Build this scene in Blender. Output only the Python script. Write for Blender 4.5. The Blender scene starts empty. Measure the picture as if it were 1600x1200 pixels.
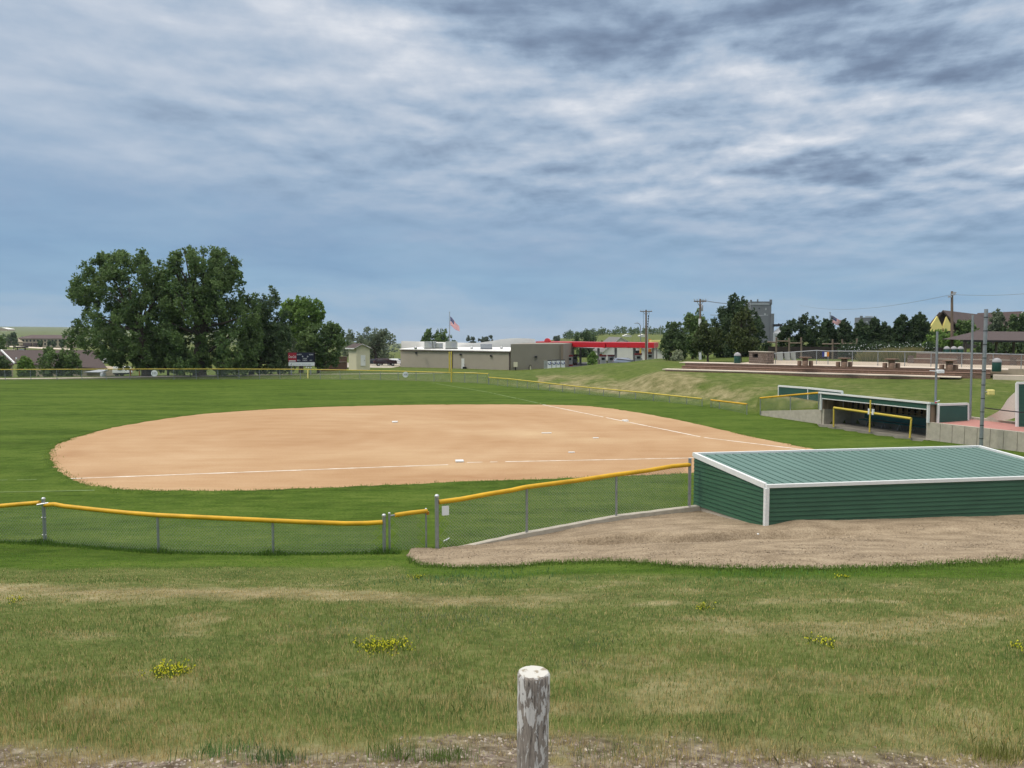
import bpy, bmesh, math, random
import numpy as np
from mathutils import Vector, Matrix
random.seed(7); RNG = np.random.default_rng(11)
S = bpy.context.scene
COL = S.collection
R = math.radians
H = 6.0                      # camera height above the playing field, metres
F = 1200.0                   # focal length in photo pixels (1600 wide)
PITCH = math.atan(80 / F)
CP, SP = math.cos(PITCH), math.sin(PITCH)

def ray(px, py):
    a, b = (px - 800) / F, (600 - py) / F
    return Vector((a, CP + b * SP, -SP + b * CP))
def P(px, py, Y=None, z=None):
    d = ray(px, py)
    t = Y / d.y if Y is not None else (z - H) / d.z
    return Vector((d.x * t, d.y * t, H + d.z * t))
def lin(r, g, b):
    f = lambda c: (c / 255 / 12.92) if c / 255 <= .04045 else ((c / 255 + .055) / 1.055) ** 2.4
    return (f(r), f(g), f(b))
def sstep(a, b, x):
    t = np.clip((x - a) / (b - a), 0, 1); return t * t * (3 - 2 * t)

# ------------------------------------------------------------------ numpy noise
_NT = RNG.random((256, 256))
def vnoise(x, y):
    x = np.asarray(x, float); y = np.asarray(y, float)
    xi = np.floor(x).astype(int); yi = np.floor(y).astype(int); fx = x - xi; fy = y - yi
    fx = fx * fx * (3 - 2 * fx); fy = fy * fy * (3 - 2 * fy)
    a = _NT[xi % 256, yi % 256]; b = _NT[(xi + 1) % 256, yi % 256]
    c = _NT[xi % 256, (yi + 1) % 256]; d = _NT[(xi + 1) % 256, (yi + 1) % 256]
    return (a * (1 - fx) + b * fx) * (1 - fy) + (c * (1 - fx) + d * fx) * fy
def fbm(x, y, o=4):
    s = 0; a = .5
    for i in range(o):
        s = s + a * vnoise(x * 2 ** i + 17.3 * i, y * 2 ** i + 9.1 * i); a *= .5
    return s / (1 - .5 ** o)

# ------------------------------------------------------------------ mesh builder
class MB:
    def __init__(s): s.v = []; s.f = []; s.sm = []
    def add(s, vs, fs, smooth=False):
        o = len(s.v); s.v += [tuple(v) for v in vs]
        for f in fs: s.f.append([i + o for i in f]); s.sm.append(smooth)
        return s
    def hexa(s, b, t):          # 4 bottom points (ccw seen from above), 4 top points
        return s.add(list(b) + list(t), [(3, 2, 1, 0), (4, 5, 6, 7), (0, 1, 5, 4), (1, 2, 6, 5), (2, 3, 7, 6), (3, 0, 4, 7)])
    def box(s, c, d, rz=0.0):
        c = Vector(c); hx, hy, hz = d[0] / 2, d[1] / 2, d[2] / 2; m = Matrix.Rotation(rz, 3, 'Z')
        q = [(-hx, -hy), (hx, -hy), (hx, hy), (-hx, hy)]
        return s.hexa([c + m @ Vector((x, y, -hz)) for x, y in q], [c + m @ Vector((x, y, hz)) for x, y in q])
    def beam(s, a, b, w, h, up=(0, 0, 1)):      # square bar from a to b
        a, b = Vector(a), Vector(b); d = (b - a).normalized(); u = Vector(up)
        l = d.cross(u)
        if l.length < 1e-4: l = Vector((1, 0, 0))
        l.normalize(); u = l.cross(d).normalized(); l *= w / 2; u *= h / 2
        return s.hexa([a - l - u, a + l - u, b + l - u, b - l - u], [a - l + u, a + l + u, b + l + u, b - l + u])
    def tube(s, pts, r, n=8, cap=True):
        pts = [Vector(p) for p in pts]; rs = r if isinstance(r, (list, tuple)) else [r] * len(pts)
        vs = []; fs = []; prev = None
        for i, p in enumerate(pts):
            d = (pts[min(i + 1, len(pts) - 1)] - pts[max(i - 1, 0)]).normalized()
            ref = prev if prev is not None else (Vector((1, 0, 0)) if abs(d.x) < .9 else Vector((0, 1, 0)))
            u = (ref - d * ref.dot(d))
            if u.length < 1e-5: u = d.orthogonal()
            u.normalize(); prev = u; w = d.cross(u)
            for k in range(n):
                a = 2 * math.pi * k / n; vs.append(p + (u * math.cos(a) + w * math.sin(a)) * rs[i])
        for i in range(len(pts) - 1):
            for k in range(n):
                fs.append((i * n + k, i * n + (k + 1) % n, (i + 1) * n + (k + 1) % n, (i + 1) * n + k))
        s.add(vs, fs, True)
        if cap:
            o = len(pts) * n
            s.add(vs[:n], [tuple(reversed(range(n)))]); s.add(vs[o - n:], [tuple(range(n))])
        return s
    def lathe(s, c, prof, n=14):
        c = Vector(c); vs = []; fs = []
        for r, z in prof:
            for k in range(n):
                a = 2 * math.pi * k / n; vs.append(c + Vector((r * math.cos(a), r * math.sin(a), z)))
        for i in range(len(prof) - 1):
            for k in range(n): fs.append((i * n + k, i * n + (k + 1) % n, (i + 1) * n + (k + 1) % n, (i + 1) * n + k))
        s.add(vs, fs, True)
        return s.add(vs[-n:], [tuple(range(n))])
    def panel(s, o, u, uv, th, v=(0, 0, 1)):    # polygon uv in plane (u,v) at o, extruded by th along u x v
        o, u, v = Vector(o), Vector(u), Vector(v); nrm = u.cross(v).normalized() * th
        a = [o + u * p + v * q for p, q in uv]; b = [p + nrm for p in a]; n = len(a)
        fs = [tuple(reversed(range(n))), tuple(range(n, 2 * n))]
        for i in range(n): fs.append((i, (i + 1) % n, n + (i + 1) % n, n + i))
        return s.add(a + b, fs)
    def ball(s, c, r, sc=(1, 1, 1), n=8):
        c = Vector(c); prof = []
        vs = []; fs = []
        m = n // 2 + 1
        for i in range(m + 1):
            th = math.pi * i / m
            for k in range(n):
                a = 2 * math.pi * k / n
                vs.append(c + Vector((r * sc[0] * math.sin(th) * math.cos(a), r * sc[1] * math.sin(th) * math.sin(a), -r * sc[2] * math.cos(th))))
        for i in range(m):
            for k in range(n): fs.append((i * n + k, i * n + (k + 1) % n, (i + 1) * n + (k + 1) % n, (i + 1) * n + k))
        return s.add(vs, fs, True)

ORG = {}
def thing(name, label, cat, loc=(0, 0, 0), group=None):
    o = bpy.data.objects.new(name, None); COL.objects.link(o); o.location = loc; o.empty_display_size = .3
    ORG[o.name] = Vector(loc); o['label'] = label; o['category'] = cat
    if group: o['group'] = group
    return o
def rawmesh(name, v, f, sm, mat):
    me = bpy.data.meshes.new(name); me.from_pydata(v, [], f)
    if any(sm): me.polygons.foreach_set('use_smooth', sm)
    me.materials.append(mat); me.update(); return me
def part(name, mb, mat, parent, bevel=0, label=None):
    o = ORG[parent.name]
    me = rawmesh(name, [tuple(Vector(v) - o) for v in mb.v], mb.f, mb.sm, mat)
    ob = bpy.data.objects.new(name, me); COL.objects.link(ob); ob.parent = parent; ORG[ob.name] = o
    if label: ob['label'] = label
    if bevel: bev(ob, bevel)
    return ob
def bev(ob, w):
    m = ob.modifiers.new('bevel', 'BEVEL'); m.width = w; m.segments = 2; m.limit_method = 'ANGLE'
def solo(name, mb, mat, label, cat, group=None, loc=None, bevel=0):
    o = Vector(loc) if loc is not None else Vector((0, 0, 0))
    me = rawmesh(name, [tuple(Vector(v) - o) for v in mb.v], mb.f, mb.sm, mat)
    ob = bpy.data.objects.new(name, me); COL.objects.link(ob); ob.location = o; ORG[ob.name] = o
    ob['label'] = label; ob['category'] = cat
    if group: ob['group'] = group
    if bevel: bev(ob, bevel)
    return ob
def struct(name, mb, mat, kind='structure'):
    me = rawmesh(name, mb.v, mb.f, mb.sm, mat)
    ob = bpy.data.objects.new(name, me); COL.objects.link(ob); ob['kind'] = kind; ORG[ob.name] = Vector((0, 0, 0)); return ob
def dup(root, loc, label=None, rz=None):
    r = root.copy(); COL.objects.link(r); r.location = loc
    if label: r['label'] = label
    if rz is not None: r.rotation_euler.z = rz
    for ch in list(root.children):
        c = ch.copy(); COL.objects.link(c); c.parent = r
        for g in ch.children:
            d = g.copy(); COL.objects.link(d); d.parent = c
    return r
def npmesh(name, V, nper, colors, mat):
    """V: (N, nper, 3) faces with own vertices; colors (N,3)."""
    N = V.shape[0]; me = bpy.data.meshes.new(name)
    me.vertices.add(N * nper); me.vertices.foreach_set('co', V.reshape(-1).astype(np.float32))
    me.loops.add(N * nper); me.loops.foreach_set('vertex_index', np.arange(N * nper, dtype=np.int32))
    me.polygons.add(N); me.polygons.foreach_set('loop_start', np.arange(0, N * nper, nper, dtype=np.int32))
    try: me.polygons.foreach_set('loop_total', np.full(N, nper, np.int32))
    except Exception: pass
    if colors is not None:
        c = np.ones((N, nper, 4), np.float32); c[:, :, :3] = colors[:, None, :]
        at = me.attributes.new('Col', 'FLOAT_COLOR', 'POINT'); at.data.foreach_set('color', c.reshape(-1))
    me.materials.append(mat); me.update(calc_edges=True); me.validate(); return me
def text_mb(txt, o, u, v, h, th=.004, width=None, shear=0.0):
    """lettering as flat mesh, centred on o, in the plane u,v"""
    cu = bpy.data.curves.new('t', 'FONT'); cu.body = txt; cu.size = 1; cu.align_x = 'CENTER'; cu.align_y = 'CENTER'; cu.shear = shear; cu.resolution_u = 3
    ob = bpy.data.objects.new('t', cu); COL.objects.link(ob); bpy.context.view_layer.update()
    me = bpy.data.meshes.new_from_object(ob.evaluated_get(bpy.context.evaluated_depsgraph_get()))
    bpy.data.objects.remove(ob)
    vs = [x.co.copy() for x in me.vertices]; fs = [tuple(p.vertices) for p in me.polygons]
    bpy.data.meshes.remove(me); bpy.data.curves.remove(cu)
    xs = [a.x for a in vs]; ys = [a.y for a in vs]; k = h / (max(ys) - min(ys)); cx = (max(xs) + min(xs)) / 2; cy = (max(ys) + min(ys)) / 2
    kx = k if width is None else width / (max(xs) - min(xs))
    o, u, v = Vector(o), Vector(u).normalized(), Vector(v).normalized()
    return MB().add([o + u * (a.x - cx) * kx + v * (a.y - cy) * k for a in vs], fs)

# ------------------------------------------------------------------ materials
def nodes(name):
    m = bpy.data.materials.new(name); m.use_nodes = True; nt = m.node_tree
    return m, nt, nt.nodes['Principled BSDF']
def N(nt, t, **kw):
    n = nt.nodes.new(t)
    for k, v in kw.items():
        if k in n.inputs.keys(): n.inputs[k].default_value = v
        else: setattr(n, k, v)
    return n
def mathn(nt, op, a, b=None, c=None, clamp=False):
    n = nt.nodes.new('ShaderNodeMath'); n.operation = op; n.use_clamp = clamp
    for i, q in enumerate((a, b, c)):
        if q is None: continue
        if isinstance(q, (int, float)): n.inputs[i].default_value = q
        else: nt.links.new(q, n.inputs[i])
    return n.outputs[0]
def mixc(nt, fac, a, b, blend='MIX'):
    n = nt.nodes.new('ShaderNodeMix'); n.data_type = 'RGBA'; n.blend_type = blend
    for idx, q in ((0, fac), (6, a), (7, b)):
        if isinstance(q, (int, float)): n.inputs[idx].default_value = q
        elif isinstance(q, tuple): n.inputs[idx].default_value = (*q[:3], 1)
        else: nt.links.new(q, n.inputs[idx])
    return n.outputs[2]
def ramp(nt, fac, stops):
    n = nt.nodes.new('ShaderNodeValToRGB'); e = n.color_ramp.elements
    while len(e) < len(stops): e.new(.5)
    for i, (p, c) in enumerate(stops): e[i].position = p; e[i].color = (*c, 1) if len(c) == 3 else c
    nt.links.new(fac, n.inputs[0]); return n.outputs[0]
def coords(nt, scale=(1, 1, 1), rot=(0, 0, 0), src='Object'):
    t = nt.nodes.new('ShaderNodeTexCoord'); m = nt.nodes.new('ShaderNodeMapping')
    m.inputs['Scale'].default_value = scale; m.inputs['Rotation'].default_value = rot
    nt.links.new(t.outputs[src], m.inputs['Vector']); return m.outputs[0]
def noise(nt, vec, scale, detail=4, rough=.55, dist=0):
    n = N(nt, 'ShaderNodeTexNoise', Scale=scale, Detail=detail, Roughness=rough, Distortion=dist)
    nt.links.new(vec, n.inputs['Vector']); return n.outputs['Fac']
def bump(nt, b, h, strength=.3, dist=.02):
    n = N(nt, 'ShaderNodeBump', Strength=strength, Distance=dist); nt.links.new(h, n.inputs['Height'])
    nt.links.new(n.outputs[0], b.inputs['Normal'])
def setup(b, rough=.7, metal=0, spec=.4):
    b.inputs['Roughness'].default_value = rough; b.inputs['Metallic'].default_value = metal; b.inputs['Specular IOR Level'].default_value = spec
def mat(name, c, rough=.7, var=.18, scale=3.0, metal=0, bmp=0, c2=None, stretch=(1, 1, 1), spec=.4):
    m, nt, b = nodes(name); setup(b, rough, metal, spec)
    v = coords(nt, stretch); f = noise(nt, v, scale, 5, .6)
    f = mathn(nt, 'MULTIPLY_ADD', f, 2.2, -.6, clamp=True)
    lo = c2 if c2 else tuple(x * (1 - var) for x in c); hi = tuple(min(1, x * (1 + var)) for x in c)
    nt.links.new(mixc(nt, f, lo, hi), b.inputs['Base Color'])
    if bmp: bump(nt, b, f, bmp, .02)
    return m
def attr_mat(name, rough=.75, trans=.35, spec=.25, gain=1.0):
    """foliage: colour of each leaf from its own attribute, light comes through the leaf"""
    m, nt, b = nodes(name); setup(b, rough, 0, spec)
    a = N(nt, 'ShaderNodeAttribute', attribute_name='Col')
    nt.links.new(a.outputs['Color'], b.inputs['Base Color'])
    t = N(nt, 'ShaderNodeBsdfTranslucent'); nt.links.new(a.outputs['Color'], t.inputs['Color'])
    mx = N(nt, 'ShaderNodeMixShader', Fac=trans); out = nt.nodes['Material Output']
    nt.links.new(b.outputs[0], mx.inputs[1]); nt.links.new(t.outputs[0], mx.inputs[2]); nt.links.new(mx.outputs[0], out.inputs['Surface'])
    return m
M = {}
M['galv'] = mat('galvanised_steel', (.31, .33, .35), .45, .15, 6, .6)
M['wire'] = mat('fence_wire', (.30, .32, .33), .5, .1, 2, .3)
M['cap'] = mat('post_cap', (.55, .56, .57), .35, .1, 6, .7)
M['yellow'] = mat('yellow_rail_cap', (.60, .34, .014), .5, .22, 1.6, spec=.3)
M['yellow2'] = mat('yellow_paint', (.55, .42, .06), .5, .15, 2)
M['green'] = mat('green_siding', (.037, .102, .053), .42, .16, .9, spec=.4, stretch=(1, 1, 3))
M['green2'] = mat('green_siding_far', (.025, .085, .062), .5, .14, .8)
M['roofg'] = mat('green_roof_metal', (.105, .185, .158), .55, .09, .6, 0, spec=.25)
M['white'] = mat('white_trim', (.72, .73, .72), .45, .05, 3)
M['white2'] = mat('white_metal', (.75, .75, .74), .5, .06, 1)
M['conc'] = mat('concrete', (.42, .38, .31), .85, .16, 4, bmp=.3)
M['teal'] = mat('teal_bench', (.012, .10, .11), .5, .12, 3)
M['dark'] = mat('dark_trim', (.012, .012, .013), .6, .2, 3)
M['black'] = mat('black_paint', (.008, .008, .011), .4, .2, 2)
M['brick'] = mat('brown_block', (.12, .068, .048), .9, .3, 9, bmp=.3)
M['walk'] = mat('pale_paving', (.60, .51, .42), .85, .08, 2)
M['brown'] = mat('brown_block_fine', (.20, .125, .092), .9, .2, 9)
M['tan'] = mat('tan_wall', (.34, .30, .24), .8, .05, .6)
M['tan2'] = mat('olive_tan_wall', (.25, .225, .18), .8, .05, .6)
M['roofw'] = mat('white_roof_membrane', (.85, .83, .79), .7, .05, .8)
M['hvac'] = mat('grey_unit', (.30, .32, .30), .6, .15, 1.5)
M['red'] = mat('red_fascia', (.50, .014, .022), .4, .08, .4)
M['dkred'] = mat('dark_red', (.16, .015, .015), .5, .2, 2)
M['post'] = mat('grey_column', (.28, .26, .24), .7, .1, 1)
M['cream'] = mat('cream_siding', (.62, .58, .42), .75, .05, 1.5)
M['offwhite'] = mat('white_siding', (.76, .73, .67), .75, .04, 1)
M['shingle'] = mat('brown_shingle', (.075, .055, .052), .9, .2, 5)
M['shinglegrey'] = mat('grey_shingle', (.17, .165, .155), .9, .15, 4)
M['hotel'] = mat('beige_wall', (.42, .34, .24), .8, .08, .2)
M['hroof'] = mat('far_brown_roof', (.10, .070, .066), .9, .1, .3)
M['glass'] = mat('dark_glass', (.015, .018, .024), .12, .1, 1, spec=.6)
M['tyre'] = mat('tyre_rubber', (.012, .012, .012), .8, .1, 4)
M['rim'] = mat('wheel_rim', (.4, .41, .43), .35, .05, 4, .7)
M['wood'] = mat('weathered_wood', (.20, .155, .115), .85, .25, 5, stretch=(1, 1, .15))
M['pole'] = mat('brown_pole_wood', (.17, .125, .09), .85, .2, 4, stretch=(1, 1, .1))
M['bark'] = mat('bark', (.075, .06, .048), .95, .3, 8, stretch=(1, 1, .3), bmp=.4)
M['stone'] = mat('grey_brown_stone', (.22, .18, .155), .9, .35, 7, bmp=.4)
M['elev'] = mat('grey_elevator_metal', (.155, .165, .18), .6, .08, .2)
M['elev2'] = mat('pale_bin_metal', (.40, .42, .44), .5, .08, .2, .3)
M['bin'] = mat('green_bin', (.010, .055, .040), .5, .1, 3)
M['dome'] = mat('grey_dome', (.32, .31, .32), .6, .1, 4)
M['yell3'] = mat('pale_yellow_wall', (.80, .68, .24), .7, .06, 1)
M['blk_t'] = mat('sign_ink', (.03, .035, .04), .6, .05, 3)
M['wht_t'] = mat('sign_white', (.72, .74, .75), .6, .03, 3)
M['navy'] = mat('navy_panel', (.010, .013, .035), .5, .1, 2)
M['sred'] = mat('red_panel', (.33, .018, .035), .5, .08, 2)
M['net'] = mat('cream_netting', (.60, .55, .48), .9, .12, 20)
M['pave_red'] = mat('red_paving', (.40, .185, .155), .9, .1, 2)
M['asphalt'] = mat('asphalt', (.10, .098, .095), .9, .15, 1)
M['sand'] = mat('sand_court', (.42, .34, .255), .95, .12, 1.2)
M['blue'] = mat('blue_print', (.02, .035, .20), .5, .1, 3)
M['ply'] = mat('plywood_boards', (.25, .185, .13), .9, .5, 1.4, stretch=(3, 3, .3))
M['stud'] = mat('dark_studs', (.030, .024, .020), .9, .3, 3)
M['conc_dark'] = mat('stained_concrete', (.26, .235, .195), .9, .25, 1.2, stretch=(1, 1, .4))
M['orange'] = mat('orange_paint', (.55, .20, .02), .5, .1, 2)
M['redpaint'] = mat('hydrant_red', (.38, .02, .03), .5, .1, 4)
M['chalk'] = mat('chalk_white', (.74, .68, .60), .95, .18, 5)
M['chalkg'] = mat('chalk_on_grass', (.17, .24, .085), .95, .3, 3)
M['fl_red'] = mat('flag_red', (.50, .06, .07), .8, .1, 3)
M['fl_white'] = mat('flag_white', (.70, .62, .62), .8, .08, 3)
M['fl_blue'] = mat('flag_blue', (.035, .045, .14), .8, .1, 3)
M['leaf'] = attr_mat('tree_leaves', .7, .30)
M['blade'] = attr_mat('grass_blades', .65, .30)
M['petal'] = attr_mat('petals', .6, .35)
M['chips'] = attr_mat('chips', .9, 0.0, .2)
M['carsilver'] = mat('silver_car_paint', (.34, .38, .45), .25, .03, 1, .4)
M['cardark'] = mat('maroon_car_paint', (.030, .014, .020), .25, .05, 1, .2)
M['carwhite'] = mat('white_car_paint', (.72, .73, .74), .25, .03, 1)
M['carnavy'] = mat('navy_car_paint', (.02, .022, .035), .25, .05, 1, .2)

def ground_mat():
    m, nt, b = nodes('ground_turf'); setup(b, .95, 0, .05)
    at = N(nt, 'ShaderNodeAttribute', attribute_name='Col'); sp = N(nt, 'ShaderNodeSeparateColor'); nt.links.new(at.outputs['Color'], sp.inputs[0])
    dry, field, soil = sp.outputs[0], sp.outputs[1], sp.outputs[2]
    v = coords(nt); vs = coords(nt, (.22, 1, 1), (0, 0, R(-6)))
    big = noise(nt, v, .12, 3); fine = noise(nt, v, 9, 5, .7); mid = noise(nt, v, 1.1, 5, .65)
    streak = noise(nt, vs, .42, 6, .68); streak2 = noise(nt, vs, 3.2, 4, .7)
    # mown field: dark and light green streaks
    k = mathn(nt, 'ADD', mathn(nt, 'MULTIPLY', streak, .6), mathn(nt, 'MULTIPLY', streak2, .4))
    fg = ramp(nt, k, [(.38, (.046, .080, .009)), (.5, (.096, .154, .021)), (.62, (.160, .215, .040))])
    fg = mixc(nt, mathn(nt, 'MULTIPLY_ADD', fine, 2.2, -.75, clamp=True), mixc(nt, .7, fg, (.020, .045, .005)), fg)
    fg = mixc(nt, mathn(nt, 'MULTIPLY_ADD', mid, 2.4, -1.0, clamp=True), fg, mixc(nt, .35, fg, (.15, .19, .040)))
    # rough pasture grass
    wk = mathn(nt, 'ADD', mathn(nt, 'MULTIPLY', mid, .55), mathn(nt, 'MULTIPLY', fine, .45))
    wg = ramp(nt, wk, [(.34, (.050, .075, .018)), (.5, (.105, .130, .036)), (.66, (.18, .185, .070))])
    dg = ramp(nt, wk, [(.34, (.13, .105, .050)), (.5, (.25, .21, .115)), (.68, (.40, .34, .20))])
    dn = mathn(nt, 'ADD', dry, mathn(nt, 'MULTIPLY', mathn(nt, 'SUBTRACT', mid, .5), 1.5), clamp=True)
    dn = mathn(nt, 'MULTIPLY', dn, mathn(nt, 'MULTIPLY', dry, 3.0, clamp=True), clamp=True)
    wild = mixc(nt, dn, wg, dg)
    c = mixc(nt, field, wild, fg)
    sl = ramp(nt, fine, [(.36, (.07, .05, .035)), (.52, (.17, .138, .10)), (.66, (.33, .28, .215))])
    c = mixc(nt, soil, c, sl)
    nt.links.new(c, b.inputs['Base Color'])
    bump(nt, b, mathn(nt, 'ADD', fine, mid), .6, .05)
    return m
M['ground'] = ground_mat()

def dirt_mat():
    m, nt, b = nodes('infield_clay'); setup(b, .95, 0, .12)
    v = coords(nt); vs = coords(nt, (.30, 1.6, 1), (0, 0, R(-9)))
    big = noise(nt, v, .10, 4, .6); mid = noise(nt, vs, .9, 5, .6); fine = noise(nt, v, 14, 5, .75)
    # drag rings left by the infield rake
    w = N(nt, 'ShaderNodeTexWave', wave_type='RINGS', rings_direction='Z', Scale=.16, Distortion=3.0, Detail=3)
    w.inputs['Detail Scale'].default_value = 1.2
    mp = nt.nodes.new('ShaderNodeMapping'); mp.inputs['Location'].default_value = (14, -44, 0)
    tc = nt.nodes.new('ShaderNodeTexCoord'); nt.links.new(tc.outputs['Object'], mp.inputs[0]); nt.links.new(mp.outputs[0], w.inputs[0])
    k = mathn(nt, 'ADD', mathn(nt, 'ADD', mathn(nt, 'MULTIPLY', big, .42), mathn(nt, 'MULTIPLY', mid, .20)), mathn(nt, 'ADD', mathn(nt, 'MULTIPLY', fine, .34), mathn(nt, 'MULTIPLY', w.outputs['Fac'], .022)))
    c = ramp(nt, k, [(.36, (.345, .200, .100)), (.5, (.42, .268, .148)), (.64, (.495, .345, .208))])
    wp = nt.nodes.new('ShaderNodeVectorMath'); wp.operation = 'MULTIPLY_ADD'; nz = N(nt, 'ShaderNodeTexNoise', Scale=.7, Detail=5); nt.links.new(v, nz.inputs['Vector'])
    nt.links.new(nz.outputs['Color'], wp.inputs[0]); wp.inputs[1].default_value = (2.4, 2.4, 0); nt.links.new(v, wp.inputs[2])
    def stain(px, py, rx, ry, amt, col):
        nonlocal c
        q = P(px, py, z=0); mp_ = nt.nodes.new('ShaderNodeMapping'); mp_.vector_type = 'POINT'
        mp_.inputs['Scale'].default_value = (1 / rx, 1 / ry, 0); mp_.inputs['Location'].default_value = (-(q.x + 1.2) / rx, -(q.y + 1.2) / ry, 0)
        nt.links.new(wp.outputs[0], mp_.inputs[0]); ln = nt.nodes.new('ShaderNodeVectorMath'); ln.operation = 'LENGTH'; nt.links.new(mp_.outputs[0], ln.inputs[0])
        g = mathn(nt, 'MULTIPLY', mathn(nt, 'SUBTRACT', 1.0, ln.outputs['Value'], clamp=True), mathn(nt, 'MULTIPLY_ADD', fine, 1.6, -.2, clamp=True))
        c = mixc(nt, mathn(nt, 'MULTIPLY', g, amt * .55, clamp=True), c, col)
    PALE, DK = (.56, .42, .255), (.27, .135, .062)
    for a_ in ((830, 678, 4.2, 2.6, 1.5, PALE), (925, 688, 3.6, 1.8, 1.2, PALE), (700, 660, 5.5, 1.6, .9, PALE), (718, 728, 3.5, 1.4, 1.0, PALE), (620, 712, 6, 2.4, .7, PALE), (760, 746, 4.5, .9, 1.6, DK), (620, 752, 3, .7, 1.0, DK), (150, 742, 2.2, 2.0, 1.2, DK), (100, 712, 1.4, 2.6, 1.3, DK), (960, 742, 4, .8, 1.0, DK), (170, 767, 2.2, .5, 1.5, PALE), (975, 660, 3, 2, .9, PALE), (450, 690, 7, 3.5, .45, DK), (1080, 672, 4, 3, .45, DK)): stain(*a_)
    nt.links.new(c, b.inputs['Base Color']); bump(nt, b, fine, .35, .03); return m
M['dirt'] = dirt_mat()
def mulch_mat():
    m, nt, b = nodes('mulch_chips'); setup(b, .95, 0, .15)
    v = coords(nt); f = noise(nt, v, 22, 6, .8); g = noise(nt, coords(nt, (1, 2.2, 1)), 1.1, 4)
    k = mathn(nt, 'ADD', mathn(nt, 'MULTIPLY', f, .65), mathn(nt, 'MULTIPLY', g, .35))
    nt.links.new(ramp(nt, k, [(.36, (.12, .088, .055)), (.5, (.275, .212, .142)), (.62, (.42, .338, .235))]), b.inputs['Base Color'])
    bump(nt, b, f, .5, .03); return m
M['mulch'] = mulch_mat()
def peel_mat():
    m, nt, b = nodes('peeling_paint_wood'); setup(b, .85, 0, .25)
    v = coords(nt, (1, 1, .10)); grain = noise(nt, v, 85, 6, .72)
    v2 = coords(nt, (1, 1, .26)); p = noise(nt, v2, 32, 7, .66, .6); p2 = noise(nt, coords(nt, (1, 1, .5)), 7, 3)
    k = mathn(nt, 'ADD', mathn(nt, 'MULTIPLY', p, .62), mathn(nt, 'MULTIPLY', p2, .38))
    mask = ramp(nt, k, [(.497, (0, 0, 0)), (.507, (1, 1, 1))])
    wood = ramp(nt, grain, [(.32, (.035, .030, .026)), (.44, (.20, .175, .15)), (.66, (.37, .33, .285))])
    paint = ramp(nt, grain, [(.3, (.42, .41, .385)), (.6, (.64, .63, .60))])
    nt.links.new(mixc(nt, mask, wood, paint), b.inputs['Base Color'])
    bump(nt, b, mathn(nt, 'ADD', mathn(nt, 'MULTIPLY', grain, .6), mathn(nt, 'MULTIPLY', mask, .4)), .7, .006); return m
M['peel'] = peel_mat()
def top_mat():
    m, nt, b = nodes('painted_end_grain'); setup(b, .8, 0, .2)
    g = noise(nt, coords(nt, (1, .35, 1), (0, 0, .4)), 40, 5, .7); k = noise(nt, coords(nt), 22, 5, .6)
    c = mixc(nt, ramp(nt, k, [(.40, (0, 0, 0)), (.47, (1, 1, 1))]), (.30, .26, .20), (.56, .545, .50))
    nt.links.new(mixc(nt, ramp(nt, g, [(.24, (0, 0, 0)), (.34, (1, 1, 1))]), (.12, .09, .07), c), b.inputs['Base Color']); bump(nt, b, g, .5, .005); return m
M['peeltop'] = top_mat()
def block_mat(name, c1, c2, mortar, bw, bh):
    m, nt, b = nodes(name); setup(b, .9, 0, .2)
    t = N(nt, 'ShaderNodeTexBrick', Scale=1.0); t.inputs['Color1'].default_value = (*c1, 1); t.inputs['Color2'].default_value = (*c2, 1); t.inputs['Mortar'].default_value = (*mortar, 1)
    t.inputs['Brick Width'].default_value = bw; t.inputs['Row Height'].default_value = bh; t.inputs['Mortar Size'].default_value = .02
    tc = nt.nodes.new('ShaderNodeTexCoord'); s = N(nt, 'ShaderNodeSeparateXYZ'); cb = N(nt, 'ShaderNodeCombineXYZ')
    nt.links.new(tc.outputs['Object'], s.inputs[0]); nt.links.new(mathn(nt, 'SUBTRACT', s.outputs[0], s.outputs[1]), cb.inputs[0]); nt.links.new(s.outputs[2], cb.inputs[1])
    nt.links.new(cb.outputs[0], t.inputs['Vector'])
    n = noise(nt, tc.outputs['Object'], 3, 4)
    nt.links.new(mixc(nt, mathn(nt, 'MULTIPLY', n, .6), t.outputs['Color'], (.07, .045, .035)), b.inputs['Base Color']); return m
M['block'] = block_mat('terrace_blocks', (.31, .20, .145), (.235, .15, .11), (.14, .10, .08), .42, .16)
M['stonewall'] = block_mat('stacked_stone', (.26, .21, .18), (.19, .145, .12), (.08, .065, .055), .4, .2)

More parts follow.
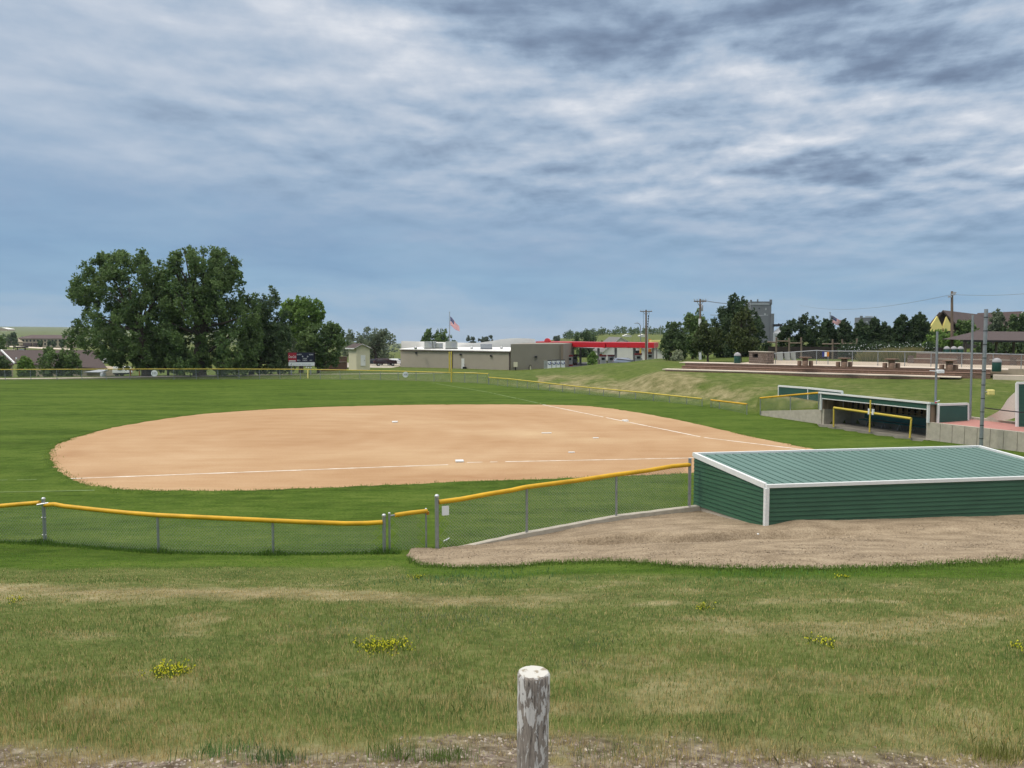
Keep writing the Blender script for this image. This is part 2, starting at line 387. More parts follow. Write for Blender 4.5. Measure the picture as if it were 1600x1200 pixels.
# ================================================================== TERRAIN
FENCE_B = [(-140, 96), (-64.7, 97), (-45, 98.6), (-26, 99), (-16, 96.5), (-7.3, 92.6), (-2.9, 89.6), (6.3, 75.8), (11.4, 68.6), (14.9, 63.7), (17.4, 56.6), (20.1, 50.25), (23.35, 43.0), (26.3, 39.2), (60, 26)]
TPX = np.array([-1600, 0, 300, 620, 800, 880, 960, 1040, 1200, 1600, 2600.])
TD = np.array([30, 45, 60, 75, 90, 105, 130, 160, 250, 500, 800, 1500, 3000, 5000, 9000.])
TZ = np.array([
 [0, 0, 0, 0, 0, .0, -2.5, -3.5, -5, -6, -6, -5, 14, 46, 46],
 [0, 0, 0, 0, 0, .0, -2.5, -3.5, -5, -6, -6, -5, 14, 46, 46],
 [0, 0, 0, 0, 0, .2, -1, -2, -4, -6, -6, -5, 8, 34, 34],
 [0, 0, 0, 0, 0, .3, -.4, -1, -3, -8, -14, -22, -40, -64, -115],
 [0, 0, 0, 0, .2, .6, -.6, -.95, -2.5, -8, -14, -22, -40, -64, -115],
 [0, 0, 0, .2, 1.0, 1.3, -.2, -.7, -1.5, -2, .5, -15, -40, -64, -115],
 [0, 0, 0, .5, 2.0, 1.9, -.1, -.6, -1.5, -1, 6, -5, -40, -64, -115],
 [0, .6, .8, 2.2, 2.55, 2.5, 1.0, -.4, -1, -1, 5.5, -5, -40, -64, -115],
 [.9, .95, 1.35, 2.5, 2.8, 2.85, 3, 3, 2, 0, 1, -5, -40, -64, -115],
 [.9, .95, 2.2, 2.85, 2.9, 3, 3.2, 3.5, 3, 1, 1, -5, -40, -64, -115],
 [.9, 1.2, 2.2, 2.75, 2.9, 3, 3.2, 3.5, 3, 1, 1, -5, -40, -64, -115]])
PROFY = np.array([-400, -2, 0, 3, 5, 8, 12, 16, 18.6, 20.3, 21.5, 23, 400.])
PROFL = np.array([4.5, 4.4, 4.3, 3.72, 3.17, 2.55, 1.70, .82, .30, .06, 0, 0, 0])
PROFR = np.array([4.5, 4.4, 4.3, 3.72, 3.17, 2.58, 1.80, 1.04, .76, .60, .45, .36, .34])
def table(x, y):
    d = np.maximum(y, 1e-3); px = np.clip(800 + F * x / d, TPX[0], TPX[-1]); ld = np.log(np.clip(d, TD[0], TD[-1]))
    lt = np.log(TD); i = np.clip(np.searchsorted(TPX, px) - 1, 0, len(TPX) - 2); j = np.clip(np.searchsorted(lt, ld) - 1, 0, len(TD) - 2)
    u = (px - TPX[i]) / (TPX[i + 1] - TPX[i]); v = (ld - lt[j]) / (lt[j + 1] - lt[j]); u = u * u * (3 - 2 * u)
    return (TZ[i, j] * (1 - v) + TZ[i, j + 1] * v) * (1 - u) + (TZ[i + 1, j] * (1 - v) + TZ[i + 1, j + 1] * v) * u
def outside(x, y):
    """distance beyond the outfield fence / retaining wall line (0 inside the field)"""
    x = np.asarray(x, float); y = np.asarray(y, float)
    best = np.full(x.shape, 1e9); sign = np.zeros(x.shape)
    for (ax, ay), (bx, by) in zip(FENCE_B[:-1], FENCE_B[1:]):
        dx, dy = bx - ax, by - ay; t = np.clip(((x - ax) * dx + (y - ay) * dy) / (dx * dx + dy * dy), 0, 1)
        d = np.hypot(x - ax - t * dx, y - ay - t * dy); cr = dx * (y - ay) - dy * (x - ax)
        upd = d < best; best = np.where(upd, d, best); sign = np.where(upd, cr, sign)
    return np.where(sign > 0, best, 0.0)
def curb_y(x): return 20.92 + (x + 1.95) * (24.15 - 20.92) / 7.74
def erosion_y(x): return 20.25 - .05 * (x - 1) + .25 * np.sin(x * .9 + .5) + .10 * np.sin(x * 2.3)
def hgt(x, y):
    x = np.asarray(x, float); y = np.asarray(y, float)
    r = sstep(-2.2, 5.5, x)
    near = np.interp(y, PROFY, PROFL) * (1 - r) + np.interp(y, PROFY, PROFR) * r
    # the bank right of the gate stops at the curb and at the dugout
    drop = sstep(.02, .7, y - curb_y(x)) * (x > -2.2)
    near = near * (1 - drop * sstep(17, 20, y))
    near = near + .20 * sstep(6.9, 8.2, x) * sstep(20.0, 21.2, y)
    near = near + (.16 * (sstep(-.22, .12, y - erosion_y(x)) - .5) - .30 * np.exp(-((y - erosion_y(x) - .02) / .15) ** 2)) * sstep(1.2, 2.6, x) * sstep(9.5, 6.8, x) * (1 - drop) * sstep(18.7, 19.6, y) * sstep(24, 21.8, y)
    near = near + .05 * (fbm(x * .35, y * .5, 3) - .5) * sstep(20, 15, y) * 2 + .035 * (fbm(x * 1.6, y * 1.6, 3) - .5) * sstep(20, 15, y)
    o = outside(x, y)
    soft = np.where(y < 57.5, sstep(.55, 1.5, o), sstep(0, 5, o))
    far = table(x, y) * soft
    far = far + (.14 * (fbm(x * .09, y * .09, 3) - .5) * sstep(3, 9, o) * sstep(57, 64, y) * sstep(110, 100, y))
    w = sstep(25, 28, y)
    h = near * (1 - w) + far * w
    # hollow under the far dugout
    c = np.array([21.7, 46.6]); e = np.array([-.41, .912]); n = np.array([.912, .41])
    s = (x - c[0]) * e[0] + (y - c[1]) * e[1]; t = (x - c[0]) * n[0] + (y - c[1]) * n[1]
    return np.where((np.abs(s) < 4.0) & (t > -.6) & (t < 2.9), -.15, h)
def gz(x, y): return float(hgt(np.array([x]), np.array([y]))[0])
def G(px, py, dmax=6000):
    """first point where the photo ray meets the ground"""
    d = ray(px, py); t = 2.5
    while t < dmax:
        p = Vector((0, 0, H)) + d * t
        if p.z <= gz(p.x, p.y): break
        t *= 1.004
    return Vector((p.x, p.y, gz(p.x, p.y)))

def build_ground():
    az = np.radians(np.concatenate([np.arange(-180, -42, 6.0), np.arange(-42, 42.01, .17), np.arange(45, 180, 6.0)]))
    rr = np.concatenate([[.4, 1, 1.8, 2.4], np.geomspace(3, 8500, 520)])
    A, RR = np.meshgrid(az, rr); X = RR * np.sin(A); Y = RR * np.cos(A); Z = hgt(X, Y)
    front = Y > 0
    Z = np.where(front, Z, 4.3)
    inm = (Y > 16) & (Y < 24.4) & (X > -2.4) & (X < 17) & (Y > mulch_low(X) + .7) & (Y > 19.5) & (Y < np.where(X > 5.6, 24.2 + (X - 5.6) * .12, curb_y(X)) + .2)
    Z = np.where(inm, Z - .35, Z)
    nr, na = A.shape
    v = np.stack([X, Y, Z], -1).reshape(-1, 3)
    idx = np.arange(nr * na).reshape(nr, na); nx = np.roll(idx, -1, 1)
    q = np.stack([idx[:-1], nx[:-1], nx[1:], idx[1:]], -1).reshape(-1, 4)[:, ::-1]
    me = bpy.data.meshes.new('ground')
    me.vertices.add(len(v)); me.vertices.foreach_set('co', v.reshape(-1).astype(np.float32))
    me.loops.add(q.size); me.loops.foreach_set('vertex_index', q.reshape(-1).astype(np.int32))
    me.polygons.add(len(q)); me.polygons.foreach_set('loop_start', np.arange(0, q.size, 4, dtype=np.int32))
    me.polygons.foreach_set('use_smooth', np.ones(len(q), bool))
    dry, field, soil = zones(X.reshape(-1), Y.reshape(-1))
    c = np.ones((len(v), 4), np.float32); c[:, 0] = dry; c[:, 1] = field; c[:, 2] = soil
    at = me.attributes.new('Col', 'FLOAT_COLOR', 'POINT'); at.data.foreach_set('color', c.reshape(-1))
    me.materials.append(M['ground']); me.update(calc_edges=True); me.validate()
    ob = bpy.data.objects.new('ground', me); COL.objects.link(ob); ob['kind'] = 'structure'
def zones(x, y):
    o = outside(x, y)
    n1 = fbm(x * .25, y * .5, 4); n2 = fbm(x * .9, y * 1.3, 4); n3 = fbm(x * 3.1, y * 3.1, 3)
    lushedge = np.where(x > -3, np.minimum(mulch_low(x) - 1.5, 18.3), 17.9)
    field = sstep(-.7, .5, y - lushedge + (n1 - .5) * 2.4 + (n2 - .5) * .8) * sstep(1.6, .2, o)
    # dry band along the slope, stronger on the left, dry flecks lower down, bare gravel edge by the car park
    band = .85 * np.exp(-((y - 12.75 + .06 * x - (n1 - .5) * 2.8) / .95) ** 2) * (1.0 - .75 * sstep(-3, 3, x)) * (.55 + .9 * n2)
    band2 = .55 * np.exp(-((y - 9.3 - .15 * x + (n1 - .5) * 2) / .6) ** 2) * sstep(1, 3.5, x)
    low = sstep(5.7, 4.7, y + (n2 - .5) * 1.1) * .8
    patch = sstep(.52, .72, n2) * .35 * sstep(17.5, 14, y)
    dry = np.clip(np.maximum.reduce([band, band2, low, patch]), 0, 1)
    # outside the field: weedy dry bank between the far fence and the terrace
    d3 = (x + 0) * .86 + (y - 88) * .51
    bank = sstep(1.0, 3, o) * sstep(9.5, 5.5, o) * sstep(.30, .55, fbm(x * .2, y * .2, 3)) * (x > 3) * (y < 95) * (y > 50)
    bank2 = .55 * sstep(.45, .62, fbm(x * .3 + 5, y * .3, 4)) * (o > 3) * (y < 110) * (x > 3)
    far = .06 * sstep(350, 900, y) + .05 * sstep(120, 300, y)
    dry = np.maximum(dry, np.maximum(np.maximum(bank * .85, bank2 * .45), far)) * (1 - field)
    soil = sstep(5.30, 4.70, y + (n2 - .5) * 1.5 + (n3 - .5) * .5) * sstep(.36, .54, n3 + .1) * (y < 7)
    field = np.maximum(field, .42 * sstep(1.5, 4, o) * (y > 40) * sstep(230, 150, y) * (1 - .6 * np.clip(bank, 0, 1)))
    return dry, field, np.clip(soil, 0, 1)

# ---------------------------------------------------------------- infield, chalk, turf lip
def smooth_closed(pts, n=14):
    out = []; L = len(pts)
    for i in range(L):
        p0, p1, p2, p3 = (np.array(pts[(i + k - 1) % L], float) for k in range(4))
        for t in np.linspace(0, 1, n, endpoint=False):
            out.append(.5 * ((2 * p1) + (-p0 + p2) * t + (2 * p0 - 5 * p1 + 4 * p2 - p3) * t * t + (-p0 + 3 * p1 - 3 * p2 + p3) * t ** 3))
    return out
infield_px = [(270, 768.5), (205, 767), (152, 762), (112, 750), (86, 731), (78, 713), (92, 694), (135, 679), (200, 664), (300, 649), (400, 641), (500, 636.3), (620, 633.2), (720, 632.2), (830, 632.4), (905, 634), (950, 638), (1010, 647), (1100, 665), (1190, 686), (1290, 706), (1400, 735), (1300, 741), (1200, 739), (1085, 741), (960, 746), (860, 749.5), (700, 755), (560, 761.5), (400, 767.5)]
rim = smooth_closed([tuple(P(x, y, z=0).xy) for x, y in infield_px])
rim = [p + (RNG.random(2) - .5) * .14 + .30 * (np.array([fbm(p[0] * 2, p[1] * 2), fbm(p[0] * 2 + 9, p[1] * 2)]) - .5) for p in rim]
bm = bmesh.new(); f = bm.faces.new([bm.verts.new((p[0], p[1], .012)) for p in rim]); f.normal_update()
if f.normal.z < 0: f.normal_flip()
bmesh.ops.triangulate(bm, faces=bm.faces[:]); me = bpy.data.meshes.new('infield_dirt'); bm.to_mesh(me); bm.free(); me.materials.append(M['dirt'])
ob = bpy.data.objects.new('infield_dirt', me); COL.objects.link(ob); ob['kind'] = 'structure'
ctr = sum(rim) / len(rim)
mb = MB()
for i in range(len(rim)):
    a, b = rim[i], rim[(i + 1) % len(rim)]
    def outw(p, k): d = p - ctr; return p + d / np.linalg.norm(d) * k
    A = [(*a, .0), (*outw(a, .05), .055), (*outw(a, .5), .004)]; B = [(*b, .0), (*outw(b, .05), .055), (*outw(b, .5), .004)]
    mb.add(A + B, [(0, 3, 4, 1), (1, 4, 5, 2)], True)
turf = struct('turf_edge', mb, M['ground'])
at = turf.data.attributes.new('Col', 'FLOAT_COLOR', 'POINT'); at.data.foreach_set('color', np.tile([0, 1, 0, 1.], len(turf.data.vertices)).astype(np.float32))
def strip(name, pts, w, z, m, gaps=.0):
    mb = MB(); pts = [Vector(p) for p in pts]; L = 0
    for a, b in zip(pts[:-1], pts[1:]):
        n = max(1, int((b - a).length / .35)); d = (b - a).normalized(); s = Vector((-d.y, d.x, 0)); prev = None
        for i in range(n + 1):
            p = a.lerp(b, i / n); k = w / 2 * random.uniform(.55, 1.25)
            off = s * random.uniform(-.012, .012)
            cur = (p + s * k + off, p - s * k + off)
            if prev and random.random() > gaps:
                mb.add([(prev[1].x, prev[1].y, z), (cur[1].x, cur[1].y, z), (cur[0].x, cur[0].y, z), (prev[0].x, prev[0].y, z)], [(0, 1, 2, 3)])
            prev = cur
    return struct(name, mb, m)
g0 = lambda x, y: P(x, y, z=0)
strip('chalk_line', [g0(100, 748.7), g0(470, 735), g0(700, 726.5)], .13, .018, M['chalk'], .02)
strip('chalk_line', [g0(730, 723), g0(860, 720.5), g0(1062, 716.5), g0(1270, 709)], .11, .018, M['chalk'], .10)
strip('chalk_line', [g0(848, 632.6), g0(975, 658.5), g0(1100, 684), g0(1285, 706.5)], .14, .018, M['chalk'], .02)
strip('faded_foul_line', [g0(676, 598.4), g0(760, 612.5), g0(846, 631)], .16, .016, M['chalkg'], .03)
strip('faded_foul_line', [g0(-80, 771), g0(148, 766.5)], .10, .016, M['chalkg'], .05)
strip('faded_foul_line', [g0(-80, 752), g0(72, 749.5)], .09, .016, M['chalkg'], .3)
mb = MB()                                                                    # scuffed pale patches are spilt chalk
base_specs = [(718, 722, 'white first base on the chalk line nearest the yellow railed fence', .38), (617, 660.3, 'small white base far out in the middle of the infield dirt', .38), (977, 658.2, 'white base on the far chalk line', .38)]
for px, py, lab, w in base_specs:
    p = g0(px, py); solo('base', MB().box((p.x, p.y, .055), (w, w, .075), R(9)), M['white'], lab, 'base', 'bases on the infield', loc=(p.x, p.y, .018), bevel=.015)
for px, py, lab in [(854, 677.2, 'white pitching slab in the worn patch nearest the infield middle'), (931, 685, 'smaller white pitching slab nearer the covered dugout'), (893, 707.5, 'tiny white marker on the dirt just above the near chalk line')]:
    p = g0(px, py); w = .6 if px < 900 and py < 690 else .32
    solo('pitching_slab', MB().box((p.x, p.y, .032), (w, .16, .034), R(9)), M['white'], lab, 'pitching slab', 'pitching slabs', loc=(p.x, p.y, .015), bevel=.008)

# ---------------------------------------------------------------- near mulch bank
mul_px = [(600, 866), (625, 861), (640, 874), (660, 884), (700, 887), (760, 887), (800, 885), (850, 881.5), (900, 880), (950, 879), (1000, 880), (1050, 884), (1110, 888.5), (1180, 890), (1240, 888.5), (1310, 890), (1400, 887), (1500, 881), (1600, 877), (1900, 868)]
low_xy = [tuple(G(x, y).xy) for x, y in mul_px]
lx = np.array([p[0] for p in low_xy]); ly = np.array([p[1] for p in low_xy])
def mulch_low(x): return np.interp(x, lx, ly) + .48 * (fbm(x * 1.3, x * 0 + 3.3, 4) - .5) + .24 * (fbm(x * 6, x * 0 + 1.3, 3) - .5)
build_ground()
def mulch_mesh():
    st = .07; xs = np.arange(-3.2, 17.5, st); ys = np.arange(14.5, 26.0, st)
    mb = MB(); X, Y = np.meshgrid(xs, ys)
    top = np.where(X < -1.95, 20.78 + .15 * (fbm(X * 3, X * 0 + 8) - .5), np.minimum(curb_y(X) - .02, 30)); top = np.where(X > 5.6, 24.2 + (X - 5.6) * .12, top)
    inside = (Y > mulch_low(X) + .10 * (fbm(X * 9, Y * 9, 2) - .5)) & (Y < top)
    left = X > -2.85 + .3 * (fbm(Y * 2, X * 2, 3) - .5)
    inside &= left
    Z = hgt(X, Y) + .026 + sstep(-.1, .9, Y - mulch_low(X)) * (.014 + .022 * (fbm(X * 5, Y * 5, 4) - .5) + .05 * (fbm(X * .8, Y * 1.6, 3) - .5))
    idx = -np.ones(X.shape, int); k = 0; v = []; f = []
    for i in range(len(ys) - 1):
        for j in range(len(xs) - 1):
            if inside[i, j]:
                q = []
                for a, b in ((i, j), (i, j + 1), (i + 1, j + 1), (i + 1, j)):
                    if idx[a, b] < 0: idx[a, b] = k; k += 1; v.append((X[a, b], Y[a, b], Z[a, b]))
                    q.append(int(idx[a, b]))
                f.append(q)
    mb.add(v, f, True); struct('mulch_bed', mb, M['mulch'])
    # loose chips lying on it
    n = 16000; x = RNG.uniform(-2.8, 16.5, n); y = mulch_low(x) + RNG.random(n) ** 1.2 * 4.2 - .08
    tp = np.where(x < -1.95, 20.8, curb_y(x) - .05); tp = np.where(x > 5.6, 24.0 + (x - 5.6) * .12, tp)
    ok = (y < tp); x, y = x[ok], y[ok]; n = len(x); z = hgt(x, y) + .035
    a = RNG.uniform(0, 6.28, n); t = RNG.normal(0, .35, n); L = RNG.uniform(.012, .032, n); W = RNG.uniform(.006, .012, n)
    u = np.stack([np.cos(a), np.sin(a), t], -1) * L[:, None]; w = np.stack([-np.sin(a), np.cos(a), RNG.normal(0, .3, n)], -1) * W[:, None]
    c = np.stack([x, y, z], -1); V = np.stack([c - u - w, c + u - w, c + u + w, c - u + w], 1)
    b = RNG.uniform(.65, 1.25, n)[:, None]; me = npmesh('mulch_chips', V, 4, np.array([[.33, .262, .185]]) * b, M['chips'])
    ob = bpy.data.objects.new('mulch_chips', me); COL.objects.link(ob); ob['kind'] = 'stuff'
mulch_mesh()

# ---------------------------------------------------------------- grass blades on the near slope
def blades(x, y, hgt_, wid, col, lean=.45):
    n = len(x); z = hgt(x, y) - .004; a = RNG.uniform(0, 6.28, n); la = RNG.uniform(0, 6.28, n); lm = np.minimum(np.abs(RNG.normal(0, lean * .7, n)), .6) * hgt_
    w = np.stack([np.cos(a), np.sin(a), np.zeros(n)], -1) * (wid / 2)[:, None]
    b = np.stack([x, y, z], -1); l = np.stack([np.cos(la) * lm, np.sin(la) * lm, np.zeros(n)], -1)
    mid = b + l * .35 + np.array([0, 0, 1]) * (hgt_ * .55)[:, None]; tip = b + l + np.array([0, 0, 1]) * (hgt_ * np.sqrt(np.clip(1 - .25 * (lm / hgt_) ** 2, .3, 1)))[:, None]
    # each blade is one pentagon bent into a quad + tip (kite strip)
    V = np.stack([b - w, b + w, mid + w * .8, tip, mid - w * .8], 1)
    return V, col
def blade_col(x, y, n, dryp):
    g = np.array([.080, .116, .030]); g2 = np.array([.135, .170, .056]); g3 = np.array([.055, .098, .032]); d = np.array([.36, .30, .165]); d2 = np.array([.245, .185, .090])
    t = RNG.random(n)[:, None]; hue = fbm(x * .6, y * .8, 3)[:, None]
    c = g * (1 - t) + g2 * t; c = c * (1 - .6 * sstep(.5, .7, hue)) + g3 * .6 * sstep(.5, .7, hue)
    dd = d * t + d2 * (1 - t); isd = (RNG.random(n) < dryp)[:, None]
    return np.where(isd, dd, c) * RNG.uniform(.75, 1.25, n)[:, None]
def make_grass():
    Vs = []; Cs = []
    for y0, y1, dens, hh, wd in ((3.4, 5, 2600, .085, .0045), (5, 6.5, 2400, .088, .005), (6.5, 8.5, 1500, .085, .0065), (8.5, 11, 850, .078, .0085), (11, 14, 480, .065, .011), (14, 17, 300, .06, .014), (17, 21.6, 190, .055, .018)):
        A = (y1 - y0) * ((y0 + y1) * .5 * 1.46 + 6.0); n = int(A * dens)
        y = RNG.uniform(y0, y1, n); x = RNG.uniform(-1, 1, n) * (.73 * y + 3.0)
        dry, field, soil = zones(x, y)
        clump = fbm(x * 2.2, y * 2.2, 3); keep = RNG.random(n) > soil * .78 * sstep(.68, .50, clump)
        keep &= ~((y > mulch_low(x) - .02) & (x > -2.75)); keep &= RNG.random(n) < .35 + 1.3 * clump
        x, y, dry, field, clump, soil = (q[keep] for q in (x, y, dry, field, clump, soil)); n = len(x)
        tall = fbm(x * .8 + 4, y * .8, 3)
        h = .64 * hh * RNG.uniform(.45, 1.35, n) * (.5 + tall * 1.0) * (1 - .25 * dry) * (1 - .15 * field)
        h *= np.where((RNG.random(n) < .006) & (y < 7), 1.6, 1)
        V, c = blades(x, y, h, wd * RNG.uniform(.5, 1.0, n), blade_col(x, y, n, np.clip(.27 + .16 * sstep(9, 5, y) + .75 * dry - .4 * field, .02, .95)))
        lush = field[:, None]; c = c * (1 - .75 * lush) + np.array([.078, .165, .020]) * RNG.uniform(.65, 1.35, n)[:, None] * .75 * lush
        Vs.append(V); Cs.append(c * np.array([1.75, 1.7, 1.45]))
    # long grass left uncut at the foot of the fence and round its posts
    n = 6000; x = RNG.uniform(-16, -3.0, n); fy = np.interp(x, FX, FY); y = fy + RNG.normal(-.05, .10, n)
    near_post = np.min(np.abs(x[:, None] - np.array(FX)[None]), 1)
    h = RNG.uniform(.03, .10, n) + .16 * np.exp(-(near_post / .35) ** 2) * RNG.random(n)
    V, c = blades(x, y, h, np.full(n, .014), np.array([[.085, .165, .026]]) * RNG.uniform(.6, 1.4, n)[:, None]); Vs.append(V); Cs.append(c)
    # weed tufts at the gravel edge and along the slope
    for px, py, rad, hh, k, cc in ((335, 1182, .13, .11, 110, (.05, .11, .03)), (690, 1188, .10, .09, 260, (.07, .105, .026)), (370, 1172, .12, .10, 70, (.06, .12, .03)), (1235, 1180, .14, .09, 160, (.13, .13, .05)), (610, 1185, .09, .12, 160, (.08, .12, .03)), (430, 1190, .1, .10, 200, (.05, .09, .03)), (975, 1185, .22, .09, 240, (.11, .125, .05)), (1110, 1150, .2, .08, 160, (.10, .12, .04)), (1370, 1130, .2, .08, 150, (.10, .12, .045)), (1560, 1185, .12, .12, 300, (.10, .11, .03)), (900, 1040, .25, .05, 200, (.05, .085, .035)), (925, 1005, .4, .05, 260, (.05, .085, .035)), (1390, 1040, .3, .05, 200, (.06, .09, .03)), (740, 905, 1.1, .08, 700, (.05, .10, .04)), (700, 965, .9, .05, 700, (.09, .11, .07)), (1180, 905, 1.0, .08, 500, (.05, .11, .03))):
        p = G(px, py); x = p.x + RNG.normal(0, rad, k); y = p.y + RNG.normal(0, rad * .7, k); h = hh * RNG.uniform(.4, 1.3, k)
        V, c = blades(x, y, h, np.full(k, max(.004, p.y * .0008)), np.array([cc]) * 1.9 * RNG.uniform(.6, 1.5, k)[:, None], .42); Vs.append(V); Cs.append(c)
    # the fringe of grass hanging over the edge of the mulch
    n = 9000; x = RNG.uniform(-2.7, 16.5, n); y = mulch_low(x) + RNG.normal(-.10, .20, n)
    V, c = blades(x, y, RNG.uniform(.04, .12, n), np.full(n, .015), np.array([[.135, .215, .040]]) * RNG.uniform(.6, 1.4, n)[:, None]); Vs.append(V); Cs.append(c)
    # ragged turf creeping over the near and left rim of the infield
    rp = np.array([p for p in rim if p[1] < 46]); n = 5000; k = RNG.integers(0, len(rp), n); x = rp[k, 0] + RNG.normal(0, .13, n); y = rp[k, 1] + RNG.normal(0, .16, n)
    V, c = blades(x, y, RNG.uniform(.04, .10, n), np.full(n, .024), np.array([[.17, .25, .045]]) * RNG.uniform(.55, 1.35, n)[:, None]); Vs.append(V); Cs.append(c)
    me = npmesh('meadow_grass', np.concatenate(Vs), 5, np.concatenate(Cs), M['blade'])
    ob = bpy.data.objects.new('meadow_grass', me); COL.objects.link(ob); ob['kind'] = 'stuff'
def make_pebbles():
    n = 9500; y = RNG.uniform(3.6, 6.0, n); x = RNG.uniform(-1, 1, n) * (.72 * y + 1.5); _, _, s = zones(x, y)
    ok = RNG.random(n) < s; x, y = x[ok], y[ok]; mb = MB(); z = hgt(x, y)
    n = len(x); V = []; C = []
    oct_ = [(0, 2, 4), (2, 1, 4), (1, 3, 4), (3, 0, 4)]
    for i in range(n):
        r = random.uniform(.005, .012) * (1.7 if random.random() < .06 else 1); a = random.random() * 3.1
        d = [np.array((math.cos(a), math.sin(a), 0)) * r * 1.3, -np.array((math.cos(a), math.sin(a), 0)) * r * 1.2, np.array((-math.sin(a), math.cos(a), .1)) * r, -np.array((-math.sin(a), math.cos(a), .1)) * r, np.array((random.uniform(-.4, .4) * r, random.uniform(-.4, .4) * r, r * .7))]
        c = np.array((x[i], y[i], z[i] + r * .2)); b = random.uniform(.5, 1.25)
        col = np.array(random.choice([(.40, .34, .28), (.30, .23, .19), (.46, .40, .33), (.22, .17, .15)])) * b
        for f in oct_: V.append([c + d[k] for k in f]); C.append(col)
    me = npmesh('gravel', np.array(V), 3, np.array(C), M['chips']); ob = bpy.data.objects.new('gravel', me); COL.objects.link(ob); ob['kind'] = 'stuff'
FX = []; FY = []

# ================================================================== TREES
def in_poly(px, py, poly):
    c = np.zeros(px.shape, bool); n = len(poly); j = n - 1
    for i in range(n):
        xi, yi = poly[i]; xj, yj = poly[j]
        c ^= ((yi > py) != (yj > py)) & (px < (xj - xi) * (py - yi) / (yj - yi + 1e-9) + xi); j = i
    return c
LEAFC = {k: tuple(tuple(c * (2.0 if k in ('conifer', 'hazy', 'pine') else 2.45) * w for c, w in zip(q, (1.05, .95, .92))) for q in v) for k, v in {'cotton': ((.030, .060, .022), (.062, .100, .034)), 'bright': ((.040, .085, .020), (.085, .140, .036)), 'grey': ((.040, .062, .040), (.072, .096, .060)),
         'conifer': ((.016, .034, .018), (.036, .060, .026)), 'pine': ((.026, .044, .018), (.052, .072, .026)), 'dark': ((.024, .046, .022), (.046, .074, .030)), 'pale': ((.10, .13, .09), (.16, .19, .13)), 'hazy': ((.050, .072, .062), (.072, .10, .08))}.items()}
def leaves_from_clumps(cl, nleaf, size, pal, droop=.0, clumpy=.62):
    """cl: (n,4) xyz + radius.  Leaf cards gathered in uneven sprays around twig ends inside each clump."""
    cl = np.asarray(cl, float); w = cl[:, 3] ** 2; k = RNG.choice(len(cl), nleaf, p=w / w.sum())
    ntw = 26; tw = RNG.normal(0, 1, (len(cl), ntw, 3)); tw /= np.linalg.norm(tw, axis=2, keepdims=True); tw *= RNG.uniform(.35, 1.12, (len(cl), ntw, 1))
    ti = RNG.integers(0, ntw, nleaf)
    p = cl[k, :3] + (tw[k, ti] * [.9, .9, 1.25] + RNG.normal(0, .15, (nleaf, 3))) * cl[k, 3:4]
    p[:, 2] -= droop * RNG.random(nleaf) * cl[k, 3]
    d = RNG.normal(0, 1, (nleaf, 3)); d /= np.linalg.norm(d, axis=1, keepdims=True)
    e = np.cross(d, RNG.normal(0, 1, (nleaf, 3))); e /= np.linalg.norm(e, axis=1, keepdims=True)
    L = (size * RNG.uniform(.55, 1.25, nleaf))[:, None]
    V = np.stack([p - d * L * .5, p + e * L * .30, p + d * L * .5, p - e * L * .30], 1)
    a, b = (np.array(q) for q in pal); ct = RNG.random(len(cl))[k]; t = np.clip(.65 * ct + .5 * RNG.random(nleaf), 0, 1)[:, None]
    return V, (a * (1 - t) + b * t) * RNG.uniform(.8, 1.2, nleaf)[:, None]
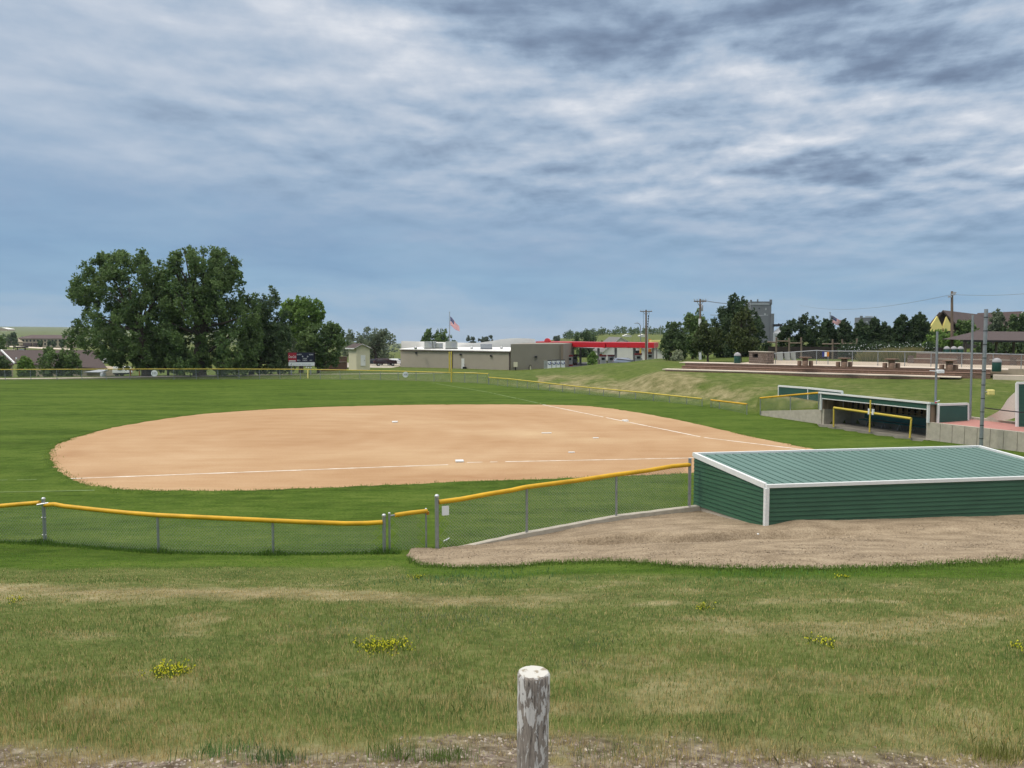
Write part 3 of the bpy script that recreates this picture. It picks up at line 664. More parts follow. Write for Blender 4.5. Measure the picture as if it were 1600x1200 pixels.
def tree(name, label, cat, poly, Y, base, nclump, rpx, nleaf, size, pal, trunk_r=.25, group=None, depth=.35, limbs=True, edge=.75, trunk_top=None):
    """crown filling the outline poly (photo pixels at distance Y); base = (px, py or None) of the trunk foot"""
    poly = np.array(poly, float); x0, y0 = poly.min(0); x1, y1 = poly.max(0); W = (x1 - x0) * Y / F
    bp = P(base[0], base[1], Y=Y) if base[1] else None
    bx = (base[0] - 800) / F * Y
    bz = gz(bx, Y) if bp is None else bp.z
    root = thing(name, label, cat, (bx, Y, bz), group)
    qx = RNG.uniform(x0, x1, nclump * 12); qy = RNG.uniform(y0, y1, nclump * 12); ok = in_poly(qx, qy, poly); qx, qy = qx[ok][:nclump], qy[ok][:nclump]
    n = len(qx); r = RNG.uniform(.65, 1.25, n) * rpx
    # clumps near the outline are smaller, so that the outline stays crisp and uneven
    samp = np.concatenate([np.linspace(poly[i], poly[(i + 1) % len(poly)], 8) for i in range(len(poly))])
    de = np.min(np.hypot(qx[:, None] - samp[None, :, 0], qy[:, None] - samp[None, :, 1]), 1); r = np.minimum(r, np.maximum(de * 1.0, rpx * .38))
    wid = np.clip(de / (rpx * 2.2), .15, 1)
    dy = RNG.normal(0, 1, n) * depth * W * .5 * wid; dy = np.clip(dy, -depth * W, depth * W)
    cl = np.array([[*P(a, b, Y=Y), c * Y / F] for a, b, c in zip(qx, qy, r)]); cl[:, 1] += dy
    cl[:, 2] = np.maximum(cl[:, 2], bz + .3)
    V, C = leaves_from_clumps(cl, nleaf, size, LEAFC[pal])
    o = np.array(root.location)
    me = npmesh('crown', V - o, 4, C, M['leaf']); ob = bpy.data.objects.new('crown', me); COL.objects.link(ob); ob.parent = root; ORG[ob.name] = Vector(root.location)
    if trunk_r:
        mb = MB(); top = cl[:, 2].max(); cx = float(np.median(cl[:, 0])); zt = bz + (top - bz) * (.94 if pal in ('conifer', 'pine') else .72)
        pts = [Vector((bx, Y, bz - .3)), Vector((bx + .05 * (cx - bx), Y, bz + .25 * (zt - bz))), Vector((bx * .6 + cx * .4, Y, bz + .6 * (zt - bz))), Vector((cx, Y, zt))]
        mb.tube(pts, [trunk_r * 1.25, trunk_r, trunk_r * .7, trunk_r * .25], 8)
        if limbs:
            for i in RNG.choice(n, min(n, 22), replace=False):
                q = Vector(cl[i, :3]); s = RNG.uniform(.15, .7); a = pts[1].lerp(pts[3], s)
                if q.z < a.z: a = pts[0].lerp(pts[1], .8)
                mid = a.lerp(q, .5) + Vector((0, 0, -.04 * (q - a).length)); mb.tube([a, mid, q], [trunk_r * .36, trunk_r * .2, trunk_r * .06], 5, False)
        part('trunk', mb, M['bark'], root)
    return root
GL = 'broad-leaved trees behind the outfield fence'
tree('cottonwood_tree', 'large dark cottonwood with loose left crown, trunk just left of the 325 sign', 'tree',
     [(101, 459), (110, 436), (128, 427), (141, 408), (153, 392), (166, 397), (180, 385), (194, 395), (205, 388), (222, 386), (230, 402), (236, 418), (246, 407), (256, 420), (266, 440), (272, 500), (276, 560), (236, 580), (180, 572), (148, 553), (120, 540), (109, 513), (124, 498), (140, 492), (128, 478), (112, 468)], 104, (229, None), 330, 9.5, 70000, .33, 'cotton', .62, GL)
tree('cottonwood_tree', 'tallest dark cottonwood in the centre of the left tree group, with ragged right edge', 'tree',
     [(260, 428), (266, 396), (282, 391), (296, 385), (306, 392), (318, 384), (334, 390), (350, 386), (360, 400), (385, 404), (372, 420), (390, 430), (377, 446), (384, 462), (402, 456), (412, 500), (405, 565), (385, 585), (280, 585), (262, 565), (256, 500), (250, 455)], 104, (311, None), 360, 9.5, 76000, .33, 'cotton', .80, GL)
tree('broadleaf_tree', 'dark tree hanging over the fence just right of the tallest cottonwood', 'tree',
     [(385, 470), (396, 454), (410, 462), (420, 449), (434, 456), (446, 475), (455, 520), (452, 570), (420, 582), (385, 582), (372, 550), (376, 500)], 108, (392, None), 110, 11, 24000, .36, 'dark', .35, GL)
tree('broadleaf_tree', 'bright green round-topped tree behind the scoreboard', 'tree',
     [(438, 482), (446, 466), (458, 470), (468, 460), (480, 468), (492, 466), (505, 475), (508, 492), (500, 510), (488, 525), (460, 545), (440, 530)], 124, (470, None), 80, 10, 16000, .42, 'bright', .35, GL)
tree('broadleaf_tree', 'low spreading tree between the scoreboard and the small shed', 'tree',
     [(462, 530), (478, 512), (498, 507), (515, 500), (526, 506), (537, 514), (541, 526), (540, 552), (528, 570), (498, 578), (472, 570), (455, 555)], 118, (497, None), 90, 9, 17000, .36, 'cotton', .22, GL)
tree('broadleaf_tree', 'grey-green tree standing behind the small cream shed', 'tree',
     [(528, 548), (534, 524), (546, 518), (555, 512), (568, 514), (575, 507), (588, 510), (598, 507), (608, 518), (620, 520), (623, 545), (624, 574), (590, 578), (552, 575)], 176, (590, None), 70, 9, 11000, .50, 'grey', .3, GL)
tree('broadleaf_tree', 'olive-brown bushy tree under the cottonwoods left of the scoreboard', 'tree',
     [(400, 520), (425, 505), (448, 515), (462, 535), (468, 570), (450, 585), (405, 585), (392, 560)], 114, (436, None), 50, 12, 8000, .36, 'grey', .2, GL)
tree('broadleaf_tree', 'small dark tree filling the gap between the two biggest cottonwood trunks', 'tree',
     [(240, 520), (262, 505), (285, 520), (292, 560), (285, 583), (245, 583), (232, 560)], 112, (262, None), 40, 11, 6000, .36, 'dark', .15, GL)
GB = 'bushes by the houses at far left'
for poly, base, pal, lab, Yd in (
    ([(60, 560), (64, 548), (80, 542), (92, 545), (104, 543), (118, 552), (130, 565), (132, 578), (120, 592), (62, 592), (52, 578)], 92, 'cotton', 'broad green bush in front of the long brown house roof', 116),
    ([(30, 566), (38, 557), (48, 562), (54, 575), (52, 590), (28, 592)], 40, 'bright', 'small bright bush left of the broad bush', 114),
    ([(-20, 552), (2, 556), (14, 566), (16, 590), (-20, 592)], 0, 'dark', 'dark bush cut by the left edge of the picture', 112),
    ([(-30, 525), (-5, 522), (8, 530), (10, 548), (-30, 552)], -5, 'cotton', 'green tree top above the left edge of the brown roof', 240)):
    tree('bush', lab, 'bush', poly, Yd, (base, None), 80, 6.5, 9000, .34, pal, .08, GB, limbs=False)
# behind the store
GS = 'distant trees beyond the store roof'
tree('broadleaf_tree', 'dark round tree above the store roof at the foot of the flagpole', 'tree', [(656, 534), (660, 522), (668, 515), (680, 517), (688, 514), (698, 516), (704, 526), (712, 524), (713, 536), (700, 542), (660, 542)], 215, (682, None), 40, 6, 5000, .55, 'cotton', .3, GS)
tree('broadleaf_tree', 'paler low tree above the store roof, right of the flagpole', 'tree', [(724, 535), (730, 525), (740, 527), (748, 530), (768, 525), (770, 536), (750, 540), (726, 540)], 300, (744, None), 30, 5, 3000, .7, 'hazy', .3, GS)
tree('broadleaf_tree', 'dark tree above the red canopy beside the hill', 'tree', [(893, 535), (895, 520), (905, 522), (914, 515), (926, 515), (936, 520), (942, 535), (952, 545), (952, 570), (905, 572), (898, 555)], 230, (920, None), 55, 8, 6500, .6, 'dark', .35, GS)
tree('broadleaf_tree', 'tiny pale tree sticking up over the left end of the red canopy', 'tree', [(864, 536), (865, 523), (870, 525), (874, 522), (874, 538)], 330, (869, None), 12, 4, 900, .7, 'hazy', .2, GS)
tree('young_tree', 'small young tree in the grass strip before the fuel pumps', 'tree', [(916, 566), (920, 556), (928, 548), (933, 556), (936, 566), (930, 574), (920, 574)], 128, (926, None), 25, 4, 1800, .3, 'bright', .06, limbs=False)
# right-hand cluster by the terrace
GR = 'tree cluster at the left end of the terrace'
tree('broadleaf_tree', 'leaning dark tree with low left branches at the left of the terrace cluster', 'tree', [(1031, 545), (1036, 520), (1045, 505), (1058, 503), (1068, 512), (1076, 540), (1072, 560), (1056, 570), (1048, 562), (1040, 572), (1030, 566), (1036, 555)], 96, (1046, None), 55, 8, 7000, .30, 'dark', .14, GR)
tree('broadleaf_tree', 'loose-topped tree in front of the wooden power pole', 'tree', [(1066, 515), (1070, 484), (1080, 492), (1088, 480), (1098, 486), (1106, 505), (1110, 540), (1098, 560), (1076, 556), (1064, 540)], 100, (1082, None), 60, 9, 7000, .32, 'cotton', .16, GR)
tree('juniper_tree', 'tallest narrow-topped juniper beside the grey elevator', 'tree', [(1110, 500), (1124, 482), (1138, 478), (1142, 462), (1150, 452), (1158, 458), (1160, 470), (1170, 464), (1174, 480), (1188, 495), (1196, 520), (1204, 540), (1202, 566), (1150, 570), (1116, 560)], 102, (1160, None), 190, 7, 22000, .32, 'conifer', .2, GR)
tree('pine_tree', 'rounded olive pine on a thin trunk in front of the white pole', 'tree', [(1082, 528), (1092, 508), (1106, 500), (1120, 508), (1132, 525), (1130, 545), (1112, 553), (1092, 550), (1080, 542)], 88, (1106, None), 55, 8, 8000, .26, 'pine', .11, GR)
tree('pine_tree', 'larger olive pine standing over the green domed bin', 'tree', [(1134, 530), (1142, 505), (1152, 488), (1164, 476), (1172, 492), (1180, 510), (1187, 530), (1180, 548), (1160, 552), (1140, 548)], 86, (1157, None), 70, 8, 10000, .26, 'pine', .13, GR)
tree('bush', 'silver-grey bush at the foot of the terrace cluster', 'bush', [(1050, 572), (1048, 555), (1058, 546), (1068, 550), (1068, 572)], 94, (1058, None), 18, 5, 1500, .22, 'pale', .05, limbs=False)
GJ = 'row of junipers behind the terrace'
row = [([(1216, 535), (1224, 512), (1238, 500), (1250, 497), (1258, 488), (1268, 496), (1276, 494), (1284, 510), (1286, 545), (1220, 548)], 'broadest juniper of the row, right of the grain bin'),
       ([(1282, 520), (1286, 502), (1296, 496), (1304, 510), (1308, 545), (1284, 548)], 'juniper under the small flag'),
       ([(1304, 525), (1312, 510), (1320, 495), (1328, 512), (1334, 548), (1306, 548)], 'pointed juniper just right of the small flag'),
       ([(1332, 530), (1340, 502), (1352, 500), (1358, 520), (1360, 548), (1334, 548)], 'juniper in front of the left side of the small dark tower'),
       ([(1356, 520), (1364, 494), (1372, 500), (1378, 530), (1376, 548), (1356, 548)], 'narrow juniper in front of the right side of the small dark tower'),
       ([(1374, 530), (1382, 502), (1390, 508), (1398, 525), (1398, 550), (1376, 550)], 'low-topped juniper in the middle of the row'),
       ([(1396, 530), (1400, 500), (1412, 492), (1420, 500), (1424, 550), (1398, 550)], 'dark juniper, second from the yellow gables'),
       ([(1418, 525), (1426, 498), (1438, 488), (1448, 496), (1452, 520), (1450, 548), (1420, 550)], 'tall juniper next to the yellow gables')]
for k, (poly, lab) in enumerate(row):
    cx = (min(p[0] for p in poly) + max(p[0] for p in poly)) / 2
    tree('juniper_tree', lab, 'tree', [(cx + (a - cx) * 1.18, b) for a, b in poly], 104 + 3 * (k % 3), (cx, None), 110, 5.5, 10000, .34, 'conifer', .14, GJ, limbs=False)
GK = 'shrubs and trees around the pavilion'
tree('bush', 'bright green bush in front of the yellow gables', 'bush', [(1436, 545), (1444, 530), (1458, 514), (1472, 517), (1488, 512), (1500, 525), (1504, 550), (1440, 552)], 100, (1470, None), 35, 7, 5000, .3, 'bright', .08, GK, limbs=False)
tree('broadleaf_tree', 'green tree between the wooden light pole and the pavilion roof', 'tree', [(1492, 510), (1502, 498), (1514, 496), (1522, 510), (1530, 522), (1512, 530), (1494, 530)], 112, (1508, None), 30, 7, 3800, .36, 'cotton', .14, GK)
tree('broadleaf_tree', 'tall brownish-green tree rising behind the thick grey pole', 'tree', [(1546, 500), (1552, 488), (1560, 481), (1566, 492), (1572, 505), (1574, 520), (1540, 522)], 112, (1558, None), 30, 7, 3800, .36, 'grey', .16, GK)
tree('broadleaf_tree', 'dark tree above the right end of the pavilion roof', 'tree', [(1568, 505), (1580, 494), (1596, 490), (1620, 492), (1640, 520), (1570, 524)], 110, (1600, None), 35, 7, 4500, .36, 'dark', .16, GK)
tree('bush', 'dark hedge bush seen through the pavilion', 'bush', [(1512, 552), (1516, 532), (1560, 530), (1620, 532), (1624, 556)], 100, (1570, None), 45, 7, 5500, .34, 'dark', .08, GK, limbs=False)
# far town trees at left, hill wood at centre
GT = 'far trees by the hotel at left'
for a, b, c, Yd, lab in ((-5, 26, 523, 520, 'dark blue-green far tree left of the hotel'), (16, 28, 519, 520, 'round far tree next to the hotel end wall'), (60, 66, 529, 560, 'slim far spruce in front of the hotel, left one'), (75, 79, 530, 560, 'slim far spruce in front of the hotel, second'), (81, 87, 531, 560, 'slim far spruce in front of the hotel, third'), (94, 100, 531, 560, 'slim far spruce in front of the hotel, right one'), (92, 112, 523, 660, 'far tree row above the right part of the hotel roof')):
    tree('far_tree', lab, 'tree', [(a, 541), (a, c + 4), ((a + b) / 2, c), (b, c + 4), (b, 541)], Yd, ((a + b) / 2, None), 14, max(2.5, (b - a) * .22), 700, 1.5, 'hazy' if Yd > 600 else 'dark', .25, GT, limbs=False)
def hill_wood():
    n = 150; px = RNG.uniform(880, 1110, n); Yd = RNG.uniform(700, 880, n); cl = []
    for a, y in zip(px, Yd):
        x = (a - 800) / F * y; z = gz(x, y); r = RNG.uniform(1.6, 3.4); cl += [(x, y, z + r * .8, r), (x + r * .3, y, z + r * 1.7, r * .6)]
    V, C = leaves_from_clumps(cl, 9000, 1.6, LEAFC['dark']); me = npmesh('hill_wood', V, 4, C, M['leaf']); ob = bpy.data.objects.new('hill_wood', me); COL.objects.link(ob); ob['kind'] = 'stuff'
    cl = []
    for i in range(260):
        y = RNG.uniform(640, 1500); x = RNG.uniform(-.72, -.1) * y; z = gz(x, y); r = RNG.uniform(2, 4.5); cl.append((x, y, z + r * .6, r))
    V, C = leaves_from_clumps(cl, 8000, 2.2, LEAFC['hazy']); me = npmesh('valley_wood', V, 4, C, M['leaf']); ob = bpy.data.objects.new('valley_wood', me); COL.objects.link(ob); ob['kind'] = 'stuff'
hill_wood()

# ================================================================== FENCES
def chain(path, spacing, width, sub=.3):
    """woven wire: two families of diagonals along path [(xyz_bottom, xyz_top), ...]"""
    B = [Vector(p[0]) for p in path]; T = [Vector(p[1]) for p in path]
    s = [0]
    for a, b in zip(B[:-1], B[1:]): s.append(s[-1] + (b - a).length)
    def at(q, h):
        q = min(max(q, 0), s[-1]); i = 0
        while i < len(s) - 2 and q > s[i + 1]: i += 1
        t = (q - s[i]) / max(1e-6, s[i + 1] - s[i]); b = B[i].lerp(B[i + 1], t); tt = T[i].lerp(T[i + 1], t); return b.lerp(tt, h)
    hm = sum((t - b).length for t, b in zip(T, B)) / len(B); mb = MB(); L = s[-1]; k = -hm; st = spacing * 1.0
    w = Vector((0, 0, width / 2))
    while k < L:
        for sg in (1, -1):
            n = max(2, int(hm / sub)); prev = None
            for i in range(n + 1):
                h = i / n; q = k + hm * h if sg > 0 else k + hm * (1 - h)
                if 0 <= q <= L:
                    p = at(q, h)
                    if prev is not None: mb.add([prev - w, p - w, p + w, prev + w], [(0, 1, 2, 3)])
                    prev = p
                else: prev = None
        k += st
    return mb
def capped_post(root, foot, top, r, name='post', dome=True):
    p = part(name, MB().tube([foot, Vector(top)], r, 10), M['galv'], root)
    if dome: part('cap', MB().ball(Vector(top) + Vector((0, 0, r * .5)), r * 1.25, (1, 1, .9), 8), M['cap'], p)
    return p
# --- near fence, left run
root = thing('chain_link_fence', 'low near chain link fence with sagging yellow top rail, left of the gate', 'fence', P(246, 865, Y=20.9))
fp = [(px, yb, yt, P(px, yb, z=0).y) for px, yb, yt in ((-180, 842, 800), (68, 849, 786), (246, 866, 805), (426, 871, 814), (600, 867, 817))]
fd = lambda px: float(np.interp(px, [k[0] for k in fp], [k[3] for k in fp]))
feet = []; tops = []
for px, yb, yt, D in fp:
    q = P(px, yt, Y=D); feet.append(Vector((q.x, D, gz(q.x, D)))); tops.append(q)
FX = [f.x for f in feet]; FY = [f.y for f in feet]
for (px, yb, yt, D), f, t in zip(fp, feet, tops):
    if px in (68, 600): capped_post(root, f - Vector((0, 0, .1)), Vector((f.x, f.y, P(px, 781 if px == 68 else 807, Y=D).z)), .048)
    else: capped_post(root, f - Vector((0, 0, .1)), t - Vector((0, 0, .05)), .034, dome=False)
def rail(root, pts, r, m='yellow', name='top_rail'):
    return part(name, MB().tube(pts, r, 10), M[m], root)
rail(root, [P(a, b, Y=fd(a)) for a, b in ((-180, 801), (-60, 796), (30, 788), (62, 785.5))], .062)
rail(root, [P(a, b, Y=fd(a)) for a, b in ((70, 789), (85, 788), (100, 791), (150, 796.5), (200, 801.5), (246, 805), (330, 809), (426, 813.5), (470, 815.5), (540, 818), (575, 817.5), (598, 816))], .062)
part('wire_mesh', chain([(f + Vector((0, 0, .02)), t) for f, t in zip(feet, tops)], .088, .011), M['wire'], root)
for dz in (.25, .75): part('clamp', MB().tube([feet[1] + Vector((-.06, -.02, dz)), feet[1] + Vector((.06, -.02, dz))], .02, 6), M['cap'], root)
mb = MB().tube([P(58, 789, Y=fd(68) - .05), P(76, 786, Y=fd(68) - .05)], .03, 8); part('clamp', mb, M['cap'], root)
# --- gate
root = thing('fence_gate', 'narrow chain link gate with short yellow sleeve on its top rail beside the mulch', 'gate', P(608, 866, Y=20.4))
g1, g2 = P(609, 866, z=0).y, P(666, 856, z=0).y
a = P(609, 866, Y=g1); b = P(666, 856, Y=g2); ah = Vector((a.x, g1, P(609, 803, Y=g1).z)); bh = Vector((b.x, g2, P(666, 796, Y=g2).z))
capped_post(root, a, ah, .030, 'frame_post'); capped_post(root, b, bh, .026, 'frame_post')
rail(root, [P(608, 806, Y=g1), P(618, 805, Y=g1 + .08)], .022, 'galv', 'frame_rail'); rail(root, [P(617, 805, Y=g1 + .07), P(640, 801.5, Y=(g1 + g2) / 2), P(667, 798.5, Y=g2)], .060, 'yellow', 'rail_sleeve')
part('wire_mesh', chain([(a + Vector((0, 0, .05)), P(609, 807, Y=g1)), (b + Vector((0, 0, .05)), P(666, 802, Y=g2))], .088, .011), M['wire'], root)
part('latch', MB().box(P(668.5, 801.5, Y=g2), (.07, .05, .09)), M['orange'], root)
# --- near fence, right run on the curb
root = thing('chain_link_fence', 'chain link fence with yellow rail on a pale curb, climbing to the near green dugout', 'fence', P(683, 860, Y=21.2))
fr = [(683, 860, 783, 20.88), (823, 832, 761, 21.75), (963, 806, 741, 22.85), (1077, 790, 725, 23.85)]
rd = lambda px: float(np.interp(px, [683, 823, 963, 1077], [20.88, 21.75, 22.85, 23.85]))
fb = [P(px, yb, Y=D) for px, yb, yt, D in fr]; ft = [P(px, yt, Y=D) for px, yb, yt, D in fr]
capped_post(root, fb[0] - Vector((0, 0, .1)), Vector((fb[0].x, fb[0].y, P(683, 777, Y=20.88).z)), .055)
capped_post(root, fb[1], ft[1], .036, dome=False); capped_post(root, fb[2], ft[2], .036, dome=False)
p = part('post', MB().beam(fb[3], P(1078, 716, Y=23.85), .085, .085, (0, 1, 0)), M['galv'], root)
rail(root, [P(a, b, Y=rd(a)) for a, b in ((686, 784.5), (720, 780), (760, 772.5), (800, 766), (815, 762.5), (823, 761), (900, 751), (963, 741.5), (1010, 735.5), (1050, 728.5), (1078, 726))], .066)
part('wire_mesh', chain([(f + Vector((0, 0, .03)), t) for f, t in zip(fb, ft)], .088, .0105), M['wire'], root)
# curb
A = P(688, 861, Y=20.9); Bq = P(1092, 792, Y=24.0); mb = MB(); n = 26; prev = None
d = (Bq - A).normalized(); sd = Vector((-d.y, d.x, 0)).normalized()
for i in range(n + 1):
    t = i / n; px = 688 + 404 * t; D = float(np.interp(px, [688, 823, 963, 1092], [20.9, 21.75, 22.85, 24.0]))
    py = np.interp(px, [688, 723, 823, 963, 1092], [860.5, 853.5, 831.5, 805.5, 789.5]); c = P(px, py, Y=D)
    w = .11 + random.uniform(-.012, .012); zz = random.uniform(-.006, .006)
    cur = [c - sd * w + Vector((0, 0, -.35)), c - sd * w + Vector((0, 0, zz)), c + sd * w + Vector((0, 0, zz)), c + sd * w + Vector((0, 0, -.7))]
    if prev: mb.add(prev + cur, [(0, 4, 5, 1), (1, 5, 6, 2), (2, 6, 7, 3)])
    else: mb.add(cur, [(0, 1, 2, 3)])
    prev = cur
struct('curb', mb, M['conc'])
# no-dogs sign
c = P(695.8, 798, Y=20.90); root = thing('warning_sign', 'small white no dogs sign wired to the mesh beside the tall gate post', 'sign', c)
u = (fb[1] - fb[0]); u.z = 0; u.normalize(); fn = Vector((u.y, -u.x, 0))
part('board', MB().panel(c - fn * -.012, u, [(-.085, -.125), (.085, -.125), (.10, -.11), (.10, .125), (.085, .14), (-.085, .14), (-.10, .125), (-.10, -.11)], .012), M['wht_t'], root)
def ring(mb, c, u, v, r0, r1, n=24):
    vs = []; 
    for k in range(n):
        a = 2 * math.pi * k / n; dd = u * math.cos(a) + v * math.sin(a); vs += [c + dd * r0, c + dd * r1]
    return mb.add(vs, [(2 * k, 2 * k + 1, (2 * k + 3) % (2 * n), (2 * k + 2) % (2 * n)) for k in range(n)])
zv = Vector((0, 0, 1)); cf = c + fn * .018
mb = ring(MB(), cf + zv * .065, u, zv, .048, .062); mb.add([cf + zv * .065 + u * p + zv * q + fn * .002 for p, q in ((-.042, .034), (-.034, .042), (.042, -.034), (.034, -.042))], [(0, 1, 2, 3)])
part('prohibition_ring', mb, M['redpaint'], root)
mb = MB().add([cf + zv * .065 + u * p + zv * q - fn * .001 for p, q in ((-.035, .012), (-.03, .03), (-.015, .014), (.026, .014), (.036, .03), (.034, .0), (.03, -.034), (.02, -.034), (.018, -.008), (-.014, -.008), (-.016, -.034), (-.026, -.034))], [tuple(range(12))]); part('dog_symbol', mb, M['blk_t'], root)
mb = text_mb('NO', cf - zv * .035, u, zv, .03); m2 = text_mb('DOGS', cf - zv * .085, u, zv, .036); mb.add(m2.v, m2.f); part('lettering', mb, M['blk_t'], root)
# stake by the post and small litter
p0 = P(693.5, 845.5, z=.05); p1 = P(702, 841, z=.06); solo('wooden_stake', MB().tube([p0, p1], .018, 6), M['wht_t'], 'short white stick lying in the grass behind the tall gate post', 'stick', loc=p0)
for px, py, r, lab in ((1184, 843, .035, 'small white stone on the mulch near the long dugout wall'), (1447, 853, .03, 'little white stone on the mulch at the right')): 
    q = G(px, py); solo('stone', MB().ball(q + Vector((0, 0, .02)), r, (1.2, 1, .7), 8), M['white'], lab, 'stone', 'stones on the mulch', loc=q)

# --- far outfield fence
make = lambda lst: [(P(px, yb, Y=D), P(px, yt, Y=D)) for px, yb, yt, D in lst]
root = thing('outfield_fence', 'long outfield fence with yellow top rail before the left trees and the store', 'fence', (-40, 98.5, 0))
key = [(-260, 594, 577, 97), (0, 594, 577.5, 97.2), (120, 593.3, 577, 98), (241, 592.7, 576.6, 98.6), (360, 592.3, 576.6, 99), (480, 592.2, 577.2, 99), (560, 593.5, 578.6, 98), (633, 595.2, 580.3, 96.5), (705, 597.4, 582.2, 93.4), (740, 599, 583, 91.6), (763, 600.5, 584, 90.2)]
kx = [k[0] for k in key]
def fence_at(px): 
    D = np.interp(px, kx, [k[3] for k in key]); yt = np.interp(px, kx, [k[2] for k in key]); x = (px - 800) / F * D
    return Vector((x, D, gz(x, D) - .05)), P(px, yt, Y=D)
posts = [7, 47, 88, 127, 165, 202, 271, 306, 340, 373, 405, 437, 469, 500, 531, 562, 594, 622, 650, 678, 726, 746, 763]
for px in posts:
    f, t = fence_at(px); part('post', MB().tube([f, t], .034, 6), M['galv'], root)
pts = [fence_at(px) for px in kx]
rail(root, [t for f, t in pts], .055, 'yellow2'); part('wire_mesh', chain([(f + Vector((0, 0, .05)), t) for f, t in pts], .16, .013, .6), M['wire'], root)
root = thing('side_fence', 'low fence with yellow top rail running along the weedy bank towards the far dugout', 'fence', (6.3, 75.8, 0))
key = [(763, 601.5, 589.5, 88.9), (800, 605, 592.5, 84.8), (900, 615.5, 603.7, 75.8), (1000, 625.5, 613, 68.6), (1073, 633, 620.5, 64.2), (1097, 636, 623, 62.5)]
kx = [k[0] for k in key]
def fa(px):
    D = np.interp(px, kx, [k[3] for k in key]); return P(px, np.interp(px, kx, [k[1] for k in key]), Y=D) - Vector((0, 0, .1)), P(px, np.interp(px, kx, [k[2] for k in key]), Y=D)
pts = [fa(px) for px in kx]
for px in (764, 778, 793, 808, 824, 841, 859, 879, 898, 921, 943, 968, 993, 1021, 1046, 1073, 1097): f, t = fa(px); part('post', MB().tube([f, t], .03, 6), M['galv'], root)
rail(root, [t for f, t in pts], .055, 'yellow2'); part('wire_mesh', chain([(f + Vector((0, 0, .08)), t) for f, t in pts], .14, .010, .5), M['wire'], root)
root = thing('fence_gate', 'short yellow-topped gate panel in the low side fence before the far dugout', 'gate', P(1140, 643, Y=59))
pts = [(P(1111, 637.5, Y=61.5), P(1111, 625, Y=61.5)), (P(1124, 640, Y=60.3), P(1124, 626.5, Y=60.3)), (P(1167, 649, Y=56.2), P(1167, 631.5, Y=56.2))]
for f, t in pts: part('post', MB().tube([f, t], .03, 6), M['galv'], root)
rail(root, [t for f, t in pts], .06, 'yellow'); part('wire_mesh', chain([(f + Vector((0, 0, .08)), t) for f, t in pts], .13, .010, .5), M['wire'], root)
# wing fence above the concrete wing wall
root = thing('chain_link_fence', 'short chain link wing with sloping yellow rail above the concrete wing wall', 'fence', P(1188, 648, Y=55.6))
pts = [(P(1188, 648, Y=55.6), P(1188, 622, Y=55.6)), (P(1235, 641, Y=53), P(1235, 617.5, Y=53)), (P(1279, 639, Y=50.6), P(1279, 613.8, Y=50.6))]
for f, t in pts: part('post', MB().tube([f, t + Vector((0, 0, .05))], .034, 6), M['galv'], root)
rail(root, [t for f, t in pts], .062, 'yellow'); part('wire_mesh', chain([(f + Vector((0, 0, .08)), t) for f, t in pts], .13, .008, .5), M['wire'], root)

# signs and poles on the outfield fence
def round_sign(px, py, D, r, txt, lab):
    c = P(px, py, Y=D - .12); root = thing('distance_sign', lab, 'sign', c, 'round distance signs')
    n = 28; part('disc', MB().panel(c, (1, 0, 0), [(r * math.cos(2 * math.pi * k / n), r * math.sin(2 * math.pi * k / n)) for k in range(n)], .02), M['wht_t'], root)
    part('numerals', text_mb(txt, c - Vector((0, .03, 0)), (1, 0, 0), (0, 0, 1), r * .62, width=r * 1.35), M['blk_t'], root)
round_sign(241.2, 583.3, 98.6, .42, '325', 'round white distance sign reading 325 in front of the cottonwood trunk')
round_sign(633.6, 585.3, 96.5, .36, '300', 'round white distance sign on the fence in front of the store and shed')
p = P(705.3, 598, Y=93.2); root = thing('foul_pole', 'tall yellow foul pole standing against the tan store wall', 'pole', p)
part('pole', MB().tube([p - Vector((0, 0, .1)), P(705.3, 549, Y=93.2)], .075, 10), M['yellow2'], root)
part('wing', MB().box(P(704, 565, Y=93.2) + Vector((-.14, 0, 0)), (.16, .03, 2.4)), M['yellow2'], root)
p = P(481, 591, Y=98.7); solo('marker_post', MB().tube([p, P(481, 578, Y=98.7)], .085, 8), M['yell3'], 'short pale post in the fence below the scoreboard', 'post', loc=p)

# ================================================================== NEAR DUGOUT
LB, LT = P(1088, 787, Y=24.2), P(1086, 711.5, Y=24.2)       # field-side left corner
NBt = Vector(((1197 - 800) / F * 21.2, 21.2, 0)); NB = P(1197, 824, Y=21.2); NT = P(1199, 760, Y=21.2)
alo = P(1527, 701.5, Y=25.75) - LT; alo.z = 0; along = alo.normalized(); LEN = alo.length
RT = LT + along * LEN; RNT = NT + along * LEN; RNB = NB + along * LEN; RB = LB + along * LEN
acr = (LT - NT); acr.z = 0; DEP = acr.length; across = acr.normalized()
root = thing('dugout', 'near green dugout with ribbed teal metal roof and white trim in the mulch bank', 'dugout', NB)
def siding(mb, o, u, length, z0, ztop, nrm, board=.125):
    """lap boards; ztop(s) gives the height of the top edge at distance s"""
    k = 0; zmax = max(ztop(0), ztop(length))
    while z0 + k * board < zmax:
        a, b = z0 + k * board, z0 + (k + 1) * board; pts = []
        S_ = np.linspace(0, length, 25); seg = [(s, min(b, ztop(s))) for s in S_ if ztop(s) > a]
        if len(seg) >= 2:
            for (s0, t0), (s1, t1) in zip(seg[:-1], seg[1:]):
                p = lambda s, z: Vector((o.x, o.y, 0)) + u * s + zv * z + nrm * (.032 * (1 - (z - a) / board) + .004)
                mb.add([p(s0, a), p(s1, a), p(s1, t1), p(s0, t0)], [(0, 1, 2, 3)])
                q0, q1 = p(s0, a), p(s1, a); mb.add([q0 - nrm * .044, q1 - nrm * .044, q1, q0], [(0, 1, 2, 3)])
        k += 1
    return mb
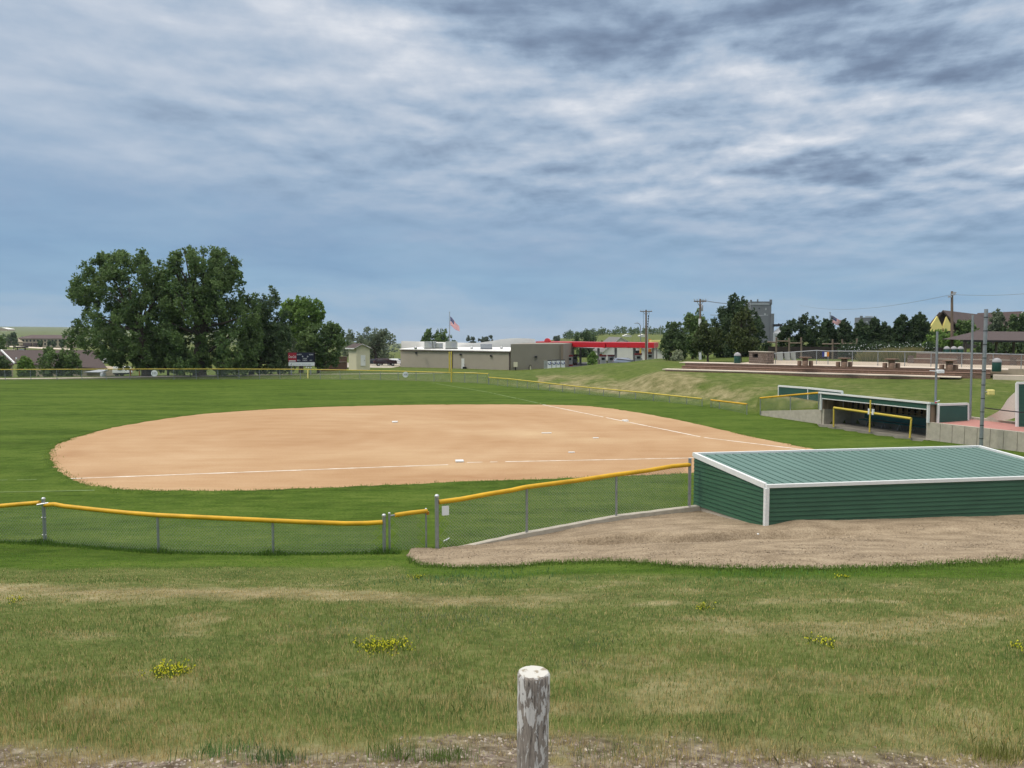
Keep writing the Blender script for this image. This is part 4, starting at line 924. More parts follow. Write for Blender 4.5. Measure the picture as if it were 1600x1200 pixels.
nfront = Vector((along.y, -along.x, 0)); nleft = Vector((-across.y, across.x, 0)) ; nleft = nleft if nleft.x < 0 else -nleft
zr = lambda s: NT.z - .05
part('camera_side_wall', siding(MB(), NB, along, LEN, NB.z - .06, zr, nfront), M['green'], root)
z0 = min(LB.z, NB.z) - .02
part('end_wall', siding(MB(), NB, across, DEP, z0, lambda s: NT.z + (LT.z - NT.z) * s / DEP - .06, nleft), M['green'], root)
part('end_wall', siding(MB(), RNB, across, DEP, z0, lambda s: NT.z + (LT.z - NT.z) * s / DEP - .06, -nleft), M['green'], root)
# footing, inner shell, floor, header
mb = MB(); th = across * .16; ta = along * .16
mb.hexa([NB - zv * .9 + nleft * .05, LB - zv * .9 + nleft * .05, LB - zv * .9 + ta, NB - zv * .9 + ta], [Vector((q.x, q.y, z0 - .004)) for q in (NB + nleft * .05, LB + nleft * .05, LB + ta, NB + ta)])
mb.hexa([NB - zv * .9 + ta, RNB - zv * .9 - ta, RNB - zv * .9 + th - ta, NB - zv * .9 + th + ta], [Vector((q.x, q.y, z0 - .006)) for q in (NB + ta, RNB - ta, RNB + th - ta, NB + th + ta)])
mb.hexa([RNB - zv * .9 - ta, RB - zv * .9 - ta, RB - zv * .9, RNB - zv * .9], [Vector((q.x, q.y, z0 - .004)) for q in (RNB - ta, RB - ta, RB, RNB)])
part('concrete_base', mb, M['conc'], root)
mb = MB()
for a, b in ((NB + across * .03, RNB + across * .03),): mb.hexa([Vector((q.x, q.y, z0)) for q in (a, b, b + across * .08, a + across * .08)], [Vector((q.x, q.y, NT.z - .08)) for q in (a, b, b + across * .08, a + across * .08)])
for a, b, w in ((NB, LB, along), (RNB, RB, -along)):
    a, b = a + across * .12 + w * .02, b - across * .05 + w * .02; mb.hexa([Vector((q.x, q.y, z0)) for q in (a, b, b + w * .08, a + w * .08)], [Vector((q.x, q.y, (NT.z if q is a or (q - NB).length < 1 else NT.z) - .1)) for q in (a, b, b + w * .08, a + w * .08)])
mb.beam(LT - zv * .22, RT - zv * .22, .12, .30); mid = LT.lerp(RT, .5)
mb.beam(Vector((mid.x, mid.y, .0)), Vector((mid.x, mid.y, LT.z - .3)), .12, .12)
part('inner_frame', mb, M['stud'], root)
mb = MB().hexa([Vector((q.x, q.y, .0)) for q in (NB + across * .4 + along * .3, RNB + across * .4 - along * .3, RNB + across * .8 - along * .3, NB + across * .8 + along * .3)], [Vector((q.x, q.y, .45)) for q in (NB + across * .4 + along * .3, RNB + across * .4 - along * .3, RNB + across * .8 - along * .3, NB + across * .8 + along * .3)])
part('bench', mb, M['teal'], root)
# roof sheet with raised ribs
mb = MB(); up = (RT - LT).cross(NT - LT).normalized(); up = up if up.z > 0 else -up
mb.hexa([q - up * .05 for q in (NT, RNT, RT, LT)], [q - up * .005 for q in (NT, RNT, RT, LT)])
nr = 34
for i in range(nr):
    w = along * .03; a0, a1, b0, b1 = NT.lerp(RNT, i / nr) + w, NT.lerp(RNT, (i + 1) / nr) - w, LT.lerp(RT, i / nr) + w, LT.lerp(RT, (i + 1) / nr) - w
    mb.hexa([q - up * .004 for q in (a0, a1, b1, b0)], [a0 + up * .034, a1 + up * .034, b1 + up * .034, b0 + up * .034])
part('roof', mb, M['roofg'], root)
mb = MB(); e = .0
mb.beam(NT + up * .012 + nfront * .03 - along * .06, RNT + up * .012 + nfront * .03 + along * .06, .09, .10); part('fascia', mb, M['white'], root, .006)
part('fascia', MB().beam(LT + up * .03 - along * .07, RT + up * .03 + along * .07, .10, .12), M['white'], root, .006)
part('barge_board', MB().beam(NT + nleft * .035 + up * .012 + across * .03, LT + nleft * .035 + up * .016 - across * .03, .09, .16, up), M['white'], root, .006)
part('barge_board', MB().beam(RNT - nleft * .035 + up * .012 + across * .03, RT - nleft * .035 + up * .016 - across * .03, .09, .16, up), M['white'], root, .006)
mb = MB().box(NB + nleft * .03 + nfront * .03 + zv * ((NT.z - NB.z) / 2 - .05), (.12, .12, NT.z - NB.z + .02), math.atan2(along.y, along.x)); part('corner_trim', mb, M['white'], root, .006)
mb = MB().box(Vector((LB.x, LB.y, (LB.z + LT.z) / 2 - .06)) + nleft * .01, (.085, .085, LT.z - LB.z - .02), math.atan2(along.y, along.x)); part('corner_trim', mb, M['white'], root, .006)

# ================================================================== FAR DUGOUT
fa_ = P(1283, 663, z=0); fb_ = P(1450, 687.5, z=0); al = (fb_ - fa_); al.z = 0; FL = al.length; al.normalize(); bk = Vector((-al.y, al.x, 0)); bk = bk if bk.x > 0 else -bk
root = thing('dugout', 'far open-fronted dugout with dark board back wall and teal bench, seen across the infield', 'dugout', fa_)
zt = 2.10; Q = lambda s, t, z: fa_ + al * s + bk * t + zv * z
part('floor', MB().hexa([Q(-.1, -.15, -.2), Q(FL + .1, -.15, -.2), Q(FL + .1, 2.7, -.2), Q(-.1, 2.7, -.2)][::1], [Q(-.1, -.15, .025), Q(FL + .1, -.15, .025), Q(FL + .1, 2.7, .025), Q(-.1, 2.7, .025)]), M['conc_dark'], root)
part('side_wall', MB().hexa([Q(0, .05, 0), Q(.18, .05, 0), Q(.18, 2.6, 0), Q(0, 2.6, 0)], [Q(0, .05, 1.0), Q(.18, .05, 1.0), Q(.18, 2.6, 1.0), Q(0, 2.6, 1.0)]), M['conc'], root)
part('side_wall', MB().hexa([Q(FL - .18, .05, 0), Q(FL, .05, 0), Q(FL, 2.6, 0), Q(FL - .18, 2.6, 0)], [Q(FL - .18, .05, 1.0), Q(FL, .05, 1.0), Q(FL, 2.6, 1.0), Q(FL - .18, 2.6, 1.0)]), M['conc'], root)
part('back_wall', MB().hexa([Q(.18, 2.4, 0), Q(FL - .18, 2.4, 0), Q(FL - .18, 2.6, 0), Q(.18, 2.6, 0)], [Q(.18, 2.4, 1.0), Q(FL - .18, 2.4, 1.0), Q(FL - .18, 2.6, 1.0), Q(.18, 2.6, 1.0)]), M['conc_dark'], root)
mb = MB()
for a, b, c, d in ((0, FL, 2.45, 2.6),): mb.hexa([Q(a, c, 1.0), Q(b, c, 1.0), Q(b, d, 1.0), Q(a, d, 1.0)], [Q(a, c, 1.78), Q(b, c, 1.78), Q(b, d, 1.78), Q(a, d, 1.78)])
for a in (0, FL - .1): mb.hexa([Q(a, .05, 1.0), Q(a + .1, .05, 1.0), Q(a + .1, 2.44, 1.0), Q(a, 2.44, 1.0)], [Q(a, .05, 2.02), Q(a + .1, .05, 2.02), Q(a + .1, 2.44, 1.78), Q(a, 2.44, 1.78)])
part('board_wall', mb, M['ply'], root)
for i in range(18):
    s = .3 + i * (FL - .6) / 17; part('stud', MB().hexa([Q(s, 2.34, 1.0), Q(s + .05, 2.34, 1.0), Q(s + .05, 2.44, 1.0), Q(s, 2.44, 1.0)], [Q(s, 2.34, 1.78), Q(s + .05, 2.34, 1.78), Q(s + .05, 2.44, 1.78), Q(s, 2.44, 1.78)]), M['stud'], root)
part('shelf', MB().hexa([Q(4.1, 2.1, 1.12), Q(6.6, 2.1, 1.12), Q(6.6, 2.33, 1.12), Q(4.1, 2.33, 1.12)], [Q(4.1, 2.1, 1.16), Q(6.6, 2.1, 1.16), Q(6.6, 2.33, 1.16), Q(4.1, 2.33, 1.16)]), M['wood'], root)
part('roof', MB().hexa([Q(-.12, -.1, zt - .09), Q(FL + .12, -.1, zt - .09), Q(FL + .12, 2.75, zt - .32), Q(-.12, 2.75, zt - .32)], [Q(-.12, -.1, zt - .02), Q(FL + .12, -.1, zt - .02), Q(FL + .12, 2.75, zt - .25), Q(-.12, 2.75, zt - .25)]), M['roofg'], root)
part('fascia', MB().beam(Q(-.05, -.05, zt - .22), Q(FL + .05, -.05, zt - .22), .07, .26), M['green2'], root)
mb = MB().beam(Q(-.15, -.12, zt - .01), Q(FL + .15, -.12, zt - .01), .10, .10); part('roof_trim', mb, M['white'], root)
part('lower_trim', MB().beam(Q(.1, -.06, zt - .38), Q(FL - .1, -.06, zt - .38), .06, .05), M['white'], root)
part('corner_post', MB().beam(Q(0, -.06, .95), Q(0, -.06, zt - .07), .12, .12, (0, 1, 0)), M['white'], root); part('corner_post', MB().beam(Q(FL, -.06, .98), Q(FL, -.06, zt - .07), .12, .12, (0, 1, 0)), M['white'], root)
t = thing('player_bench', 'long teal bench with metal legs inside the far dugout', 'bench', Q(FL / 2, 1.9, 0))
part('backrest', MB().hexa([Q(1.5, 2.15, .48), Q(FL - .3, 2.15, .48), Q(FL - .3, 2.2, .48), Q(1.5, 2.2, .48)], [Q(1.5, 2.2, .92), Q(FL - .3, 2.2, .92), Q(FL - .3, 2.25, .92), Q(1.5, 2.25, .92)]), M['teal'], t)
part('seat', MB().hexa([Q(1.5, 1.7, .40), Q(FL - .3, 1.7, .40), Q(FL - .3, 2.1, .40), Q(1.5, 2.1, .40)], [Q(1.5, 1.7, .45), Q(FL - .3, 1.7, .45), Q(FL - .3, 2.1, .45), Q(1.5, 2.1, .45)]), M['teal'], t)
for s in (2.0, 3.2, 4.4, 5.4, 6.5, FL - .6): part('leg', MB().beam(Q(s, 1.75, .03), Q(s + .0, 1.95, .40), .05, .05, (0, 1, 0)).beam(Q(s, 2.1, .03), Q(s, 1.95, .40), .05, .05, (0, 1, 0)), M['cap'], t)
# yellow guard rail in front
root = thing('guard_rail', 'yellow pipe guard rail standing before the open front of the far dugout', 'railing', P(1302, 666, z=0))
ga, gb = P(1302.5, 667, z=0), P(1421.5, 684.5, z=0); gat, gbt = P(1303, 637, Y=ga.y), P(1424, 654, Y=gb.y)
for a, b in ((ga, gat), (gb, gbt)): part('post', MB().tube([a, b], .055, 8), M['yellow2'], root)
part('rail', MB().tube([gat, gbt], .075, 8), M['yellow2'], root)
mid = ga.lerp(gb, .50); part('post', MB().tube([mid, mid + zv * 1.95], .05, 8), M['yellow2'], root)
for s in (-.07, .22): part('padding', MB().tube([mid + al * s + zv * 1.08, mid + al * s + zv * 1.42], .085, 8), M['wht_t'], root)
# wing wall left, retaining wall right
mb = MB(); w = bk * .2; a = P(1188, 649, z=0); zl = .32
A0 = fa_ - al * 0.01; mb.hexa([a - zv * .2, A0 - zv * .2, A0 + w - zv * .2, a + w - zv * .2][::-1] if False else [a - zv * .2, A0 - zv * .2, A0 + w - zv * .2, a + w - zv * .2], [a + zv * zl, A0 + zv * .98, A0 + w + zv * .98, a + w + zv * zl])
solo('retaining_wall', mb, M['conc'], 'low pale concrete wing wall sloping down left of the far dugout', 'wall', loc=a)
rb = [Q(FL + .01, 0, 0), P(1600, 704, z=0), P(1760, 727, z=0)]; mb = MB()
d = (rb[2] - rb[0]); 
n = 14
for i in range(n):
    a, b = rb[0].lerp(rb[2], i / n + .0012), rb[0].lerp(rb[2], (i + 1) / n - .0012); w = Vector((-d.y, d.x, 0)).normalized() * .22; w = w if w.x > 0 else -w
    mb.hexa([a - zv * .2, b - zv * .2, b + w - zv * .2, a + w - zv * .2], [a + zv * 1.0, b + zv * 1.0, b + w + zv * 1.0, a + w + zv * 1.0])
solo('retaining_wall', mb, M['conc'], 'stained concrete retaining wall right of the far dugout below the red paving', 'wall', loc=rb[0])
# red paving on top, its kerb
mb = MB(); pts = [rb[0] + w * 1.01 + zv * .972, rb[2] + w * 1.01 + zv * .972, rb[2] + w * 1.01 + Vector((4.5, 4.0, .972)), P(1600, 664, z=.972), P(1508, 652, z=.972), P(1462, 652, z=.972)]
mb.add(pts, [tuple(range(6))]); struct('red_paving', mb, M['pave_red'])
mb = MB().beam(P(1500, 651.5, z=1.02), P(1592, 661.5, z=1.02), .25, .16); struct('paving_kerb', mb, M['conc'])

# green screens behind and beside the far dugout
def screen(name, lab, pts, m='green2', posts=True):
    """pts: list of (bottom, top) pairs along the run"""
    root = thing(name, lab, 'screen', pts[0][0]); mb = MB()
    for (a, at_), (b, bt) in zip(pts[:-1], pts[1:]):
        d = (b - a); d.z = 0; nn = Vector((-d.y, d.x, 0)).normalized() * .05; k = 11
        for i in range(k):
            q = lambda t, lo, hi: lo + (hi - lo) * t
            p0, p1, p2, p3 = a.lerp(at_, i / k), b.lerp(bt, i / k), b.lerp(bt, (i + 1) / k), a.lerp(at_, (i + 1) / k)
            mb.hexa([p0 - nn, p1 - nn, p1 + nn, p0 + nn], [p3 - nn * .6, p2 - nn * .6, p2 + nn * .6, p3 + nn * .6])
    part('boarding', mb, M[m], root)
    for a, t in pts: part('trim_post', MB().beam(a - zv * .02, t, .11, .13, (0, 1, 0)), M['white'], root)
    for (a, at_), (b, bt) in zip(pts[:-1], pts[1:]): part('top_trim', MB().beam(at_, bt, .14, .12), M['white'], root)
    return root
s0b, s0t = P(1217, 642, Y=58), P(1217, 603, Y=58); s1b, s1t = P(1263, 640, Y=54.6), P(1263, 606.5, Y=54.6); s2b, s2t = P(1316, 641, Y=50.8), P(1316, 612, Y=50.8)
screen('windscreen_wall', 'green boarded screen with white frame behind the sloping yellow rail left of the far dugout', [(s0b, s0t), (s1b, s1t), (s2b, s2t)])
screen('windscreen_wall', 'green boarded screen between the far dugout and the middle grey pole', [(Q(FL + .16, .5, .95), Q(FL + .16, .5, 1.98)), (P(1512, 658, Y=43.9), P(1512, 631, Y=43.9))])
screen('windscreen_wall', 'tall green boarded screen with white edge at the right picture border', [(P(1589, 668, Y=41.0), P(1589, 598.5, Y=41.0)), (P(1700, 672, Y=40.4), P(1700, 596, Y=40.4))])
# backstop poles, netting, cable
def pole(px0, y0, px1, y1, Y, r, lab, bands=0):
    a, b = P(px1, y1, Y=Y), P(px0, y0, Y=Y); root = thing('backstop_pole', lab, 'pole', a, 'backstop poles')
    part('shaft', MB().tube([a - zv * .1, b], r, 12), M['galv'], root)
    for i in range(bands): q = a.lerp(b, (i + 1.0) / (bands + .6)); part('band', MB().tube([q - zv * .02, q + zv * .02], r * 1.08, 12), M['dark'], root)
    return a, b
pole(1541, 483, 1532.5, 706, 39.0, .088, 'thickest grey backstop pole with dark bands, rising from behind the near dugout roof', 10)
pole(1464.5, 518, 1461, 657, 44.2, .062, 'thin grey pole at the right end of the far dugout, with a floodlight halfway up')
pole(1520, 492, 1516, 656, 44.4, .058, 'plain pale grey pole between the other two backstop poles')
c = P(1547.5, 613, Y=38.9); root = thing('floodlight', 'cream floodlight box on the right side of the thickest banded pole', 'lamp', c)
part('housing', MB().box(c, (.34, .22, .27)), M['yell3'], root, .04); part('bracket', MB().tube([c - Vector((.17, 0, -.02)), P(1537, 612, Y=39)], .025, 6), M['galv'], root)
c = P(1469, 580.5, Y=44.1); root = thing('floodlight', 'white floodlight on the thin pole above the far dugout end', 'lamp', c)
part('housing', MB().box(c, (.38, .25, .20)), M['wht_t'], root, .03); part('bracket', MB().tube([c + Vector((-.6, 0, .05)), c], .03, 6), M['wht_t'], root)
mb = MB().tube([P(1537, 637, Y=39.2), P(1570, 641.5, Y=39.6), P(1700, 655, Y=41)], .03, 6); solo('black_cable', mb, M['black'], 'black cable stretched from the thickest pole to the right', 'cable', loc=P(1537, 637, Y=39.2))
a = P(1460, 651, Y=43.6); root = thing('hydrant', 'red yard hydrant with a curved handle beside the thin pole', 'hydrant', a)
part('pipe', MB().tube([a, P(1461, 632, Y=43.6), P(1463, 628, Y=43.6)], .05, 8), M['redpaint'], root); part('handle', MB().tube([P(1462, 628, Y=43.6), P(1468, 626, Y=43.6)], .03, 6), M['wht_t'], root)
# netting: sagging curtain tied to the green screen
na, nb_, nc = P(1588, 611, Y=41.2), P(1588, 653, Y=41.2), P(1537, 657, Y=44.2); mb = MB(); n = 14; vs = []
for i in range(n + 1):
    for j in range(n + 1):
        u, v = i / n, j / n; top = na.lerp(nc, u); bot = nb_.lerp(P(1545, 660, Y=44.0), u); p = top.lerp(bot, v)
        p = p - zv * (.16 * math.sin(math.pi * u) * (1 - v) ** 1.2) + Vector((0, .12 * math.sin(9 * u + 2 * v), 0)); p.z = max(p.z, 1.0)
        vs.append(p)
mb.add(vs, [(i * (n + 1) + j, i * (n + 1) + j + 1, (i + 1) * (n + 1) + j + 1, (i + 1) * (n + 1) + j) for i in range(n) for j in range(n)], True)
solo('netting', mb, M['net'], 'cream netting sagging from the tall green screen at the right border', 'net', loc=nb_)

# ================================================================== TERRACE
TL = Vector((15.2, 76.0, 0)); te = Vector((.8377, -.5462, 0)); tn = Vector((.5462, .8377, 0))
TQ = lambda s, w, z: Vector((TL.x + te.x * s + tn.x * w, TL.y + te.y * s + tn.y * w, z))
def slab(mb, s0, s1, w0, w1, z0, z1): return mb.hexa([TQ(s0, w0, z0), TQ(s1, w0, z0), TQ(s1, w1, z0), TQ(s0, w1, z0)], [TQ(s0, w0, z1), TQ(s1, w0, z1), TQ(s1, w1, z1), TQ(s0, w1, z1)])
TE = 27.3
root = thing('terrace_steps', 'long low terrace of brown block steps along the top of the weedy bank', 'terrace', TQ(0, 0, 2.0))
part('footing', slab(MB(), 0, TE - 3.5, 0, .3, 1.5, 2.34), M['block'], root)
part('lower_walk', slab(MB(), -.3, TE - 2.0, -.04, 1.3, 2.34, 2.42), M['walk'], root)
part('riser', slab(MB(), 1.2, TE, 1.3, 1.6, 1.8, 2.68), M['block'], root)
part('tread', slab(MB(), 1.2, TE, 1.26, 2.2, 2.68, 2.72), M['brown'], root)
part('riser', slab(MB(), 1.2, TE, 2.2, 2.5, 1.8, 2.97), M['block'], root)
part('upper_walk', slab(MB(), .6, TE + 1.2, 2.16, 4.2, 2.97, 3.03), M['walk'], root)
struct('sand_court', slab(MB(), 6, TE + 14, 4.45, 15, 2.2, 3.0), M['sand'])
struct('concrete_path', slab(MB(), TE + .2, TE + 16, .7, 1.5, 1.6, 2.62), M['walk'])
# picnic tables
def picnic(loc, lab, first=None):
    if first: return dup(first, loc, lab)
    t = thing('picnic_table', lab, 'picnic table', loc, 'round block picnic tables on the terrace'); o = Vector(loc)
    part('table_top', MB().lathe(o, [(.0, .72), (.52, .72), (.54, .76), (.52, .80), (.0, .80)], 16), M['brown'], t)
    part('pedestal', MB().lathe(o, [(.26, 0), (.26, .72)], 12), M['brown'], t)
    for k in range(3):
        a = .15 + k * 2.094; part('stool', MB().lathe(o + Vector((.56 * math.cos(a), .56 * math.sin(a), 0)), [(.19, 0), (.19, .42), (.17, .44), (0, .44)], 10), M['brown'], t)
    return t
tab = None
for px, yb, lab in ((1258, 571.5, 'round block picnic table nearest the grey board panels'), (1319, 573.5, 'round block picnic table, second from the grey board panels'), (1393, 575.5, 'round block picnic table in front of the tan ornamental grass'), (1483, 578.5, 'round block picnic table between the thin pole and the plain pole')):
    q = P(px, yb, z=3.03); t = picnic(q, lab, tab); tab = tab or t
# terrace fence
root = thing('terrace_fence', 'plain grey chain link fence along the back of the terrace walk', 'fence', TQ(8, 4.3, 3))
tp = [(1199, 571, 553.5), (1212, 571, 552), (1276, 570.5, 547.5), (1294, 571.5, 548.5), (1332, 572.5, 548.7), (1372, 574, 549), (1414, 575, 549.5), (1455, 576, 550.3), (1503, 577.5, 551.5), (1552, 579.5, 552.8), (1596, 581.5, 554), (1680, 585, 556.5)]
pts = []
for px, yb, yt in tp:
    f = P(px, yb, z=3.0); s = (f - TQ(0, 0, 0)).dot(te); f = TQ(max(s, 8), 4.32, 3.0); r_ = ray(px, 560); s = None
    # point on the fence line seen at px
    k = (px - 800) / F; x0, y0 = TL.x + tn.x * 4.32, TL.y + tn.y * 4.32; s = (k * y0 - x0) / (te.x - k * te.y); f = TQ(s, 4.32, 3.0)
    pts.append((f, P(px, yt, Y=f.y)))
for f, t in pts[:-1]: part('post', MB().tube([f, t], .035, 6), M['galv'], root)
part('top_rail', MB().tube([t for f, t in pts], .04, 6), M['galv'], root)
part('wire_mesh', chain(pts, .17, .012, .6), M['wire'], root)
c = pts[3][0].lerp(pts[3][1], .72); c = P(1290, 553.5, Y=c.y - .15); root = thing('notice_board', 'small blue, white and orange notice hung on the terrace fence', 'sign', c)
for k, m in enumerate(('blue', 'wht_t', 'orange')): part('panel', MB().box(c + Vector(((k - 1) * .21, 0, 0)), (.21, .02, .42 if k else .5)), M[m], root)
def bin_(px, yb, z, s, lab, first=None):
    q = P(px, yb, z=z)
    if first: return dup(first, q, lab)
    t = thing('litter_bin', lab, 'bin', q, 'green litter bins with grey domed lids')
    part('barrel', MB().lathe(q, [(.36 * s, 0), (.38 * s, .05), (.38 * s, .82 * s), (.36 * s, .86 * s)], 14), M['bin'], t)
    part('domed_lid', MB().lathe(q, [(.40 * s, .86 * s), (.40 * s, .92 * s), (.34 * s, 1.08 * s), (.20 * s, 1.2 * s), (.02, 1.26 * s)], 14), M['dome'], t)
    return t
b0 = bin_(1557, 580.5, 2.98, .85, 'green domed litter bin at the right end of the terrace')
bin_(1152, 567.5, 3.03, .85, 'green domed litter bin under the larger olive pine', b0)
for px, lab in ((1479, 'left green domed bin of the three beside the wooden light pole'), (1490, 'middle green domed bin of the three beside the wooden light pole'), (1500.5, 'right green domed bin of the three beside the wooden light pole')): bin_(px, 556, 3.5, .85, lab, b0).location = (lambda q: q)(P(px, 555.5, Y=88))
# stone counter, board panels, log frames, seat walls, grasses
a, b = P(1170, 568, z=2.98), P(1199, 569.5, z=2.98); b = Vector((b.x, b.y, a.z)); root = thing('stone_counter', 'stacked stone barbecue counter with a dark opening at the left end of the terrace fence', 'barbecue', a)
d = (b - a); L = d.length; ux = d.normalized(); bk2 = Vector((-ux.y, ux.x, 0)); mb = MB()
C_ = lambda s, t, z: a + ux * s + bk2 * t + zv * z
for s0, s1, z0_, z1_ in ((0, .5, 0, 1.15), (.5, 1.25, 0, .62), (1.25, L, 0, 1.15), (.5, 1.25, 1.0, 1.15)):
    mb.hexa([C_(s0, 0, z0_), C_(s1, 0, z0_), C_(s1, .8, z0_), C_(s0, .8, z0_)], [C_(s0, 0, z1_), C_(s1, 0, z1_), C_(s1, .8, z1_), C_(s0, .8, z1_)])
part('masonry', mb, M['stonewall'], root); part('coping', MB().hexa([C_(-.06, -.06, 1.152), C_(L + .06, -.06, 1.152), C_(L + .06, .86, 1.152), C_(-.06, .86, 1.152)], [C_(-.06, -.06, 1.22), C_(L + .06, -.06, 1.22), C_(L + .06, .86, 1.22), C_(-.06, .86, 1.22)]), M['conc'], root)
part('firebox', MB().hexa([C_(.5, .35, .62), C_(1.25, .35, .62), C_(1.25, .78, .62), C_(.5, .78, .62)], [C_(.5, .35, 1.0), C_(1.25, .35, 1.0), C_(1.25, .78, 1.0), C_(.5, .78, 1.0)]), M['dark'], root)
for k, (px0, px1) in enumerate(((1214, 1223), (1226, 1234), (1236, 1243))):
    a, b = P(px0, 565.5, Y=84), P(px1, 565, Y=83.6); solo('wooden_screen', MB().beam(a.lerp(b, 0) + zv * .5, b + zv * .5, .08, 1.15), M['hvac'], ['left grey board panel of the three behind the terrace fence', 'middle grey board panel of the three behind the terrace fence', 'right grey board panel of the three behind the terrace fence'][k], 'panel', 'grey board panels', loc=a)
def logframe(lab, beams, posts, Y):
    o = P(posts[0][0], posts[0][2], Y=Y); root = thing('log_frame', lab, 'pergola', o)
    for x0, x1, y in beams: part('beam', MB().tube([P(x0, y, Y=Y), P(x1, y + .3, Y=Y)], .09, 6), M['wood'], root)
    for x, y0, y1 in posts: q = P(x, y1, Y=Y); part('post', MB().tube([Vector((q.x, q.y, gz(q.x, q.y) - .1)), P(x, y0, Y=Y)], .11, 6), M['wood'], root)
logframe('weathered log pergola frame below the grain elevator', [(1199, 1213, 534.5), (1213, 1233, 533), (1233, 1253, 536)], [(1213, 527, 553), (1233, 528, 556), (1252, 527, 556)], 92)
logframe('weathered log pergola frame below the row of junipers', [(1285, 1301, 537.5), (1301, 1316, 537), (1316, 1339, 536.8)], [(1301, 530, 553), (1316, 530, 553), (1339, 529, 553)], 92)
a, b = P(1200, 560, Y=95), P(1472, 560, Y=90); a.z = gz(a.x, a.y); b.z = gz(b.x, b.y)
mb = MB().beam(a + zv * .7, b + zv * .7, .12, 1.5); solo('board_fence', mb, M['stud'], 'dark brown board fence below the row of junipers', 'fence', loc=a)
# white-blossomed shrubs in front of the dark boards
def blossom(cx, cy, w, lab, Y, n=2):
    q = P(cx, cy, Y=Y); z = gz(q.x, q.y); root = thing('flowering_shrub', lab, 'shrub', (q.x, q.y, z), 'dark shrubs dotted with white blossom'); ww = w * Y / F
    cl = np.array([[q.x + RNG.uniform(-.5, .5) * ww, q.y + RNG.uniform(-.4, .4), z + RNG.uniform(.5, 1.7), .55] for _ in range(16)]); V, C = leaves_from_clumps(cl, 2200, .22, LEAFC['conifer'])
    me = npmesh('foliage', V - np.array(root.location), 4, C, M['leaf']); ob = bpy.data.objects.new('foliage', me); COL.objects.link(ob); ob.parent = root
    mb = MB()
    for _ in range(int(w * .7)):
        mb.ball((q.x + RNG.uniform(-.52, .52) * ww, q.y - RNG.uniform(.5, .9), z + 1.55 + RNG.normal(0, .28)), RNG.uniform(.025, .06), n=5)
    part('blossoms', mb, M['wht_t'], root)
blossom(1330, 548, 34, 'dark shrub with scattered white blossom left of the middle tan grass clump', 90)
blossom(1366, 546, 38, 'dark shrub with white blossom above the left tan grass clump', 90)
blossom(1404, 546, 40, 'dark shrub with the densest white blossom above the middle tan grass clump', 89.5)
blossom(1440, 549, 30, 'dark shrub with white blossom right of the tan grass clumps', 89)
def bunchgrass(px, yb, w, h, lab, Y):
    q = P(px, yb, Y=Y); z = gz(q.x, q.y); n = 1500; ww = w * Y / F / 2; root = thing('ornamental_grass', lab, 'grass clump', (q.x, q.y, z), 'tan ornamental grass clumps')
    x = RNG.normal(0, ww * .5, n); y = RNG.normal(0, .35, n); hh = 1.35 * h * Y / F * RNG.uniform(.45, 1.1, n); b = np.stack([x, y, np.zeros(n)], -1); lean = np.stack([x * .5 + RNG.normal(0, .12, n), y * .3, hh], -1)
    sd_ = np.array([.018, 0, 0]); V = np.stack([b - sd_, b + sd_, b + lean * .6 + sd_, b + lean * [1.15, 1, 1], b + lean * .6 - sd_], 1)
    t = RNG.random(n)[:, None]; me = npmesh('blades', V, 5, np.array([.46, .38, .18]) * t + np.array([.11, .13, .045]) * (1 - t), M['blade']); ob = bpy.data.objects.new('blades', me); COL.objects.link(ob); ob.parent = root
bunchgrass(1359, 562, 24, 14, 'left clump of tan ornamental grass behind the terrace fence', 84)
bunchgrass(1391, 561, 24, 17, 'middle clump of tan ornamental grass behind the terrace fence', 84)
bunchgrass(1425, 559, 26, 18, 'right clump of tan ornamental grass beside the seat wall', 83)
root = thing('seat_wall', 'long low brown block seat wall across the sandy court', 'wall', P(1418, 565, Y=76))
wa, wb = P(1418, 567, Y=76), P(1600, 573, Y=70.5); wc = P(1700, 578, Y=67)
part('lower_wall', MB().beam(Vector((wa.x, wa.y, 3.2)), Vector((wb.x, wb.y, 3.2)), .35, .5), M['block'], root)
part('coping', MB().beam(Vector((wa.x, wa.y, 3.475)), Vector((wb.x, wb.y, 3.475)), .45, .05), M['conc'], root)
ua = Vector((wa.x + 1.5, wa.y + 1.2, 3.45)); ub = Vector((wb.x + 1.8, wb.y + 1.2, 3.45)); part('upper_wall', MB().beam(ua, ub, .35, 1.0), M['block'], root)
part('upper_coping', MB().beam(ua + zv * .525, ub + zv * .525, .45, .05), M['conc'], root)
for k in range(5):
    q = Vector((wa.x, wa.y, 3.3)).lerp(Vector((wb.x, wb.y, 3.3)), .03 + k * .22); part('pier', MB().box(q, (.5, .5, .8), -.5).box(q + zv * .43, (.6, .6, .07), -.5), M['stonewall'], root)
